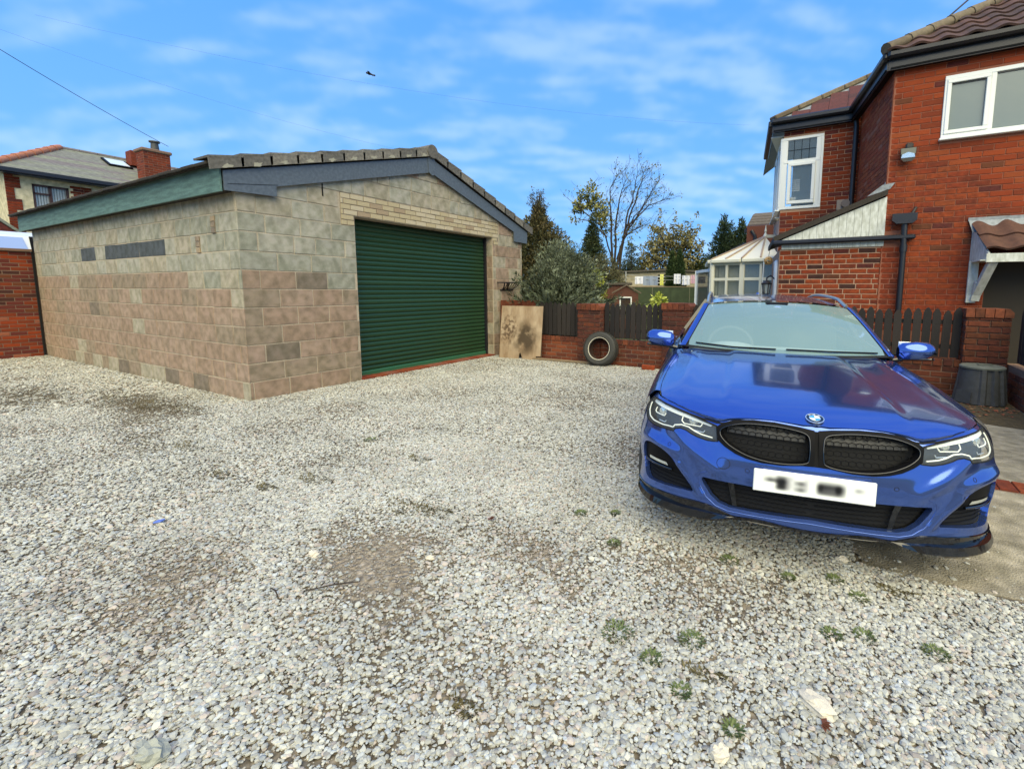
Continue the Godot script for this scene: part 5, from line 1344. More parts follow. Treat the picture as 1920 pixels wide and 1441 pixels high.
	# bird table on a post
	t = thing("bird_table", "white bird table on a thin post above the shed roof", "bird table", Vector3(-8.5, 0, -18.1))
	mb = MB.new(); mb.tube([Vector3(-8.5, 0, -18.1), Vector3(-8.5, 2.15, -18.1)], 0.03, 8); part(t, "post", mb, m.galvanised)
	mb = MB.new(); mb.box(Vector3(-8.5, 2.02, -18.1), Vector3(0.16, 0.22, 0.16)); mb.prism(PackedVector2Array([Vector2(-0.16, 2.3), Vector2(0.16, 2.3), Vector2(0.0, 2.42)]), Vector3(-8.5, 0, -18.2), Vector3.RIGHT, UP, Vector3(0, 0, 0.2)); mb.tube([Vector3(-8.5, 2.1, -18.1), Vector3(-8.5, 2.32, -18.1)], 0.05, 6); part(t, "box", mb, m.white_board)


# ---------------------------------------------------------------- trees and shrubs
func leaf(mb: MB, p: Vector3, d: Vector3, side: Vector3, l: float, w: float, c: Color) -> void:
	var n := d.cross(side)
	var tip := p + d * l + n * l * 0.12; var a := p + d * l * 0.45 + side * w - n * l * 0.06; var b := p + d * l * 0.45 - side * w - n * l * 0.06
	mb.v.append_array([p, a, tip, p, tip, b])
	mb.n.append_array([n, n, n, n, n, n])
	mb.c.append_array([c, c, c, c, c, c])


func crown(mb: MB, r: RandomNumberGenerator, lobes: Array, l: float, w: float, pal: Array, lean := Vector3.ZERO, spread := 1.0, gap := 0.0) -> void:
	var f := FastNoiseLite.new(); f.seed = r.randi() % 999; f.frequency = 0.9
	for e in lobes:      # [centre, radii, number of leaves]
		var c: Vector3 = e[0]; var q: Vector3 = e[1]
		for i in int(e[2]):
			var d := Vector3(r.randfn(), r.randfn(), r.randfn()).normalized()
			var rad := pow(r.randf(), 0.45) * (1.0 + 0.35 * f.get_noise_3dv(d * 1.8 + c * 3.0))
			var p := c + d * q * rad
			if gap > 0.0 and f.get_noise_3dv(p * 2.2) < gap - 0.55: continue
			var dir := (d * spread + lean + Vector3(r.randfn(), r.randfn(), r.randfn()) * 0.55).normalized()
			var side := dir.cross(Vector3(r.randfn(), r.randfn(), r.randfn())).normalized()
			var k := clampf(0.5 + 0.8 * f.get_noise_3dv(p * 1.3) + 0.22 * r.randfn(), 0.0, 0.999) * (pal.size() - 1)
			var cc: Color = pal[int(k)].lerp(pal[int(k) + 1], k - int(k))
			leaf(mb, p, dir, side, l * r.randf_range(0.6, 1.35), w * r.randf_range(0.7, 1.3), cc)


func pal(a: Array) -> Array:      # real-world leaf colours (linear)
	var out := []
	for x in a: out.append(Color(x[0], x[1], x[2]) * 1.5)
	return out


func twigs(mb: MB, r: RandomNumberGenerator, p: Vector3, d: Vector3, l: float, rad: float, depth: int, up: Vector3, ends: Array) -> void:
	var pts := [p]; var rr := [rad]
	var q := p; var dir := d
	var k := 4
	for i in k:
		dir = (dir + Vector3(r.randfn(), r.randfn(), r.randfn()) * 0.16 + up * 0.14).normalized()
		q += dir * l / k
		pts.append(q); rr.append(maxf(rad * (1.0 - 0.7 * (i + 1) / k), 0.004))
		if depth > 0 and i >= 1:
			for s in (2 if r.randf() < 0.5 else 1):
				var side := dir.cross(Vector3(r.randfn(), r.randfn(), r.randfn())).normalized()
				twigs(mb, r, q, (dir * 0.8 + side * 0.65).normalized(), l * r.randf_range(0.4, 0.65), rr[i + 1] * 0.7, depth - 1, up, ends)
	ends.append(q)
	mb.tube(pts, rr, 5, false)


func bush(called: String, label: String, category: String, base: Vector3, lobes: Array, l: float, w: float, p: Array, sd: int, stem_h := 0.5, lean := Vector3(0, 0.3, 0), group := "", gap := 0.0) -> Node3D:
	var t := thing(called, label, category, base, group)
	var r := RandomNumberGenerator.new(); r.seed = sd
	var st := MB.new()
	for i in 5:
		var a := r.randf() * TAU
		var c: Vector3 = lobes[i % lobes.size()][0]
		st.tube([base + Vector3(cos(a), 0, sin(a)) * 0.05, base.lerp(c, 0.5) + Vector3(cos(a), 0, sin(a)) * 0.08, c], [0.035, 0.02, 0.008], 5, false)
	part(t, "stem", st, m.bark)
	var mb := MB.new(); crown(mb, r, lobes, l, w, p, lean, 1.0, gap)
	part(t, "foliage", mb, m.leaf)
	return t


func cone_lobes(base: Vector3, h0: float, h1: float, w: float, n: int, count: int, pw := 1.0) -> Array:
	var out := []
	for i in n:
		var k := (i + 0.5) / n
		var rad := w * (1.0 - pow(k, pw)) + 0.06
		out.append([base + Vector3(0.06 * sin(i * 2.4) * rad, lerpf(h0, h1, k), 0.06 * cos(i * 1.7) * rad), Vector3(rad, (h1 - h0) / n * 1.1, rad), int(count * (rad / w) + 20)])
	return out


func plants() -> void:
	var r := RandomNumberGenerator.new(); r.seed = 12
	var right := Vector3(0.869, 0, -0.494)
	# big grey-green shrub by the garage corner, a fountain of fine shoots
	var sb := Vector3(-5.55, 0, -9.15)
	var t := thing("grey_green_shrub", "large grey-green bushy shrub spilling over the fence beside the garage corner", "shrub", sb)
	var st := MB.new(); var fol := MB.new()
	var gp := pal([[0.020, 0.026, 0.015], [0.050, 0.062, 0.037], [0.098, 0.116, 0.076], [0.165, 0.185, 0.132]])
	var f := FastNoiseLite.new(); f.seed = 4; f.frequency = 1.4
	for i in 430:
		var a := r.randf() * TAU
		var e := pow(r.randf(), 0.75)
		var d := Vector3(cos(a) * e, r.randf_range(0.55, 1.0) - 0.35 * e, sin(a) * e).normalized()
		d += right * 0.03
		var L := r.randf_range(0.85, 2.0) * (1.0 - 0.22 * e)
		var p := sb + Vector3(cos(a), 0, sin(a)) * 0.12 * e + UP * r.randf_range(0.3, 0.6)
		var pts := [p]; var q := p
		for s in 7:
			d = (d + Vector3(r.randfn(), r.randfn(), r.randfn()) * 0.07 - UP * 0.045 * (s * 0.35) * e).normalized()
			q += d * L / 7.0
			pts.append(q)
			if s < 1: continue
			for k in 19:
				var c := q - d * L / 7.0 * r.randf()
				if c.z > -8.22 and c.y < 1.12 or c.x < -6.2 and c.z > -8.95: continue
				var sd := d.cross(Vector3(r.randfn(), r.randfn(), r.randfn())).normalized()
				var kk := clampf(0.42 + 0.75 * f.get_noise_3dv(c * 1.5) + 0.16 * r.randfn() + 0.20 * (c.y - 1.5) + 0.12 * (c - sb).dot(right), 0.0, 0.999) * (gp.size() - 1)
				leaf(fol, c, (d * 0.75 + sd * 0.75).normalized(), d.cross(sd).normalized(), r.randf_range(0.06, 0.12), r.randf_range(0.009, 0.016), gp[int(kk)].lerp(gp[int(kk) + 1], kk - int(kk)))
		if i % 6 == 0 and pts[7].z < -8.3: st.tube(pts, [0.014, 0.012, 0.011, 0.009, 0.007, 0.006, 0.004, 0.003], 4, false)
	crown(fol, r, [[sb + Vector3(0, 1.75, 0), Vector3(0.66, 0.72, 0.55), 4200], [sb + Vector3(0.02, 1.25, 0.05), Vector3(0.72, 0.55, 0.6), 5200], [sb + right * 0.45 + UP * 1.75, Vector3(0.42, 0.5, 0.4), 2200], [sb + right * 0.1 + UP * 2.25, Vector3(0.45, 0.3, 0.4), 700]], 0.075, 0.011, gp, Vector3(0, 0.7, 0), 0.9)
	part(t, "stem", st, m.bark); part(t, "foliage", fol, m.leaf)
	# conifer behind it, its top bare
	var cb := Vector3(-8.3, 0, -12.5)
	t = thing("old_conifer", "tall olive-brown conifer with bare twiggy top behind the grey-green shrub", "tree", cb, "")
	st = MB.new(); var ends := []
	st.tube([cb, cb + UP * 2.0, cb + UP * 3.8, cb + UP * 4.45 + right * 0.05], [0.13, 0.10, 0.04, 0.008], 8, false)
	for i in 26:
		var y := r.randf_range(3.2, 4.0)
		var a := r.randf() * TAU
		twigs(st, r, cb + UP * y, Vector3(cos(a) * 0.6, 1.0, sin(a) * 0.6).normalized(), r.randf_range(0.25, 0.5), 0.014, 1, UP * 1.5, ends)
	part(t, "trunk", st, m.bark)
	fol = MB.new()
	var op := pal([[0.022, 0.026, 0.012], [0.045, 0.046, 0.020], [0.085, 0.072, 0.032], [0.12, 0.095, 0.045]])
	crown(fol, r, cone_lobes(cb, 0.6, 3.85, 1.85, 12, 5200, 1.9), 0.11, 0.018, op, Vector3(0, 0.5, 0))
	for e in ends:
		for k in 5: crown(fol, r, [[e, Vector3(0.05, 0.07, 0.05), 2]], 0.06, 0.012, op)
	part(t, "foliage", fol, m.leaf)
	# dark conifer
	cb = Vector3(-9.1, 0, -17.8)
	t = thing("dark_conifer", "narrow dark green conifer left of the bare tree", "tree", cb)
	st = MB.new(); st.tube([cb, cb + UP * 4.2], [0.10, 0.01], 6, false); part(t, "trunk", st, m.bark)
	fol = MB.new(); crown(fol, r, cone_lobes(cb, 0.5, 4.3, 0.85, 10, 2300, 1.8), 0.12, 0.02, pal([[0.016, 0.024, 0.012], [0.035, 0.048, 0.020], [0.07, 0.075, 0.03]]), Vector3(0, 0.4, 0)); part(t, "foliage", fol, m.leaf)
	bush("olive_shrub", "tangled olive green shrub below the narrow dark conifer", "shrub", Vector3(-8.0, 0, -16.6), [[Vector3(-8.0, 1.9, -16.6), Vector3(0.75, 0.85, 0.7), 5200], [Vector3(-7.6, 1.3, -16.7), Vector3(0.6, 0.9, 0.6), 2600]], 0.09, 0.016, pal([[0.03, 0.034, 0.018], [0.07, 0.07, 0.035], [0.12, 0.11, 0.055]]), 31)
	# big tree, bare on the right, leafy on the left
	var tb := Vector3(-9.97, 0, -21.85)
	t = thing("bare_tree", "tall many stemmed tree, bare on its right, with yellowing leaves on its left", "tree", tb)
	st = MB.new(); ends = []
	var at := func(x: float, y: float, z := 0.0) -> Vector3: return tb + right * x + UP * y + Vector3(-0.494, 0, -0.869) * z
	var limbs := [[[0, 0], [-0.1, 3.6], [-0.17, 5.5], [-0.25, 6.7], [0.08, 7.66]], [[0.02, 0], [0.05, 3.6], [0.08, 5.5], [0.34, 6.7], [0.5, 7.5]], [[0.1, 0], [0.5, 4.2], [0.92, 5.9], [1.34, 7.4], [1.5, 8.0]], [[0.12, 0], [0.3, 3.6], [0.67, 4.6], [1.6, 6.3], [2.2, 7.5]], [[0.2, 3.0], [0.6, 4.3], [1.17, 4.8], [2.1, 5.23]], [[0.7, 4.9], [1.76, 6.07], [2.6, 6.44]], [[0.1, 0], [0.45, 4.0], [0.75, 5.8], [1.0, 7.0], [1.15, 7.9]], [[0.5, 4.2], [1.0, 5.4], [1.9, 6.9]], [[0.0, 2.5], [-0.35, 4.2], [-0.8, 5.2], [-1.4, 6.2], [-1.1, 7.3]], [[-0.6, 4.8], [-1.5, 5.6], [-2.0, 6.1]], [[-0.35, 4.2], [-1.2, 5.1], [-1.9, 5.2]]]
	for L in limbs:
		for q in L: if q[1] > 3.0: q[1] = 3.0 + (q[1] - 3.0) * 0.86
	var k := 0
	for L in limbs:
		var z := r.randf_range(-0.8, 0.8)
		var pts := []; var rr := []
		for i in L.size() - 1:
			for s in 4:
				var q: Vector2 = Vector2(L[i][0], L[i][1]).lerp(Vector2(L[i + 1][0], L[i + 1][1]), s / 4.0)
				pts.append(at.call(q.x + 0.03 * r.randfn(), q.y, z * clampf(q.y / 5.0, 0, 1.3) + 0.03 * r.randfn())); rr.append(lerpf(0.07 if k < 4 or k == 6 else 0.042, 0.008, (i + s / 4.0) / (L.size() - 1)))
		var e: Array = L[L.size() - 1]
		pts.append(at.call(e[0], e[1], z * 1.2)); rr.append(0.006)
		st.tube(pts, rr, 6, false)
		if k < 8:
			for i in range(pts.size() / 3, pts.size()):
				for again in (2 if r.randf() < 0.6 else 1):
					var dd: Vector3 = (pts[i] - pts[i - 1]).normalized()
					var sd := (right * (0.8 if r.randf() < 0.72 else -0.6) + Vector3(r.randfn(), r.randfn(), r.randfn()) * 0.4).normalized()
					twigs(st, r, pts[i], (dd * 0.75 + sd * 0.6).normalized(), r.randf_range(0.35, 0.85), 0.011, 1, (UP + right * 0.4) * 0.9, ends)
		else:
			for i in range(pts.size() / 3, pts.size()):
				twigs(st, r, pts[i], Vector3(r.randfn(), 0.5 + r.randf(), r.randfn()).normalized(), r.randf_range(0.4, 0.9), 0.014, 1, UP * 0.6, ends)
		k += 1
	part(t, "trunk", st, m.bark)
	fol = MB.new()
	var yp := pal([[0.045, 0.055, 0.015], [0.09, 0.10, 0.026], [0.15, 0.15, 0.042], [0.22, 0.20, 0.075]])
	crown(fol, r, [[at.call(-1.35, 6.0), Vector3(0.5, 0.5, 0.5), 600], [at.call(-0.75, 5.65), Vector3(0.55, 0.6, 0.5), 760], [at.call(-1.7, 5.55), Vector3(0.45, 0.35, 0.4), 440], [at.call(-0.6, 5.0), Vector3(0.5, 0.4, 0.5), 460], [at.call(-1.1, 6.5), Vector3(0.25, 0.4, 0.3), 110], [at.call(-1.9, 4.95), Vector3(0.3, 0.2, 0.3), 90], [at.call(-0.45, 4.5), Vector3(0.3, 0.5, 0.3), 90], [at.call(0.5, 4.3), Vector3(0.9, 0.9, 0.5), 150]], 0.14, 0.045, yp, Vector3(0, -0.3, 0), 0.4, 0.5)
	for e in ends:
		if r.randf() < 0.33: crown(fol, r, [[e, Vector3(0.08, 0.08, 0.08), 2]], 0.10, 0.03, yp)
	part(t, "foliage", fol, m.leaf)
	# ochre tree with drooping clusters
	var ob := Vector3(-8.4, 0, -26.7)
	t = thing("ochre_tree", "round autumn tree with drooping ochre leaf clusters right of the bare tree", "tree", ob)
	at = func(x: float, y: float, z := 0.0) -> Vector3: return ob + right * x + UP * y + Vector3(-0.494, 0, -0.869) * z
	st = MB.new(); ends = []
	st.tube([ob, at.call(-0.1, 2.2), at.call(0.0, 3.4)], [0.16, 0.13, 0.08], 7, false)
	for i in 16:
		var a := r.randf_range(-1.5, 1.5)
		twigs(st, r, at.call(0.0, r.randf_range(2.2, 3.4)), (right * a + UP * 1.1 + Vector3(-0.494, 0, -0.869) * r.randf_range(-0.8, 0.8)).normalized(), r.randf_range(1.3, 2.1), 0.04, 1, UP * 0.2, ends)
	part(t, "trunk", st, m.bark)
	var och := pal([[0.050, 0.052, 0.018], [0.105, 0.096, 0.034], [0.17, 0.147, 0.056], [0.235, 0.20, 0.095]])
	fol = MB.new()
	crown(fol, r, [[at.call(-0.9, 3.9), Vector3(0.75, 0.85, 0.7), 1500], [at.call(0.1, 4.2), Vector3(0.8, 0.75, 0.7), 1500], [at.call(1.0, 4.1), Vector3(0.6, 0.6, 0.6), 700], [at.call(-1.0, 5.0), Vector3(0.5, 0.3, 0.4), 260], [at.call(0.1, 5.0), Vector3(0.4, 0.25, 0.4), 220], [at.call(0.9, 4.8), Vector3(0.45, 0.25, 0.4), 160], [at.call(1.45, 3.8), Vector3(0.25, 0.6, 0.3), 110], [at.call(0.0, 3.0), Vector3(1.5, 0.7, 0.8), 1400], [at.call(-1.6, 3.1), Vector3(0.5, 0.5, 0.5), 500]], 0.15, 0.05, och, Vector3(0, -0.5, 0), 0.5, 0.45)
	for e in ends: crown(fol, r, [[e - UP * 0.12, Vector3(0.1, 0.28, 0.1), 14]], 0.14, 0.045, och, Vector3(0, -0.8, 0), 0.3)
	part(t, "foliage", fol, m.leaf)
	# a lacy fir, slim cypresses, dark conifers at the right
	var fb := Vector3(-10.35, 0, -25.1)
	t = thing("lacy_fir", "small lacy grey-green fir between the bare tree and the ochre tree", "tree", fb)
	st = MB.new(); st.tube([fb, fb + UP * 4.25], [0.07, 0.008], 6, false); fol = MB.new()
	for i in 34:
		var y := 1.2 + 2.9 * i / 34.0; var a := i * 2.4; var L := 1.15 * (1.0 - (y - 1.2) / 3.1) + 0.1
		var p0 := fb + UP * y; var p1 := p0 + Vector3(cos(a), 0.12, sin(a)) * L
		st.tube([p0, p1], [0.014, 0.004], 4, false)
		for s in 7: crown(fol, r, [[p0.lerp(p1, 0.25 + s * 0.12), Vector3(0.13, 0.06, 0.13), 14]], 0.09, 0.018, pal([[0.025, 0.035, 0.02], [0.06, 0.075, 0.045], [0.1, 0.11, 0.07]]))
	part(t, "trunk", st, m.bark); part(t, "foliage", fol, m.leaf)
	var cy_pal := pal([[0.014, 0.026, 0.010], [0.030, 0.050, 0.018], [0.055, 0.078, 0.028]])
	for c in [[Vector3(-6.95, 0, -21.93), 3.15, "slim dark green cypress, left of the pair before the outbuilding"], [Vector3(-6.62, 0, -22.05), 3.2, "slim dark green cypress, right of the pair before the outbuilding"]]:
		var p: Vector3 = c[0]
		t = thing("slim_cypress", c[2], "tree", p, "pair of slim cypresses")
		st = MB.new(); st.tube([p, p + UP * 3.0], [0.05, 0.006], 5, false); part(t, "trunk", st, m.bark)
		fol = MB.new(); crown(fol, r, cone_lobes(p, 0.2, c[1], 0.33, 12, 1700, 2.6), 0.09, 0.018, cy_pal, Vector3(0, 1.4, 0)); part(t, "foliage", fol, m.leaf)
	for c in [[Vector3(-5.35, 0, -25.4), 5.1, 1.15, "dark green conifer with two spires at the left of the far right clump"], [Vector3(-4.5, 0, -25.7), 4.9, 1.05, "dark green conifer touching the distant brick house"]]:
		var p: Vector3 = c[0]
		t = thing("dark_cypress", c[3], "tree", p, "dark conifers by the distant house")
		st = MB.new(); st.tube([p, p + UP * 4.6], [0.12, 0.01], 6, false); part(t, "trunk", st, m.bark)
		fol = MB.new(); crown(fol, r, cone_lobes(p, 0.8, c[1], c[2], 11, 1300, 1.9), 0.16, 0.026, pal([[0.010, 0.020, 0.011], [0.022, 0.036, 0.018], [0.04, 0.056, 0.026]]), Vector3(0, 1.0, 0))
		crown(fol, r, cone_lobes(p + right * 0.45, 2.0, c[1] - 0.35, 0.55, 6, 420, 1.6), 0.15, 0.025, pal([[0.010, 0.020, 0.011], [0.022, 0.036, 0.018], [0.04, 0.056, 0.026]]), Vector3(0, 1.0, 0))
		part(t, "foliage", fol, m.leaf)
	# hedges and shrubs along the back
	var hp := pal([[0.022, 0.032, 0.014], [0.045, 0.058, 0.024], [0.085, 0.092, 0.036]])
	bush("round_shrub", "mid green rounded shrub under the bare tree", "shrub", Vector3(-10.7, 0, -25.8), [[Vector3(-10.7, 1.9, -25.8), Vector3(1.1, 1.3, 0.8), 4200]], 0.13, 0.03, hp, 41)
	bush("brown_hedge", "brown autumn hedge behind the outbuilding roof", "hedge", Vector3(-9.3, 0, -28.2), [[Vector3(-10.0, 2.0, -27.8), Vector3(1.0, 1.4, 0.7), 3000], [Vector3(-8.7, 2.0, -28.2), Vector3(1.2, 1.45, 0.7), 3600]], 0.12, 0.026, pal([[0.05, 0.036, 0.018], [0.10, 0.068, 0.034], [0.15, 0.105, 0.055]]), 42)
	bush("green_tree_mass", "spreading green tree left of the dark conifers", "tree", Vector3(-7.0, 0, -28.0), [[Vector3(-7.5, 2.6, -27.8), Vector3(0.9, 1.1, 0.8), 2400], [Vector3(-6.4, 2.5, -28.0), Vector3(1.4, 1.05, 0.9), 3200], [Vector3(-6.8, 1.6, -27.8), Vector3(1.7, 1.2, 0.9), 3200]], 0.16, 0.035, pal([[0.018, 0.028, 0.012], [0.042, 0.054, 0.02], [0.095, 0.098, 0.03]]), 43, 0.5, Vector3(0, -0.2, 0))
	bush("evergreen_hedge", "low dark evergreen hedge behind the conservatory door", "hedge", Vector3(-5.0, 0, -26.6), [[Vector3(-5.2, 1.9, -26.6), Vector3(1.2, 1.25, 0.8), 3200], [Vector3(-3.9, 2.0, -26.9), Vector3(1.2, 1.3, 0.8), 3000]], 0.15, 0.03, pal([[0.014, 0.022, 0.01], [0.03, 0.042, 0.016], [0.06, 0.07, 0.024]]), 44)
	bush("far_hedge", "long mixed hedge closing off the gardens behind the trees", "hedge", Vector3(-9, 0, -31), [[Vector3(-15, 1.5, -27.5), Vector3(2.6, 1.9, 1.0), 4200], [Vector3(-11.5, 1.5, -29.5), Vector3(2.6, 1.8, 1.0), 4200], [Vector3(-8, 1.4, -31), Vector3(2.6, 1.7, 1.0), 4200], [Vector3(-4.5, 1.4, -32), Vector3(2.6, 1.6, 1.0), 4200], [Vector3(-1.0, 1.4, -33), Vector3(2.6, 1.6, 1.0), 3000]], 0.2, 0.05, pal([[0.03, 0.034, 0.014], [0.06, 0.062, 0.026], [0.1, 0.09, 0.04]]), 45)
	bush("golden_shrub", "bright yellow-green leafy shrub right of the grey-green shrub", "shrub", Vector3(-5.55, 0, -10.7), [[Vector3(-5.55, 1.55, -10.7), Vector3(0.40, 0.46, 0.34), 2200], [Vector3(-5.75, 1.3, -10.65), Vector3(0.3, 0.45, 0.3), 900], [Vector3(-5.35, 1.3, -10.8), Vector3(0.24, 0.3, 0.24), 500]], 0.055, 0.018, pal([[0.07, 0.085, 0.014], [0.16, 0.18, 0.03], [0.28, 0.30, 0.06]]), 46)
	bush("lime_plant", "small lime green plant showing above the picket panel beside the pier", "plant", Vector3(-2.98, 0, -8.62), [[Vector3(-2.98, 1.22, -8.62), Vector3(0.13, 0.13, 0.12), 150], [Vector3(-3.05, 1.05, -8.6), Vector3(0.12, 0.2, 0.12), 110]], 0.08, 0.03, pal([[0.13, 0.16, 0.02], [0.25, 0.28, 0.05], [0.36, 0.38, 0.10]]), 47, 0.5, Vector3(0, 0.0, 0))
	bush("fence_climber", "dark green leaves pushing through the fence beside the playhouse", "shrub", Vector3(-3.65, 0, -9.2), [[Vector3(-3.65, 0.95, -9.2), Vector3(0.25, 0.25, 0.2), 500]], 0.05, 0.015, hp, 48)
	# weeds in the gravel: leafy rosettes and dry tufts
	var spots := [[-0.71, -1.65, 0, 0.09], [-0.54, -1.59, 0, 0.05], [-0.41, -2.42, 0, 0.06], [-1.01, -2.27, 0, 0.045], [0.07, -2.51, 0, 0.05], [0.17, -2.41, 0, 0.055], [0.18, -2.14, 0, 0.055], [0.42, -2.17, 0, 0.06], [0.06, -2.08, 0, 0.05], [-0.43, -1.76, 0, 0.07], [-3.75, -2.78, 0, 0.08], [-2.98, -2.66, 1, 0.10], [-3.48, -1.71, 1, 0.08], [-3.32, -1.97, 1, 0.13], [-4.01, -1.66, 1, 0.10], [-1.34, -2.49, 0, 0.05], [-0.21, -1.44, 0, 0.04], [-0.4, -1.5, 0, 0.045], [-0.13, -2.42, 0, 0.04], [-2.35, -2.0, 1, 0.16], [-2.2, -2.05, 1, 0.12], [-5.0, -1.85, 1, 0.16], [-7.2, -2.35, 1, 0.3], [-6.6, -2.45, 1, 0.22], [-8.0, -2.2, 1, 0.25], [-1.15, -2.6, 0, 0.04], [-0.75, -2.9, 1, 0.07], [-1.02, -1.07, 1, 0.05], [-0.35, -1.62, 1, 0.06], [0.33, -2.55, 1, 0.07]]
	var green := ["lush green weed nearest the left front of the car, in open gravel", "small green weed between the lush weed and the large white stone", "yellow-green weed tuft close under the car's front lip", "tiny weed left of the car's front corner, in open gravel", "pale weed tuft at the gravel's edge before the concrete", "weed tuft a step nearer than the pale one at the concrete edge", "green weed in the gravel right of the car's centre line", "rightmost green weed, in the gravel below the concrete", "weed half way between the car's plate and the large white stone", "spreading weed left of the large white stone", "low green weed before the garage door's left half", "tiny weed by the brown patch at the car's left", "tiny sprig nearest the picture's bottom edge, right of centre", "small sprig left of the large white stone", "tiny sprig under the middle of the car's front lip", "small weed at the far left of the car's front lip"]
	var brown := ["brown moss tuft in the gravel before the garage door's middle", "brown moss tuft among four in the left gravel, second from the garage", "largest dark moss tuft in the middle of the left gravel", "dark moss tuft left of the largest one in the left gravel", "dry olive grass tuft just beyond the bare earth patch", "dry grass tuft at the left rim of the bare earth patch", "flat brown moss tuft in the gravel near the garage's near corner", "widest mossy tuft on the dark earth before the garage side wall", "mossy tuft right of the widest one, before the garage corner", "leftmost mossy tuft on the dark earth by the garage side wall", "dead grass tuft in the gravel at the car's left flank", "dead grass tuft in the bottom right gravel beside the grey shadowed stones", "small dead tuft left of the large white stone", "small dead tuft beside the concrete edge under the car"]
	for s in spots:
		fol = MB.new()
		var c := Vector3(s[0], 0.012, s[1]); var sz: float = s[3]
		if s[2] == 0:
			for i in int(60 + sz * 1300):
				var a := r.randf() * TAU; var rd := sz * sqrt(r.randf())
				var d := Vector3(cos(a), r.randf_range(0.2, 0.9), sin(a)).normalized()
				leaf(fol, c + Vector3(cos(a), 0, sin(a)) * rd * 0.7, d, d.cross(UP).normalized(), r.randf_range(0.009, 0.020), r.randf_range(0.002, 0.0045), Color(0.05, 0.085, 0.025).lerp(Color(0.16, 0.19, 0.075), r.randf()))
			single("leafy_weed", fol, m.leaf, green.pop_front(), "weed", "green weeds in the gravel")
		else:
			for i in int(60 + sz * 900):
				var a := r.randf() * TAU; var rd := sz * sqrt(r.randf())
				var d := Vector3(cos(a + 1.0), r.randf_range(0.1, 0.6), sin(a * 1.7)).normalized()
				leaf(fol, c + Vector3(cos(a) * rd * 1.3, 0, sin(a) * rd * 0.6), d, d.cross(UP).normalized(), r.randf_range(0.012, 0.03), r.randf_range(0.0015, 0.004), Color(0.07, 0.06, 0.025).lerp(Color(0.17, 0.14, 0.06), r.randf()))
			single("dry_moss_tuft", fol, m.leaf, brown.pop_front(), "moss", "brown tufts in the gravel")


# ---------------------------------------------------------------- the blue estate car (x across, y up, the nose at z = 0 and the car going back along -z)
const PLAN := [Vector2(0, 0), Vector2(0.15, 0.006), Vector2(0.30, 0.026), Vector2(0.45, 0.062), Vector2(0.58, 0.112), Vector2(0.695, 0.172), Vector2(0.79, 0.245), Vector2(0.86, 0.335), Vector2(0.897, 0.44), Vector2(0.908, 0.56)]
const OFF := [Vector2(0.06, 0.10), Vector2(0.14, 0.05), Vector2(0.2, 0.022), Vector2(0.26, 0.006), Vector2(0.31, 0.012), Vector2(0.38, 0.014), Vector2(0.45, 0.004), Vector2(0.5, 0.0), Vector2(0.56, 0.002), Vector2(0.62, 0.014), Vector2(0.68, 0.028), Vector2(0.72, 0.042), Vector2(0.76, 0.068), Vector2(0.80, 0.115), Vector2(0.88, 0.28)]
const HC := [Vector2(0.0, 0.755), Vector2(0.08, 0.778), Vector2(0.117, 0.792), Vector2(0.2, 0.816), Vector2(0.4, 0.853), Vector2(0.7, 0.897), Vector2(1.0, 0.937), Vector2(1.3, 0.970), Vector2(1.55, 0.995), Vector2(1.9, 1.06), Vector2(2.6, 1.08), Vector2(3.6, 1.10), Vector2(4.3, 1.10), Vector2(4.71, 1.02)]
const HALF := [Vector2(0.0, 0.02), Vector2(0.006, 0.15), Vector2(0.026, 0.30), Vector2(0.062, 0.45), Vector2(0.112, 0.58), Vector2(0.172, 0.695), Vector2(0.245, 0.79), Vector2(0.335, 0.86), Vector2(0.44, 0.897), Vector2(0.56, 0.908), Vector2(0.8, 0.912), Vector2(1.3, 0.905), Vector2(2.4, 0.905), Vector2(3.6, 0.912), Vector2(4.2, 0.89), Vector2(4.55, 0.83), Vector2(4.71, 0.72)]
const SECT := [Vector2(0, 0), Vector2(0.3, -0.003), Vector2(0.55, -0.012), Vector2(0.75, -0.030), Vector2(0.87, -0.056), Vector2(0.94, -0.092), Vector2(0.98, -0.150), Vector2(1.0, -0.24)]     # share of the half width, drop


func hermite(t: Array, x: float) -> float:      # smooth curve through (x, y) pairs
	var k := t.size()
	if x <= t[0].x: return t[0].y + (x - t[0].x) * (t[1].y - t[0].y) / (t[1].x - t[0].x)
	if x >= t[k - 1].x: return t[k - 1].y
	var i := 0
	while x > t[i + 1].x: i += 1
	var p: Vector2 = t[i]; var q: Vector2 = t[i + 1]
	var h := q.x - p.x
	var s := (q.y - p.y) / h
	var s0: float = s if i == 0 else ((p.y - t[i - 1].y) / (p.x - t[i - 1].x) * h + s * (p.x - t[i - 1].x)) / (h + p.x - t[i - 1].x)
	var s1: float = s if i == k - 2 else ((t[i + 2].y - q.y) / (t[i + 2].x - q.x) * h + s * (t[i + 2].x - q.x)) / (h + t[i + 2].x - q.x)
	var u := (x - p.x) / h
	return (2 * u * u * u - 3 * u * u + 1) * p.y + (u * u * u - 2 * u * u + u) * h * s0 + (-2 * u * u * u + 3 * u * u) * q.y + (u * u * u - u * u) * h * s1


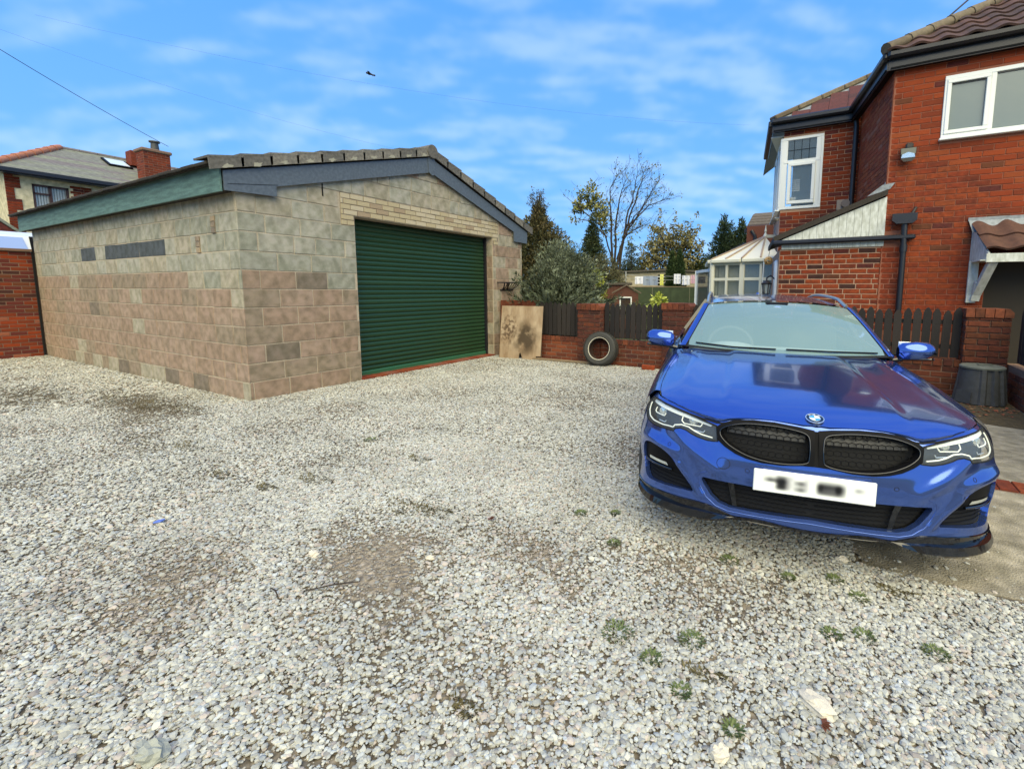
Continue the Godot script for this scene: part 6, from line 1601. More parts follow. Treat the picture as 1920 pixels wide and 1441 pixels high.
func spline(p: Array, t: float) -> Vector2:
	var k := p.size()
	t = clampf(t, 0.0, k - 1.0001)
	var i := int(t); var u := t - i
	var b: Vector2 = p[i]; var c: Vector2 = p[i + 1]
	var a: Vector2 = p[i - 1] if i > 0 else Vector2(-p[1].x, p[1].y)
	var d: Vector2 = p[i + 2] if i < k - 2 else 2.0 * p[k - 1] - p[k - 2]
	return 0.5 * (2.0 * b + (c - a) * u + (2.0 * a - 5.0 * b + 4.0 * c - d) * u * u + (3.0 * b - a - 3.0 * c + d) * u * u * u)


func seg_dist(p: Vector2, a: Vector2, b: Vector2) -> float:
	return p.distance_to(Geometry2D.get_closest_point_to_segment(p, a, b))


func nose(q: Vector2, out := 0.0) -> Vector3:   # the front of the car: q = (step along the plan curve, height)
	var t := maxf(q.x, 0.0)
	var p := spline(PLAN, t)
	var d := (spline(PLAN, t + 0.02) - spline(PLAN, maxf(t - 0.02, 0.0))).normalized()
	var nn := Vector2(-d.y, d.x)          # points back into the car
	var o := hermite(OFF, q.y) - out
	# the crease that runs from the lamp's notch down towards the number plate, and the swelling over the intake
	o -= 0.013 * exp(-pow(seg_dist(Vector2(q.x * 0.13, q.y), Vector2(4.9 * 0.13, 0.655), Vector2(3.0 * 0.13, 0.50)) / 0.040, 2))
	o -= 0.014 * exp(-pow(seg_dist(Vector2(q.x * 0.13, q.y), Vector2(6.9 * 0.13, 0.575), Vector2(4.6 * 0.13, 0.54)) / 0.03, 2)) * smoothstep(3.5, 5.0, t)
	o -= 0.010 * exp(-pow(seg_dist(Vector2(q.x * 0.13, q.y), Vector2(4.5 * 0.13, 0.47), Vector2(3.5 * 0.13, 0.34)) / 0.025, 2))
	var r := p + nn * o
	return Vector3(r.x, q.y, -r.y)


func bonnet_h(w: float, s: float) -> float:
	var W := hermite(HALF, s)
	var f := clampf(w / W, 0.0, 0.999)
	var h := hermite(HC, s) + hermite(SECT, f)
	# raised centre with its two creases, running from the screen to the outer ends of the grille
	var edge := lerpf(0.43, 0.36, clampf(s / 1.3, 0, 1))
	h += 0.011 * (1.0 - smoothstep(edge - 0.02, edge + 0.035, w)) * smoothstep(0.1, 0.5, s)
	h += 0.007 * exp(-pow((w - lerpf(0.70, 0.62, clampf(s / 1.3, 0, 1))) / 0.05, 2)) * smoothstep(0.3, 0.7, s)
	return h


func bonnet(q: Vector2, out := 0.0) -> Vector3:
	return Vector3(q.x, bonnet_h(q.x, q.y) + out, -q.y)


func flank(q: Vector2, out := 0.0) -> Vector3:   # q = (distance from the nose, height): the side below the shoulder
	var W := hermite(HALF, q.x)
	var hc := hermite(HC, q.x)
	var y := q.y
	var f := 1.0
	var drop := hc - y
	if drop < 0.24:         # the shoulder: read the section backwards
		for i in range(3, 7):
			var a: Vector2 = SECT[i]; var b: Vector2 = SECT[i + 1]
			if drop <= -b.y and drop >= -a.y: f = lerpf(a.x, b.x, (drop + a.y) / (a.y - b.y)); break
			if drop < -SECT[3].y: f = 0.75
		f = 1.0 - pow(clampf(1.0 - drop / 0.24, 0.0, 1.0), 2.4) * 0.24
	else:
		f = 1.0 - 0.05 * pow((drop - 0.24) / 0.55, 2.0)
	var arch := 0.0
	for c in [0.81, 3.66]: arch = maxf(arch, 0.018 * exp(-pow((Vector2(q.x - c, y - 0.34).length() - 0.37) / 0.07, 2)))
	f += arch * clampf(drop * 3.0, 0, 1)
	f += 0.010 * exp(-pow((y - 0.80 - 0.03 * (q.x - 1.5)) / 0.03, 2)) * smoothstep(1.2, 1.8, q.x)
	return Vector3(W * f + out, y, -q.x)


# clips a panel's outline (and holes) against a grid and drapes it over a surface; both sides of the car unless one is asked for
func panel(mb: MB, surf: Callable, outline: PackedVector2Array, step: Vector2, holes: Array, out := 0.0, sides := [1.0, -1.0], centre := Vector3(0, 0.5, -2.2)) -> void:
	var lo := outline[0]; var hi := outline[0]
	for p in outline: lo = lo.min(p); hi = hi.max(p)
	lo -= step * Vector2(0.1373, 0.1619)      # no grid line on a corner of the outline
	var nx := int(ceil((hi.x - lo.x) / step.x)); var ny := int(ceil((hi.y - lo.y) / step.y))
	var e := Vector2(step.x, step.y) * 0.2
	var cache := {}
	var eval := func(p: Vector2) -> Array:
		var k := Vector2i(roundi(p.x * 20000), roundi(p.y * 20000))
		if not cache.has(k):
			var a: Vector3 = surf.call(p, out)
			var n: Vector3 = (surf.call(p + Vector2(e.x, 0), out) - surf.call(p - Vector2(e.x, 0), out)).cross(surf.call(p + Vector2(0, e.y), out) - surf.call(p - Vector2(0, e.y), out)).normalized()
			if n.dot(a - centre) < 0: n = -n
			cache[k] = [a, n]
		return cache[k]
	for i in nx:
		for j in ny:
			var c := lo + Vector2(i, j) * step
			var cell := PackedVector2Array([c, c + Vector2(step.x, 0), c + step, c + Vector2(0, step.y)])
			var polys: Array = Geometry2D.intersect_polygons(cell, outline)
			for h in holes:
				var next := []
				for p in polys: next.append_array(Geometry2D.clip_polygons(p, h))
				polys = next
			for p in polys:
				var t := Geometry2D.triangulate_polygon(p)
				for k in range(0, t.size(), 3):
					var A: Array = eval.call(p[t[k]]); var B: Array = eval.call(p[t[k + 1]]); var C: Array = eval.call(p[t[k + 2]])
					for s in sides:
						var f := Vector3(s, 1, 1)
						mb.put(A[0] * f, B[0] * f, C[0] * f, A[1] * f, B[1] * f, C[1] * f)


func strip(mb: MB, surf: Callable, line: Array, r: float, out: float, sides := [1.0, -1.0], closed := false) -> void:   # a round bead that follows a surface
	for s in sides:
		var pts := []
		var k := line.size()
		for i in (k if closed else k - 1):
			var a: Vector2 = line[i]; var b: Vector2 = line[(i + 1) % k]
			for u in 3: pts.append((surf.call(a.lerp(b, u / 3.0), out) as Vector3) * Vector3(s, 1, 1))
		pts.append((surf.call(line[0] if closed else line[k - 1], out) as Vector3) * Vector3(s, 1, 1))
		mb.tube(pts, r, 6)


func smooth_poly(a: Array, k := 4) -> PackedVector2Array:
	var out := PackedVector2Array()
	var n := a.size()
	for i in n:
		for j in k:
			var u := float(j) / k
			var p0: Vector2 = a[(i - 1 + n) % n]; var p1: Vector2 = a[i]; var p2: Vector2 = a[(i + 1) % n]; var p3: Vector2 = a[(i + 2) % n]
			out.append(0.5 * (2.0 * p1 + (p2 - p0) * u + (2.0 * p0 - 5.0 * p1 + 4.0 * p2 - p3) * u * u + (3.0 * p1 - p0 - 3.0 * p2 + p3) * u * u * u))
	return out


func xy(a: Array) -> PackedVector2Array:
	var o := PackedVector2Array()
	for i in range(0, a.size(), 2): o.append(Vector2(a[i], a[i + 1]))
	return o


func circle(c: Vector2, r: float, k := 32) -> PackedVector2Array:
	var o := PackedVector2Array()
	for i in k: o.append(c + Vector2(cos(TAU * i / k), sin(TAU * i / k)) * r)
	return o


func car() -> void:
	var t := thing("blue_estate_car", "metallic blue estate car facing the camera with black twin grille and blurred plate", "car", Vector3(-0.05, 0.0, -2.41))
	origin.erase(t)                      # its parts are written in the car's own axes
	t.basis = Basis(UP, 0.216) * Basis(Vector3.RIGHT, -0.012) * Basis(Vector3.BACK, -0.020)
	var fn := nose
	var st := Vector2(0.2, 0.018)
	# ---- outlines on the nose
	var kid := xy([0.06, 0.754, 0.5, 0.762, 1.3, 0.770, 2.0, 0.768, 2.55, 0.758, 2.95, 0.735, 3.12, 0.715, 3.02, 0.652, 2.75, 0.625, 2.4, 0.600, 2.05, 0.586, 1.6, 0.578, 1.0, 0.580, 0.4, 0.592, 0.06, 0.594])
	var kid_in := smooth_poly(Array(xy([0.20, 0.70, 0.28, 0.733, 0.6, 0.747, 1.2, 0.755, 1.9, 0.753, 2.35, 0.745, 2.75, 0.726, 2.95, 0.705, 2.93, 0.676, 2.68, 0.643, 2.35, 0.618, 1.95, 0.599, 1.4, 0.589, 0.75, 0.592, 0.28, 0.606, 0.20, 0.635])), 3)
	var lamp := xy([3.13, 0.714, 3.8, 0.733, 4.5, 0.749, 5.6, 0.762, 6.7, 0.770, 7.6, 0.770, 8.05, 0.764, 8.15, 0.742, 7.9, 0.70, 7.4, 0.668, 6.8, 0.648, 6.2, 0.640, 5.6, 0.640, 4.9, 0.646, 4.83, 0.660, 4.6, 0.668, 4.35, 0.664, 4.1, 0.652, 3.8, 0.642, 3.4, 0.636, 3.02, 0.640])
	var intake := smooth_poly(Array(xy([6.95, 0.50, 6.7, 0.530, 6.1, 0.545, 5.4, 0.532, 4.85, 0.495, 4.35, 0.43, 3.85, 0.348, 4.3, 0.335, 5.1, 0.325, 5.9, 0.318, 6.6, 0.318, 6.95, 0.36, 7.02, 0.43])), 3)
	var lower := xy([0, 0.448, 2.0, 0.446, 3.46, 0.440, 3.52, 0.425, 3.40, 0.395, 3.15, 0.350, 2.85, 0.322, 2.5, 0.311, 1.9, 0.314, 0, 0.326])
	var shell := xy([0, 0.276, 2.4, 0.276, 3.2, 0.300, 4.4, 0.292, 6.0, 0.282, 7.2, 0.278, 8.0, 0.278, 8.04, 0.50, 8.1, 0.60, 8.2, 0.66, 8.3, 0.70, 8.3, 0.79, 7.4, 0.786, 6.5, 0.784, 5.5, 0.776, 4.4, 0.762, 3.2, 0.728, 2.95, 0.742, 2.55, 0.766, 2.0, 0.778, 1.3, 0.780, 0.5, 0.772, 0.0, 0.766])
	var mb := MB.new()
	panel(mb, fn, shell, Vector2(0.06, 0.0078), [kid, lamp, intake, lower])
	for pt in [[lower, 0.030], [intake, 0.03]]:      # the returns round the openings
		var a: PackedVector2Array = pt[0]
		for i in a.size():
			if a[i].x < 0.01 and a[(i + 1) % a.size()].x < 0.01: continue
			for s in [1.0, -1.0]:
				var f := Vector3(s, 1, 1); var p := a[i]; var q := a[(i + 1) % a.size()]
				mb.quad(nose(p) * f, nose(q) * f, nose(q, -pt[1]) * f, nose(p, -pt[1]) * f)
	var bumper := part(t, "front_bumper", mb, m.car_blue)
	# dark inner shell that closes off what the openings show
	mb = MB.new(); panel(mb, fn, xy([0, 0.285, 7.4, 0.285, 8.2, 0.70, 8.2, 0.765, 3.2, 0.715, 2.0, 0.76, 0, 0.75]), st * 1.6, [], -0.055); part(t, "inner_shell", mb, m.seam_black)
	# twin grille: broad satin frame, mesh of zigzag bars
	mb = MB.new(); panel(mb, fn, kid, Vector2(0.12, 0.014), [kid_in], 0.010)
	for pair in [[kid, 0.010, -0.02], [kid_in, 0.010, -0.035]]:
		var a: PackedVector2Array = pair[0]
		for i in a.size():
			var p := a[i]; var q := a[(i + 1) % a.size()]
			for s in [1.0, -1.0]: mb.quad(nose(p, pair[1]) * Vector3(s, 1, 1), nose(q, pair[1]) * Vector3(s, 1, 1), nose(q, pair[2]) * Vector3(s, 1, 1), nose(p, pair[2]) * Vector3(s, 1, 1))
	mb.quad(nose(Vector2(0.06, 0.752), 0.01), nose(Vector2(0.06, 0.752), 0.01) * Vector3(-1, 1, 1), nose(Vector2(0.06, 0.594), 0.01) * Vector3(-1, 1, 1), nose(Vector2(0.06, 0.594), 0.01), Vector3.BACK)
	var grille := part(t, "grille_frame", mb, m.kidney_grey)
	for s in [1.0, -1.0]:
		mb = MB.new(); strip(mb, fn, Array(kid_in), 0.0035, 0.010, [s], true); part(grille, "inner_rim", mb, m.gloss_black)
		mb = MB.new()
		var run := []
		for r in 8:
			var y := 0.604 + r * 0.0205
			var x := 0.2 + (0.11 if r % 2 else 0.0)
			while x < 2.95:
				var up := 0.0065
				for e in [[Vector2(x, y), Vector2(x + 0.11, y + up)], [Vector2(x + 0.11, y + up), Vector2(x + 0.22, y)]]:
					if Geometry2D.is_point_in_polygon(e[0], kid_in) and Geometry2D.is_point_in_polygon(e[1], kid_in): run.append(e)
				if Geometry2D.is_point_in_polygon(Vector2(x + 0.11, y + 0.024), kid_in) and r % 2 == 0: run.append([Vector2(x + 0.11, y + up), Vector2(x + 0.11, y + 0.021)])
				x += 0.22
		for e in run: mb.tube([nose(e[0], -0.018) * Vector3(s, 1, 1), nose(e[1], -0.018) * Vector3(s, 1, 1)], 0.0021, 4, false)
		part(grille, "grille_mesh", mb, m.satin_black)
		mb = MB.new()      # the air flap plate behind the upper part of the mesh
		for i in 14:
			var a := 0.30 + i * 0.178
			var y0 := 0.690; var y1 := 0.742
			var cell := PackedVector2Array([Vector2(a, y0), Vector2(a + 0.18, y0), Vector2(a + 0.18, y1), Vector2(a, y1)])
			for q in Geometry2D.intersect_polygons(cell, kid_in): panel(mb, fn, q, Vector2(0.09, 0.03), [], -0.032, [s])
		part(grille, "air_flap", mb, mat("flap_grey", rgb(40, 41, 43), 0.5) if not m.has("flap_grey") else m.flap_grey)
		mb = MB.new()
		for i in 7:
			var x := 0.5 + i * 0.34
			if Geometry2D.is_point_in_polygon(Vector2(x, 0.733), kid_in): mb.tube([nose(Vector2(x, 0.742), -0.012) * Vector3(s, 1, 1), nose(Vector2(x, 0.722), -0.014) * Vector3(s, 1, 1)], 0.0036, 5)
		part(grille, "grille_tab", mb, m.satin_black)
	# headlamps
	for s in [1.0, -1.0]:
		var one := [s]
		mb = MB.new(); panel(mb, fn, lamp, Vector2(0.25, 0.02), [], -0.045, one); var hl := part(t, "headlight", mb, m.lamp_dark)
		mb = MB.new(); strip(mb, fn, Array(lamp), 0.0048, -0.002, one, true); part(hl, "surround", mb, m.seam_black)
		mb = MB.new(); panel(mb, fn, xy([3.35, 0.710, 4.5, 0.735, 5.6, 0.750, 6.7, 0.760, 7.7, 0.758, 7.75, 0.745, 6.7, 0.741, 5.6, 0.732, 4.5, 0.720, 3.4, 0.702]), Vector2(0.25, 0.02), [], -0.020, one); part(hl, "brow_light", mb, m.lamp_white)
		mb = MB.new(); strip(mb, fn, Array(xy([3.25, 0.650, 3.7, 0.655, 4.0, 0.664, 4.3, 0.678, 4.65, 0.682, 4.95, 0.674, 5.02, 0.660, 5.7, 0.654, 6.5, 0.657, 7.1, 0.670, 7.55, 0.695, 7.85, 0.735])), 0.0042, -0.012, one); part(hl, "light_guide", mb, m.lamp_white)
		for e in [[3.75, 0.0], [5.75, 0.008]]:
			mb = MB.new(); strip(mb, fn, Array(xy([e[0], 0.708 + e[1], e[0] + 0.06, 0.692 + e[1], e[0] + 0.8, 0.690 + e[1] * 1.6, e[0] + 0.95, 0.702 + e[1], e[0] + 0.95, 0.722 + e[1]])), 0.0034, -0.016, one); part(hl, "running_light", mb, m.lamp_white)
			mb = MB.new(); strip(mb, fn, Array(xy([e[0] - 0.15, 0.678 + e[1] * 0.4, e[0] - 0.10, 0.666 + e[1] * 0.4, e[0] + 0.35, 0.668 + e[1] * 0.4])), 0.003, -0.016, one); part(hl, "lower_hook", mb, m.lamp_chrome)
			var c := nose(Vector2(e[0] + 0.5, 0.705 + e[1]), -0.040) * Vector3(s, 1, 1)
			mb = MB.new(); mb.lathe(PackedVector2Array([Vector2(0.0, 0.006), Vector2(0.018, 0.004), Vector2(0.028, -0.004), Vector2(0.032, -0.02)]), c, Vector3(0.35 * s, 0.05, 1), 18); part(hl, "projector", mb, m.lamp_chrome)
		mb = MB.new(); panel(mb, fn, lamp, Vector2(0.25, 0.02), [], 0.0, one); part(hl, "lens", mb, m.lamp_glass)
		# side intake: black blade with a slim fog light, a dark slot below
		mb = MB.new(); panel(mb, fn, intake, Vector2(0.25, 0.02), [], -0.034, one); var si := part(t, "side_intake", mb, m.seam_black)
		var upper: Array = Geometry2D.intersect_polygons(intake, xy([3.5, 0.425, 7.4, 0.425, 7.4, 0.6, 3.5, 0.6]))
		mb = MB.new()
		for p in upper: panel(mb, fn, p, Vector2(0.25, 0.02), [], -0.016, one)
		part(si, "intake_blade", mb, m.satin_black)
		mb = MB.new(); strip(mb, fn, Array(xy([4.9, 0.424, 5.9, 0.422, 6.85, 0.424])), 0.007, -0.008, one); part(si, "blade_edge", mb, m.gloss_black)
		mb = MB.new(); panel(mb, fn, xy([5.15, 0.437, 6.5, 0.437, 6.5, 0.453, 5.25, 0.453]), Vector2(0.25, 0.02), [], -0.012, one); part(si, "fog_light", mb, m.lamp_chrome)
		mb = MB.new()
		for r in 4: strip(mb, fn, Array(xy([4.4 - 0.1 * r, 0.405 - r * 0.02, 6.85, 0.405 - r * 0.02])), 0.0025, -0.026, one)
		part(si, "intake_bar", mb, m.satin_black)
	# lower intake with its mesh and two uprights
	mb = MB.new(); panel(mb, fn, lower, Vector2(0.3, 0.03), [], -0.045); var li := part(t, "lower_intake", mb, m.seam_black)
	mb = MB.new()
	for r in 6:
		var y := 0.322 + r * 0.021
		var x := 0.0 if r % 2 == 0 else 0.1
		while x < 3.5:
			var a := Vector2(x, y); var b := Vector2(x + 0.1, y + 0.007); var c := Vector2(x + 0.2, y)
			for e in [[a, b], [b, c]]:
				if Geometry2D.is_point_in_polygon(e[0] + Vector2(0.001, 0), lower) and Geometry2D.is_point_in_polygon(e[1], lower):
					for s in [1.0, -1.0]: mb.tube([nose(e[0], -0.03) * Vector3(s, 1, 1), nose(e[1], -0.03) * Vector3(s, 1, 1)], 0.0022, 4, false)
			x += 0.2
	part(li, "intake_mesh", mb, m.satin_black)
	for s in [1.0, -1.0]:
		mb = MB.new(); panel(mb, fn, xy([2.28, 0.315, 2.42, 0.315, 2.62, 0.443, 2.42, 0.443]), Vector2(0.2, 0.03), [], -0.020, [s]); part(li, "upright", mb, m.gloss_black)
	# the thin line that frames the lower intake
	mb = MB.new(); strip(mb, fn, Array(xy([0, 0.306, 1.9, 0.294, 2.55, 0.291, 2.95, 0.302, 3.3, 0.334, 3.55, 0.385, 3.68, 0.43, 3.6, 0.455, 3.3, 0.478])), 0.0022, 0.0); part(bumper, "trim_line", mb, m.car_blue)
	# tow eye cover, parking sensors
	for c in [[-1.0, Vector2(2.75, 0.540), 0.028], [-1.0, Vector2(2.0, 0.525), 0.009], [1.0, Vector2(2.3, 0.525), 0.009], [-1.0, Vector2(5.0, 0.57), 0.009], [1.0, Vector2(5.0, 0.57), 0.009]]:
		mb = MB.new(); var ring := []
		for i in 20: ring.append(c[1] + Vector2(cos(TAU * i / 20) * c[2] * 7.6, sin(TAU * i / 20) * c[2]))
		strip(mb, fn, ring, 0.0013, 0.0, [c[0]], true); part(bumper, "tow_cover" if c[2] > 0.02 else "parking_sensor", mb, m.seam_black)
	# black splitter, thin in the middle, winged at the corners
	mb = MB.new()
	for s in [1.0, -1.0]:
		var prev := []
		for i in 34:
			var tt := 7.8 * i / 33.0
			var top := hermite([Vector2(0, 0.279), Vector2(2.4, 0.279), Vector2(3.2, 0.303), Vector2(4.4, 0.295), Vector2(6.0, 0.285), Vector2(7.2, 0.281), Vector2(7.8, 0.281)], tt)
			var low := hermite([Vector2(0, 0.262), Vector2(2.3, 0.260), Vector2(3.0, 0.222), Vector2(4.0, 0.200), Vector2(5.4, 0.196), Vector2(6.6, 0.205), Vector2(7.3, 0.228), Vector2(7.8, 0.24)], tt)
			var ext := hermite([Vector2(0, 0.012), Vector2(2.3, 0.012), Vector2(3.2, 0.026), Vector2(4.5, 0.040), Vector2(6.2, 0.042), Vector2(7.2, 0.026), Vector2(7.8, 0.008)], tt)
			var mid := lerpf(top, low, 0.42)
			var ring := [nose(Vector2(tt, top), -0.006), nose(Vector2(tt, top - 0.006), 0.006), nose(Vector2(tt, mid), 0.002), nose(Vector2(tt, mid - 0.006), ext * 0.55), nose(Vector2(tt, low + 0.012), ext), nose(Vector2(tt, low), ext - 0.004), nose(Vector2(tt, low + 0.002), -0.10)]
			if prev.size():
				for k in ring.size() - 1:
					var out := (nose(Vector2(tt, 0.3), 0.1) - nose(Vector2(tt, 0.3))) * Vector3(s, 1, 1) + UP * (0.05 if k != 5 else -0.3)
					mb.quad(prev[k] * Vector3(s, 1, 1), ring[k] * Vector3(s, 1, 1), ring[k + 1] * Vector3(s, 1, 1), prev[k + 1] * Vector3(s, 1, 1), out)
			prev = ring
	part(t, "front_splitter", mb, m.gloss_black)
	# number plate: white, its characters blurred to soft blocks
	var im := Image.create(104, 22, false, Image.FORMAT_RGB8); im.fill(rgb(236, 238, 232))
	for b in [[10, 7, 12, 3, 60], [20, 5, 9, 13, 40], [37, 8, 9, 3, 70], [37, 14, 9, 3, 70], [56, 6, 22, 11, 34], [60, 9, 12, 5, 90], [88, 8, 6, 3, 150], [45, 4, 3, 14, 190], [30, 4, 4, 14, 170]]: im.fill_rect(Rect2i(b[0], b[1], b[2], b[3]), rgb(b[4], b[4], b[4]))
	im.resize(26, 6, Image.INTERPOLATE_LANCZOS); im.resize(208, 44, Image.INTERPOLATE_CUBIC)
	var pm := StandardMaterial3D.new(); pm.albedo_texture = ImageTexture.create_from_image(im); pm.roughness = 0.4
	mb = MB.new(); mb.box(Vector3(-0.01, 0.502, 0.010), Vector3(0.525, 0.108, 0.012), Basis(Vector3.RIGHT, -0.04), 0.003); mb.box(Vector3(-0.01, 0.505, 0.0), Vector3(0.44, 0.09, 0.03)); var plate := part(t, "number_plate", mb, m.plate_white)
	var pq := QuadMesh.new(); pq.size = Vector2(0.515, 0.099)
	var po := part(plate, "plate_print", pq, pm); po.position = Vector3(-0.01, 0.5022, 0.0172); po.rotation.x = -0.04
	# bonnet
	mb = MB.new()
	var front := [Vector2(0, 0.074), Vector2(0.06, 0.071), Vector2(0.12, 0.080), Vector2(0.20, 0.092), Vector2(0.30, 0.101), Vector2(0.37, 0.103), Vector2(0.425, 0.104), Vector2(0.46, 0.112), Vector2(0.53, 0.145), Vector2(0.60, 0.188), Vector2(0.67, 0.246), Vector2(0.73, 0.312), Vector2(0.772, 0.378)]
	var side := [Vector2(0.772, 0.378), Vector2(0.79, 0.48), Vector2(0.797, 0.62), Vector2(0.795, 0.85), Vector2(0.78, 1.1), Vector2(0.755, 1.35), Vector2(0.735, 1.52)]
	var rear := [Vector2(0.735, 1.52), Vector2(0.60, 1.435), Vector2(0.40, 1.365), Vector2(0.2, 1.33), Vector2(0, 1.32)]
	var bo := PackedVector2Array()
	for p in front: bo.append(p)
	for i in range(1, side.size()): bo.append(side[i])
	for i in range(1, rear.size()): bo.append(rear[i])
	panel(mb, bonnet, bo, Vector2(0.022, 0.032), [], 0.0, [1.0, -1.0], Vector3(0, -3, -1))
	for i in front.size() - 1:      # the turned-down front edge
		for s in [1.0, -1.0]:
			var a := bonnet(front[i]) * Vector3(s, 1, 1); var b := bonnet(front[i + 1]) * Vector3(s, 1, 1)
			mb.quad(a, b, b - Vector3(0, 0.018, 0.006), a - Vector3(0, 0.018, 0.006), Vector3(0, 0.2, 1))
	var hood := part(t, "bonnet", mb, m.car_blue)
	mb = MB.new()
	strip(mb, bonnet, side, 0.0035, -0.004); strip(mb, bonnet, front, 0.004, -0.022); part(hood, "shut_line", mb, m.seam_black)
	# round badge, its four quarters blue and white
	var bc := bonnet(Vector2(0, 0.122), 0.002); var bn := (bonnet(Vector2(0.02, 0.122)) - bonnet(Vector2(0, 0.122))).cross(bonnet(Vector2(0, 0.142)) - bonnet(Vector2(0, 0.122))).normalized(); if bn.y < 0: bn = -bn
	bn = Vector3(0, bn.y, absf(bn.z)).normalized()
	mb = MB.new(); mb.lathe(PackedVector2Array([Vector2(0.042, -0.004), Vector2(0.042, 0.003), Vector2(0.040, 0.005), Vector2(0.0, 0.006)]), bc, bn, 36); var badge := part(t, "bonnet_badge", mb, m.gloss_black)
	mb = MB.new(); mb.lathe(PackedVector2Array([Vector2(0.0385, 0.0045), Vector2(0.0385, 0.0072), Vector2(0.042, 0.0072), Vector2(0.042, 0.0)]), bc, bn, 36); mb.lathe(PackedVector2Array([Vector2(0.0240, 0.0045), Vector2(0.0240, 0.0075), Vector2(0.0258, 0.0075), Vector2(0.0258, 0.0045)]), bc, bn, 36); part(badge, "chrome_ring", mb, m.lamp_chrome)
	var bx := Vector3.RIGHT; var by := bn.cross(bx)
	if by.y < 0: by = -by
	for k in 4:
		mb = MB.new()
		var pc := PackedVector2Array([Vector2.ZERO])
		for i in 9: pc.append(Vector2(cos(PI / 2 * (k + i / 8.0)), sin(PI / 2 * (k + i / 8.0))) * 0.0242)
		mb.prism(pc, bc + bn * 0.0055, bx, by, bn * 0.0012); part(badge, "quarter", mb, m.badge_blue if k % 2 else m.badge_white)
	for L in [["B", -0.72], ["M", 0.0], ["W", 0.72]]:
		var tm := TextMesh.new(); tm.text = L[0]; tm.font_size = 16; tm.pixel_size = 0.00085; tm.depth = 0.0006
		var sf := SystemFont.new(); sf.font_names = PackedStringArray(["Droid Sans"]); tm.font = sf
		var lo := MeshInstance3D.new(); lo.mesh = tm; lo.material_override = m.badge_white; lo.name = "letter"
		lo.transform = Transform3D(Basis(bx, by, bn) * Basis(Vector3.BACK, -L[1]), bc + bn * 0.0066 + (bx * sin(L[1]) + by * cos(L[1])) * 0.0322); badge.add_child(lo, true)
	# wings and sides
	var arch_f := circle(Vector2(0.81, 0.335), 0.365); var arch_r := circle(Vector2(3.66, 0.335), 0.365)
	var sill := 0.235
	mb = MB.new()
	var wing_top := func(s: float) -> float:
		var w := hermite([Vector2(0.378, 0.775), Vector2(0.48, 0.793), Vector2(0.62, 0.800), Vector2(0.85, 0.798), Vector2(1.1, 0.783), Vector2(1.35, 0.758), Vector2(1.52, 0.738)], s)
		return bonnet_h(w, s) - 0.001
	# top of the wing: drape the bonnet surface outward until it meets the flank
	var wing := func(q: Vector2, out := 0.0) -> Vector3:
		# q.x = distance from nose, q.y in 0..1 from bonnet edge to the sill
		var w0 := hermite([Vector2(0.378, 0.775), Vector2(0.48, 0.793), Vector2(0.62, 0.800), Vector2(0.85, 0.798), Vector2(1.1, 0.783), Vector2(1.35, 0.758), Vector2(1.52, 0.738), Vector2(1.7, 0.735)], q.x)
		var h0 := bonnet_h(w0, q.x)
		var W := hermite(HALF, q.x) + out
		var hc := hermite(HC, q.x)
		var h1 := hc - 0.24
		if q.y < 0.4:
			var u := q.y / 0.4
			var a := Vector2(w0, h0); var c := Vector2(W, h1); var b := Vector2(lerpf(w0, W, 0.86), h0 - 0.028)
			var p := a.lerp(b, u).lerp(b.lerp(c, u), u)
			return Vector3(p.x, p.y, -q.x)
		var v := (q.y - 0.4) / 0.6
		var y := lerpf(h1, 0.235, v)
		return flank(Vector2(q.x, y), out)
	var to_v := func(s: float, y: float) -> float:
		var h1 := hermite(HC, s) - 0.24
		return 0.4 + 0.6 * (h1 - y) / (h1 - 0.235)
	var af := PackedVector2Array()
	for p in arch_f: af.append(Vector2(p.x, to_v.call(p.x, p.y)))
	panel(mb, wing, xy([0.50, 0.06, 0.46, 0.0, 1.54, 0.0, 1.58, 0.25, 1.50, 0.6, 1.50, 1.0, 0.45, 1.0, 0.455, 0.5]), Vector2(0.05, 0.05), [af])
	part(t, "front_wing", mb, m.car_blue)
	var ar := PackedVector2Array()
	for p in arch_r: ar.append(p)
	for e in [["front_door", xy([1.515, sill, 2.68, sill, 2.66, 1.04, 1.60, 0.99, 1.515, 0.75])], ["rear_door", xy([2.69, sill, 3.30, sill, 3.42, 0.62, 3.72, 0.95, 3.72, 1.07, 2.67, 1.04])], ["rear_quarter", xy([3.31, sill, 4.66, sill, 4.70, 0.62, 4.68, 1.0, 4.2, 1.09, 3.73, 1.07, 3.73, 0.95, 3.43, 0.62])]]:
		for s in [1.0, -1.0]:
			mb = MB.new(); panel(mb, flank, e[1], Vector2(0.09, 0.05), [ar], 0.0, [s]); part(t, e[0], mb, m.car_blue)
			if e[0] != "rear_quarter":
				mb = MB.new(); var hx: float = 2.42 if e[0] == "front_door" else 3.42
				mb.tube([flank(Vector2(hx, 0.865), 0.012) * Vector3(s, 1, 1), flank(Vector2(hx + 0.1, 0.868), 0.03) * Vector3(s, 1, 1), flank(Vector2(hx + 0.2, 0.87), 0.012) * Vector3(s, 1, 1)], 0.013, 6); part(t, "door_handle", mb, m.car_blue)
	for s in [1.0, -1.0]:
		mb = MB.new(); mb.bar(Vector3(0.87 * s, 0.225, -1.25), Vector3(0.87 * s, 0.225, -3.25), 0.06, 0.08, Vector3.RIGHT, 0.02); part(t, "side_skirt", mb, m.gloss_black)
	mb = MB.new(); mb.box(Vector3(0, 0.30, -2.50), Vector3(1.42, 0.22, 3.9)); mb.box(Vector3(0, 0.5, -0.85), Vector3(1.1, 0.5, 0.9)); part(t, "underbody", mb, m.seam_black)
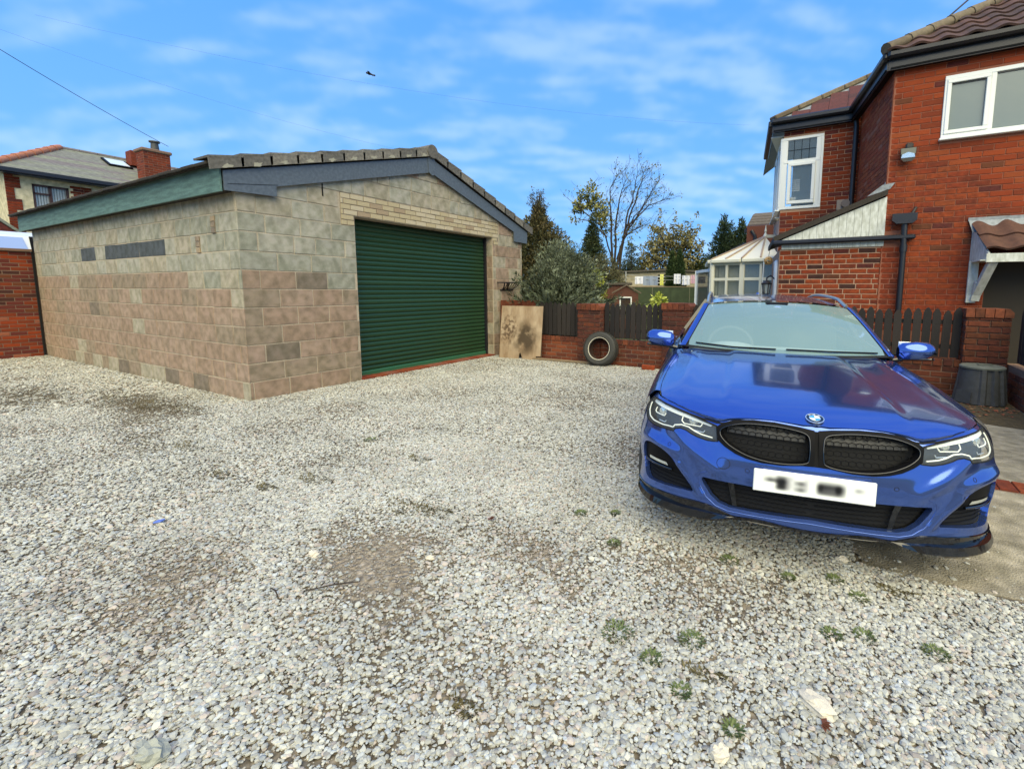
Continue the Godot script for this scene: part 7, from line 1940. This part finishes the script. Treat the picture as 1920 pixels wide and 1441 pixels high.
	# tail
	mb = MB.new(); mb.quad(Vector3(-0.72, 0.45, -4.70), Vector3(0.72, 0.45, -4.70), Vector3(0.72, 1.02, -4.70), Vector3(-0.72, 1.02, -4.70), Vector3.FORWARD); mb.box(Vector3(0, 0.36, -4.66), Vector3(1.5, 0.25, 0.1), Basis(), 0.03); part(t, "tailgate", mb, m.car_blue)
	for s in [1.0, -1.0]:
		mb = MB.new(); mb.box(Vector3(0.64 * s, 0.86, -4.70), Vector3(0.30, 0.12, 0.05), Basis(), 0.02); part(t, "tail_light", mb, mat("tail_red", rgb(120, 14, 16), 0.15, {"coat": 0.8}) if not m.has("tail_red") else m.tail_red)
	# windscreen
	var screen := func(q: Vector2, out := 0.0) -> Vector3:     # q.x across -1..1, q.y up 0..1
		var a: float = absf(q.x)
		var w := q.x * lerpf(0.715, 0.565, q.y) * (1.0 - 0.03 * sin(PI * q.y) * a)
		var s := lerpf(1.30 + 0.19 * a * a, 2.02 + 0.09 * a * a, q.y)
		var h := lerpf(0.972 + 0.012 * a * a, 1.350 - 0.035 * a * a, q.y) + 0.035 * sin(PI * q.y)
		return Vector3(w, h + out * 0.8, -s + out * 0.5)
	var sc_out := xy([0, 0.02, 0.97, 0.02, 0.99, 0.1, 0.985, 0.95, 0.95, 0.985, 0, 0.985])
	mb = MB.new(); panel(mb, screen, sc_out, Vector2(0.1, 0.1), [], 0.0, [1.0, -1.0], Vector3(0, 0.3, -3)); part(t, "windscreen", mb, m.screen_glass)
	mb = MB.new(); panel(mb, screen, xy([0, -0.005, 1.03, -0.005, 1.03, 1.01, 0, 1.01]), Vector2(0.1, 0.1), [smooth_poly(Array(xy([-1, 0.075, 0.0, 0.075, 0.80, 0.08, 0.945, 0.13, 0.965, 0.3, 0.955, 0.90, 0.92, 0.968, 0, 0.972, -1, 0.972])), 2)], -0.004, [1.0, -1.0], Vector3(0, 0.3, -3)); part(t, "screen_border", mb, m.seam_black)
	mb = MB.new(); mb.tube([screen.call(Vector2(0.02, 0.06), 0.012), screen.call(Vector2(0.45, 0.05), 0.014), screen.call(Vector2(0.9, 0.035), 0.012)], 0.006, 6); part(t, "wiper", mb, m.satin_black)
	mb = MB.new(); mb.tube([screen.call(Vector2(-0.9, 0.05), 0.012), screen.call(Vector2(-0.5, 0.04), 0.014), screen.call(Vector2(-0.08, 0.055), 0.012)], 0.006, 6); part(t, "wiper", mb, m.satin_black)
	mb = MB.new(); mb.prism(PackedVector2Array([Vector2(-0.09, 0.0), Vector2(0.09, 0.0), Vector2(0.065, -0.085), Vector2(0.03, -0.105), Vector2(-0.03, -0.105), Vector2(-0.065, -0.085)]), Vector3(0, 1.345, -1.985), Vector3.RIGHT, Vector3(0, 0.9, -1.3).normalized(), Vector3(0, -0.03, -0.02)); part(t, "camera_housing", mb, m.satin_black)
	mb = MB.new(); mb.prism(PackedVector2Array([Vector2(-0.03, 0.0), Vector2(0.03, 0.0), Vector2(0.012, 0.018), Vector2(-0.012, 0.018)]), Vector3(0, 1.302, -1.905), Vector3.RIGHT, Vector3(0, 0.9, -1.3).normalized(), Vector3(0, 0.004, 0.003)); part(t, "sensor_window", mb, m.lamp_chrome)
	# what shows through it
	mb = MB.new(); mb.prism(PackedVector2Array([Vector2(-0.70, 0), Vector2(0.70, 0), Vector2(0.66, 0.03), Vector2(-0.66, 0.03)]), Vector3(0, 0.925, -1.36), Vector3.RIGHT, UP, Vector3(0, 0.02, -0.52)); var dash := part(t, "dashboard", mb, m.dash_grey)
	mb = MB.new(); mb.sphere(Vector3(-0.36, 0.965, -1.72), Vector3(0.2, 0.05, 0.12), 14, 8); part(dash, "instrument_hood", mb, m.dash_grey)
	mb = MB.new(); var rim := []
	for i in 25: rim.append(Vector3(-0.36, 0.95, -1.93) + Vector3(cos(TAU * i / 24) * 0.185, sin(TAU * i / 24) * 0.165, -sin(TAU * i / 24) * 0.085))
	mb.tube(rim, 0.016, 7); mb.bar(Vector3(-0.53, 0.95, -1.92), Vector3(-0.19, 0.95, -1.92), 0.05, 0.02); part(t, "steering_wheel", mb, m.seat_dark)
	for x in [-0.37, 0.37]:
		mb = MB.new(); mb.box(Vector3(x, 0.86, -2.55), Vector3(0.48, 0.62, 0.16), Basis(Vector3.RIGHT, -0.25), 0.06); mb.box(Vector3(x, 0.56, -2.25), Vector3(0.5, 0.16, 0.5), Basis(), 0.05); var seat := part(t, "seat", mb, m.seat_dark)
		mb = MB.new(); mb.box(Vector3(x, 1.22, -2.68), Vector3(0.27, 0.18, 0.10), Basis(Vector3.RIGHT, -0.2), 0.04); part(seat, "headrest", mb, m.seat_dark)
	mb = MB.new(); mb.box(Vector3(0, 0.86, -3.35), Vector3(1.25, 0.6, 0.2), Basis(Vector3.RIGHT, -0.2), 0.06); part(t, "rear_seat", mb, m.seat_dark)
	# roof, pillars, side glass, rails
	var roof := func(q: Vector2, out := 0.0) -> Vector3:      # q = (across 0..1, distance)
		var k := (q.y - 2.02) / 2.3
		var w := q.x * lerpf(0.60, 0.58, k)
		var h := 1.352 + 0.075 * sin(clampf(k * 1.25 + 0.06, 0, 1.0) * PI * 0.62) - 0.05 * smoothstep(0.6, 1.0, k) - 0.032 * q.x * q.x - 0.03 * pow(q.x, 8.0)
		return Vector3(w, h + out, -(q.y + 0.09 * q.x * q.x * (1.0 - clampf(k, 0, 1))))
	mb = MB.new(); panel(mb, roof, xy([0, 2.02, 1.0, 2.02, 1.0, 4.36, 0, 4.36]), Vector2(0.1, 0.12), [], 0.0, [1.0, -1.0], Vector3(0, -2, -3)); part(t, "roof", mb, m.car_blue)
	mb = MB.new(); mb.sphere(Vector3(0, 1.405, -4.0), Vector3(0.03, 0.045, 0.09), 10, 6); part(t, "roof_fin", mb, m.car_blue)
	var base_at := func(s: float) -> Vector3: return flank(Vector2(s, hermite(HC, s) - 0.045))
	for s in [1.0, -1.0]:
		var f := Vector3(s, 1, 1)
		var a0: Vector3 = (screen.call(Vector2(1.03, -0.02)) as Vector3); var a1: Vector3 = (screen.call(Vector2(1.03, 1.0)) as Vector3)
		mb = MB.new()       # windscreen pillar: a rounded strip from the wing to the roof
		var rows := []
		for i in 11:
			var u := i / 10.0
			var p: Vector3 = screen.call(Vector2(1.0, u), 0.0); var q: Vector3 = (screen.call(Vector2(1.0, u), 0.0) as Vector3) + Vector3(0.055 - 0.012 * u, -0.022 + 0.01 * u, -0.075)
			var mid := (p + q) / 2 + Vector3(0.018, 0.012, 0.01)
			rows.append([p + Vector3(0.0, 0.004, 0), mid, q])
		for i in 10:
			for k in 2: 
				var n0 := Vector3(0.25, 0.7, 0.65).normalized(); var n1 := Vector3(0.7, 0.6, 0.35).normalized(); var n2 := Vector3(0.95, 0.3, 0.0).normalized()
				var na := (n0 if k == 0 else n1) * f; var nb := (n1 if k == 0 else n2) * f
				mb.put(rows[i][k] * f, rows[i][k + 1] * f, rows[i + 1][k + 1] * f, na, nb, nb); mb.put(rows[i][k] * f, rows[i + 1][k + 1] * f, rows[i + 1][k] * f, na, nb, na)
		part(t, "windscreen_pillar", mb, m.car_blue)
		mb = MB.new(); var lo := []; var hi := []
		for i in 13:
			var z := lerpf(1.62, 4.45, i / 12.0)
			var k := clampf((z - 2.02) / 2.3, 0, 1)
			var bp: Vector3 = base_at.call(z)
			bp.x = minf(bp.x, 0.80 - 0.04 * k)
			var tp: Vector3 = roof.call(Vector2(1.0, clampf(z, 2.05, 4.3))) + Vector3(0.0, -0.012, 0)
			if z < 2.12: tp = rows[clampi(int((z - 1.5) / 0.62 * 10), 0, 10)][2]
			lo.append(bp); hi.append(tp)
		for i in 12: mb.quad(lo[i] * f, lo[i + 1] * f, hi[i + 1] * f, hi[i] * f, Vector3(s, 0.3, 0))
		part(t, "side_glass", mb, m.tinted_glass)
		mb = MB.new(); mb.tube([lo[0] * f, lo[4] * f, lo[8] * f, lo[11] * f], 0.016, 6); part(t, "window_trim", mb, m.gloss_black)
		for z in [2.62, 3.62]:
			mb = MB.new(); var bq: Vector3 = base_at.call(z); bq.x = 0.79; mb.bar(bq * f, (roof.call(Vector2(1.0, z)) as Vector3) * f, 0.03, 0.10, Vector3.RIGHT); part(t, "door_pillar", mb, m.gloss_black)
		mb = MB.new(); var rp := []
		for i in 15:
			var z := lerpf(2.06, 4.2, i / 14.0)
			var lift := 0.042 * smoothstep(0.0, 0.16, i / 14.0) * smoothstep(0.0, 0.16, 1.0 - i / 14.0)
			rp.append(((roof.call(Vector2(0.95, z)) as Vector3) + UP * (0.008 + lift)) * f)
		mb.tube(rp, 0.015, 8); part(t, "roof_rail", mb, m.satin_rail)
		# door mirror
		var mc := Vector3(0.93 * s, 1.02, -1.66)
		mb = MB.new()
		var prof := [[-0.11, 0.045, 0.05], [-0.085, 0.072, 0.085], [0.0, 0.078, 0.092], [0.075, 0.068, 0.08], [0.112, 0.04, 0.05], [0.122, 0.012, 0.02]]
		var seg := 20
		for i in prof.size() - 1:
			for j in seg:
				var g := func(r: Array, k: int) -> Vector3:
					var a := TAU * k / seg
					return mc + Vector3(r[0] * s, r[1] * sin(a) * (0.9 if sin(a) > 0 else 0.85) + 0.012 * r[0] / 0.1, r[2] * cos(a) * (0.95 if cos(a) > 0 else 0.45))
				var A: Vector3 = g.call(prof[i], j); var B: Vector3 = g.call(prof[i], j + 1); var C: Vector3 = g.call(prof[i + 1], j + 1); var D: Vector3 = g.call(prof[i + 1], j)
				mb.put(A, B, C, (A - mc) * Vector3(0.35, 1, 1), (B - mc) * Vector3(0.35, 1, 1), (C - mc) * Vector3(0.5, 1, 1)); mb.put(A, C, D, (A - mc) * Vector3(0.35, 1, 1), (C - mc) * Vector3(0.5, 1, 1), (D - mc) * Vector3(0.5, 1, 1))
		var mirror := part(t, "door_mirror", mb, m.car_blue)
		mb = MB.new(); mb.bar(Vector3(0.83 * s, 0.955, -1.665), Vector3(1.045 * s, 0.968, -1.66), 0.11, 0.020, Vector3.BACK, 0.008); mb.bar(Vector3(0.74 * s, 0.935, -1.67), Vector3(0.86 * s, 0.957, -1.665), 0.09, 0.03, Vector3.BACK, 0.01); part(mirror, "mirror_foot", mb, m.gloss_black)
		mb = MB.new(); mb.sphere(mc + Vector3(0.115 * s, -0.005, 0.03), Vector3(0.012, 0.012, 0.05), 8, 6); part(mirror, "side_repeater", mb, m.satin_black)
		mb = MB.new(); mb.box(mc + Vector3(-0.005 * s, 0.005, -0.040), Vector3(0.18, 0.115, 0.006), Basis(), 0.002); part(mirror, "mirror_glass", mb, m.lamp_chrome)
		# wheels
		for z in [-0.81, -3.66]:
			var wc := Vector3(0.80 * s, 0.335, z); var ax := Vector3(s, 0, 0)
			mb = MB.new(); mb.lathe(PackedVector2Array([Vector2(0.235, -0.10), Vector2(0.30, -0.115), Vector2(0.328, -0.09), Vector2(0.333, 0.0), Vector2(0.328, 0.085), Vector2(0.30, 0.11), Vector2(0.240, 0.10)]), wc, ax, 40)
			var wh := part(t, "wheel", mb, m.tyre_rubber)
			mb = MB.new(); mb.lathe(PackedVector2Array([Vector2(0.240, 0.10), Vector2(0.225, 0.085), Vector2(0.215, 0.0), Vector2(0.22, -0.09)]), wc, ax, 40)
			for i in 5:
				for d in [-0.13, 0.13]:
					var a: float = TAU * i / 5 + d
					mb.bar(wc + ax * 0.085, wc + ax * 0.075 + Vector3(0, cos(a), sin(a)) * 0.226, 0.035, 0.025)
			mb.lathe(PackedVector2Array([Vector2(0.0, 0.10), Vector2(0.05, 0.098), Vector2(0.06, 0.07)]), wc, ax, 20); part(wh, "rim", mb, m.wheel_alloy)
			mb = MB.new(); mb.lathe(PackedVector2Array([Vector2(0.0, 0.03), Vector2(0.17, 0.03), Vector2(0.17, 0.0)]), wc, ax, 28); part(wh, "brake_disc", mb, m.galvanised)
			mb = MB.new(); mb.lathe(PackedVector2Array([Vector2(0.36, -0.25), Vector2(0.365, 0.03)]), wc, ax, 28); part(t, "wheel_arch_liner", mb, m.seam_black)
	# rear screen
	mb = MB.new(); mb.quad(Vector3(-0.52, 1.30, -4.36), Vector3(0.52, 1.30, -4.36), Vector3(0.66, 1.04, -4.68), Vector3(-0.66, 1.04, -4.68), Vector3(0, 0.5, -1)); part(t, "rear_screen", mb, m.tinted_glass)


# ---------------------------------------------------------------- small things
func small_things() -> void:
	# stained plywood board leaning on the fence
	var b := thing("plywood_board", "stained plywood sheet leaning on the fence beside the garage door", "board", Vector3(-5.65, 0, -7.75))
	var lean := Basis(UP, 0.18) * Basis(Vector3.RIGHT, -0.16)
	var mb := MB.new()
	mb.prism(PackedVector2Array([Vector2(-0.46, 0.0), Vector2(-0.02, 0.0), Vector2(-0.01, 0.10), Vector2(0.02, 0.13), Vector2(0.07, 0.0), Vector2(0.36, 0.0), Vector2(0.365, 0.07), Vector2(0.47, 0.075), Vector2(0.47, 1.10), Vector2(-0.47, 1.10)]), Vector3(-5.66, 0.004, -7.80), lean.x, lean.y, lean.z * 0.016)
	# its print of stains: a broad dark bloom right of the middle, speckled damp at the left
	var im := Image.create(192, 224, false, Image.FORMAT_RGB8)
	var fn := FastNoiseLite.new(); fn.seed = 6; fn.frequency = 0.018; fn.fractal_octaves = 5
	var f2 := FastNoiseLite.new(); f2.seed = 9; f2.frequency = 0.06; f2.fractal_octaves = 4
	for y in 224:
		for x in 192:
			var u := x / 192.0; var v := y / 224.0
			var bloom := exp(-(pow((u - 0.62) / 0.24, 2) + pow((v - 0.60) / 0.24, 2))) * clampf(0.75 + 1.3 * fn.get_noise_2d(x, y), 0, 1.3)
			var damp := exp(-(pow((u - 0.2) / 0.16, 2) + pow((v - 0.45) / 0.22, 2))) * clampf(0.25 + 1.9 * f2.get_noise_2d(x, y * 0.8), 0, 1.0)
			var base := Vector3(0.67, 0.595, 0.50).lerp(Vector3(0.55, 0.46, 0.36), clampf(0.35 + 1.2 * fn.get_noise_2d(x + 300, y * 0.45), 0, 1) + 0.5 * smoothstep(0.7, 1.0, v))
			base *= 1.0 - 0.06 * f2.get_noise_2d(x * 3.0, y * 0.3)
			base = base.lerp(Vector3(0.24, 0.19, 0.13), clampf(bloom * 1.3, 0, 0.9)).lerp(Vector3(0.28, 0.21, 0.15), clampf(damp * 1.5, 0, 0.75))
			im.set_pixel(x, y, Color(base.x, base.y, base.z))
	m.ply.uv1_triplanar = false; m.ply.uv1_scale = Vector3.ONE; m.ply.detail_enabled = false; m.ply.albedo_color = Color.WHITE; m.ply.albedo_texture = ImageTexture.create_from_image(im)
	part(b, "sheet", mb.mesh_uv(Vector3(-5.66, 0.004, -7.80) - lean.x * 0.47, lean.x * 0.94, lean.y * 1.10), m.ply)
	mb = MB.new(); mb.bar(Vector3(-5.66, 0.004, -7.80) + lean * Vector3(-0.4715, 0.02, 0.008), Vector3(-5.66, 0.004, -7.80) + lean * Vector3(-0.4715, 1.09, 0.008), 0.002, 0.015); part(b, "edge", mb, m.ply_edge)
	# tyre leaning on the wall
	var t := thing("old_tyre", "worn car tyre leaning against the low brick wall below the fence", "tyre", Vector3(-3.83, 0, -7.9))
	var c := Vector3(-3.84, 0.315, -7.90); var ax := Vector3(0.10, 0.22, 1.0).normalized()
	mb = MB.new()
	mb.lathe(PackedVector2Array([Vector2(0.195, -0.105), Vector2(0.235, -0.118), Vector2(0.285, -0.12), Vector2(0.312, -0.095), Vector2(0.322, -0.05), Vector2(0.324, 0.0), Vector2(0.322, 0.05), Vector2(0.312, 0.095), Vector2(0.285, 0.12), Vector2(0.235, 0.118), Vector2(0.195, 0.105)]), c, ax, 48)
	var body := part(t, "carcass", mb, m.tyre_rubber)
	mb = MB.new(); mb.lathe(PackedVector2Array([Vector2(0.205, 0.117), Vector2(0.210, 0.121), Vector2(0.215, 0.1205)]), c, ax, 48); part(body, "bead_ring", mb, m.tyre_ring)
	mb = MB.new(); mb.lathe(PackedVector2Array([Vector2(0.195, 0.105), Vector2(0.20, 0.08), Vector2(0.27, 0.06), Vector2(0.29, 0.0), Vector2(0.27, -0.06), Vector2(0.20, -0.08), Vector2(0.195, -0.105)]), c, ax, 40); part(body, "inside", mb, m.tyre_inside)
	for i in 44:
		var a := TAU * i / 44
		var x := ax.cross(UP).normalized(); var y := ax.cross(x)
		for s in [-0.062, 0.0, 0.062]:
			mb = MB.new() if s == -0.062 else mb
			mb.box(c + (x * cos(a + s) + y * sin(a + s)) * 0.324 + ax * s, Vector3(0.008, 0.034, 0.046), Basis(x * cos(a) + y * sin(a), -x * sin(a) + y * cos(a), ax))
		part(body, "tread_block", mb, m.tyre_rubber)
	# plank, brick, planter
	mb = MB.new(); mb.bar(Vector3(-5.35, 0.03, -7.86), Vector3(-4.0, 0.035, -7.92), 0.10, 0.03, Vector3.ZERO, 0.004); single("timber_plank", mb, m.plank, "grey weathered plank lying along the foot of the wall beside the tyre", "plank")
	mb = MB.new(); mb.box(Vector3(-2.88, 0.05, -7.88), Vector3(0.23, 0.075, 0.105), Basis(UP, 0.25) * Basis(Vector3.BACK, -0.08), 0.005); single("loose_brick", mb, m.brick_orange, "loose orange brick lying on the gravel at the foot of the wall", "brick")
	t = thing("wall_basket", "black iron hayrack basket fixed on the block wall right of the roller door", "planter", Vector3(-6.38, 1.45, -8.35))
	mb = MB.new()
	var z0 := -8.03; var z1 := -8.68
	var arc := func(z: float, y: float) -> Vector3: return Vector3(-6.395 + 0.15 * sin(clampf((y - 1.42) / 0.16, 0, 1) * PI / 2), y, z)
	for y in [1.58, 1.42]: mb.tube([Vector3(-6.395, y, z0 - (0.10 if y < 1.5 else 0.0)), arc.call(z0 - (0.12 if y < 1.5 else 0.02), y), arc.call(z1 + (0.12 if y < 1.5 else 0.02), y), Vector3(-6.395, y, z1 + (0.10 if y < 1.5 else 0.0))], 0.016, 6)
	part(t, "rim", mb, m.iron_black)
	for i in 7:
		mb = MB.new(); var z := lerpf(z0, z1, (i + 0.5) / 7); var zb := lerpf(z0 - 0.12, z1 + 0.12, (i + 0.5) / 7)
		var ps := []
		for j in 6: ps.append(arc.call(lerpf(zb, z, j / 5.0), 1.42 + 0.16 * j / 5))
		mb.tube(ps, 0.010, 5); part(t, "rib", mb, m.iron_black)
	for s in [[0.1, 0.3, 0.5], [0.3, 0.5, 0.1]]:
		mb = MB.new(); mb.tube([arc.call(lerpf(z0, z1, s[0]), 1.57), arc.call(lerpf(z0, z1, s[1]), 1.43)], 0.017, 5); part(t, "scroll", mb, m.iron_black)
	# compost bin
	t = thing("compost_bin", "grey fluted plastic compost bin with flat lid in the corner by the brick pier", "compost bin", Vector3(1.66, 0, -7.72))
	c = Vector3(1.655, 0.0, -7.70)
	mb = MB.new()
	var segs := 72
	for i in segs:
		for j in 4:
			var f := func(k: int, l: int) -> Vector3:
				var a := TAU * k / segs; var y := 0.02 + 0.44 * l / 4.0
				var rad := lerpf(0.262, 0.212, l / 4.0)
				var flat := absf(wrapf(a - 2.45, -PI, PI)) < 0.66
				if not flat: rad += 0.013 * (1.0 if (k % 6) < 3 else -1.0)
				return c + Vector3(cos(a) * rad, y, sin(a) * rad)
			var A: Vector3 = f.call(i, j); var B: Vector3 = f.call(i + 1, j); var C: Vector3 = f.call(i + 1, j + 1); var D: Vector3 = f.call(i, j + 1)
			mb.quad(A, B, C, D, (A + C) / 2 - c - UP * 0.2)
	part(t, "fluted_body", mb, m.bin_plastic)
	mb = MB.new(); mb.lathe(PackedVector2Array([Vector2(0.212, 0.0), Vector2(0.228, 0.0), Vector2(0.23, 0.022), Vector2(0.215, 0.035), Vector2(0.0, 0.045)]), c + UP * 0.455, UP, 40); var lid := part(t, "lid", mb, m.bin_lid)
	mb = MB.new(); mb.box(c + Vector3(0.02, 0.505, 0.02), Vector3(0.16, 0.012, 0.05), Basis(UP, 0.3), 0.004); part(lid, "handle", mb, m.bin_lid)
	mb = MB.new(); mb.prism(PackedVector2Array([Vector2(-0.10, 0.02), Vector2(0.10, 0.02), Vector2(0.095, 0.17), Vector2(-0.095, 0.17)]), c + Vector3(-0.193, 0, 0.160), Vector3(0.64, 0, 0.77), Vector3(0.085, 1, -0.07), Vector3(-0.0092, 0, 0.0077)); part(t, "hatch", mb, m.bin_plastic)
	# fallen leaves
	var r := RandomNumberGenerator.new(); r.seed = 8
	mb = MB.new()
	for i in 110:
		var p := Vector3(1.72 + r.randfn() * 0.22, 0.014, -7.35 + r.randfn() * 0.22)
		if p.x > 1.96 or p.z < -7.95: continue
		var a := r.randf() * TAU
		leaf(mb, p, Vector3(cos(a), r.randf_range(-0.1, 0.3), sin(a)).normalized(), Vector3(-sin(a), 0.1, cos(a)).normalized(), r.randf_range(0.03, 0.06), r.randf_range(0.012, 0.022), Color(0.34, 0.07, 0.04).lerp(Color(0.30, 0.18, 0.09), r.randf()))
	var lv := single("leaf_litter", mb, m.leaf, "red and brown fallen leaves heaped beside the compost bin", "leaves"); lv.set_meta("kind", "stuff")
	for e in [[-1.78, -2.13, "rust coloured fallen leaf on the gravel left of the car"], [0.04, -1.59, "dark red fallen leaf on the gravel beside the large white stone"], [-3.0, -3.6, "brown curled fallen leaf on the gravel before the garage door"]]:
		mb = MB.new()
		for i in 5: leaf(mb, Vector3(e[0], 0.026, e[1]), Vector3(cos(i * 0.6 - 1.2), 0.15, sin(i * 0.6 - 1.2)).normalized(), Vector3(-sin(i * 0.6 - 1.2), 0.2, cos(i * 0.6 - 1.2)).normalized(), 0.032, 0.010, Color(0.15, 0.055, 0.035))
		single("fallen_leaf", mb, m.leaf, e[2], "leaf")
	# odd stones
	for e in [[0.02, -1.67, Vector3(0.062, 0.022, 0.034), "pale_stone", "large flat white stone lying on the gravel in front of the car", -0.5], [-2.35, -1.36, Vector3(0.028, 0.018, 0.022), "pale_stone", "round white pebble on the bare earth patch", 0.3], [-1.72, -0.47, Vector3(0.05, 0.03, 0.035), "grey_stone", "lumpy grey stone at the bottom left of the gravel", 0.2], [-0.23, -1.33, Vector3(0.03, 0.022, 0.026), "pale_stone", "pale rounded stone at the bottom edge, left of the large flat stone", 0.9], [-1.79, -1.65, Vector3(0.024, 0.012, 0.016), "pale_stone", "small oblong white stone right of the bare earth patch", 0.5], [0.1, -2.72, Vector3(0.03, 0.018, 0.02), "pale_stone", "small white stone under the car's front lip", 0.2]]:
		var s := blob(e[2], 14, 8, 0.6, int(e[0] * 100 + 300))
		var o := single("loose_stone", s, m[e[3]], e[4], "stone"); o.position = Vector3(e[0], e[2].y * 0.6 + 0.008, e[1]); o.rotation.y = e[5]
	mb = MB.new(); mb.box(Vector3(-3.49, 0.024, -1.10), Vector3(0.05, 0.01, 0.035), Basis(UP, 0.5) * Basis(Vector3.BACK, 0.2), 0.003); single("blue_scrap", mb, m.blue_scrap, "small scrap of blue plastic on the gravel at the left", "scrap")
	for e in [[-2.0, -1.25, 0.8, 0.11, "thin dry twig lying on the bare earth patch"], [-2.2, -1.08, -0.2, 0.05, "short dark twig at the lower left of the bare earth patch"]]:
		mb = MB.new(); var d: Vector3 = Vector3(cos(e[2]), 0.0, -sin(e[2])) * e[3]; mb.tube([Vector3(e[0], 0.018, e[1]) - d, Vector3(e[0] + 0.01, 0.03, e[1]), Vector3(e[0], 0.02, e[1]) + d], [0.003, 0.004, 0.002], 5); single("dry_twig", mb, m.bark, e[4], "twig")
	# overhead wires and a bird
	for w in [[Vector3(-17.8, 8.2, -1.5), Vector3(-23.8, 7.1, -9.0), 0.12, "telephone wire dropping from the upper left towards the red chimney"], [Vector3(-17.6, 8.1, -4.2), Vector3(-3.0, 7.15, -17.9), 0.5, "long faint telephone wire crossing the sky above the garage"], [Vector3(-17.9, 7.6, -3.6), Vector3(-12.8, 6.0, -11.4), 0.2, "faint slack wire in the sky below the long wire"]]:
		mb = MB.new(); var ps := []
		for i in 17: ps.append(w[0].lerp(w[1], i / 16.0) - UP * w[2] * (1.0 - pow(i / 8.0 - 1.0, 2)))
		mb.tube(ps, 0.009 if w[2] < 0.15 else 0.0016, 5); single("overhead_wire", mb, m.cable, w[3], "wire", "telephone wires in the sky")
	t = thing("flying_bird", "small black bird in flight against the blue sky", "bird", Vector3(-14.15, 8.62, -11.1))
	var bp := Vector3(-14.15, 8.62, -11.1); var fx := Vector3(0.8, -0.3, -0.45).normalized()
	mb = MB.new(); mb.tube([bp - fx * 0.10, bp - fx * 0.05, bp, bp + fx * 0.06, bp + fx * 0.11, bp + fx * 0.20], [0.006, 0.035, 0.045, 0.03, 0.018, 0.03], 8); mb.sphere(bp - fx * 0.085, Vector3.ONE * 0.032, 8, 6)
	part(t, "body", mb, m.bird_black)
	for s in [-1.0, 1.0]:
		mb = MB.new(); var side: Vector3 = fx.cross(UP).normalized() * s
		var p0 := bp - fx * 0.03; var p1: Vector3 = bp + side * 0.10 + UP * 0.04 - fx * 0.03; var p2: Vector3 = bp + side * 0.22 + UP * 0.01 + fx * 0.05
		mb.quad(p0, p1, p1 + fx * 0.08, p0 + fx * 0.09); mb.tri(p1, p2, p1 + fx * 0.08); mb.quad(p0 - UP * 0.008, p1 - UP * 0.008, p1 + fx * 0.08 - UP * 0.008, p0 + fx * 0.09 - UP * 0.008); mb.tri(p1 - UP * 0.006, p2, p1 + fx * 0.08 - UP * 0.006)
		part(t, "wing", mb, m.bird_black)
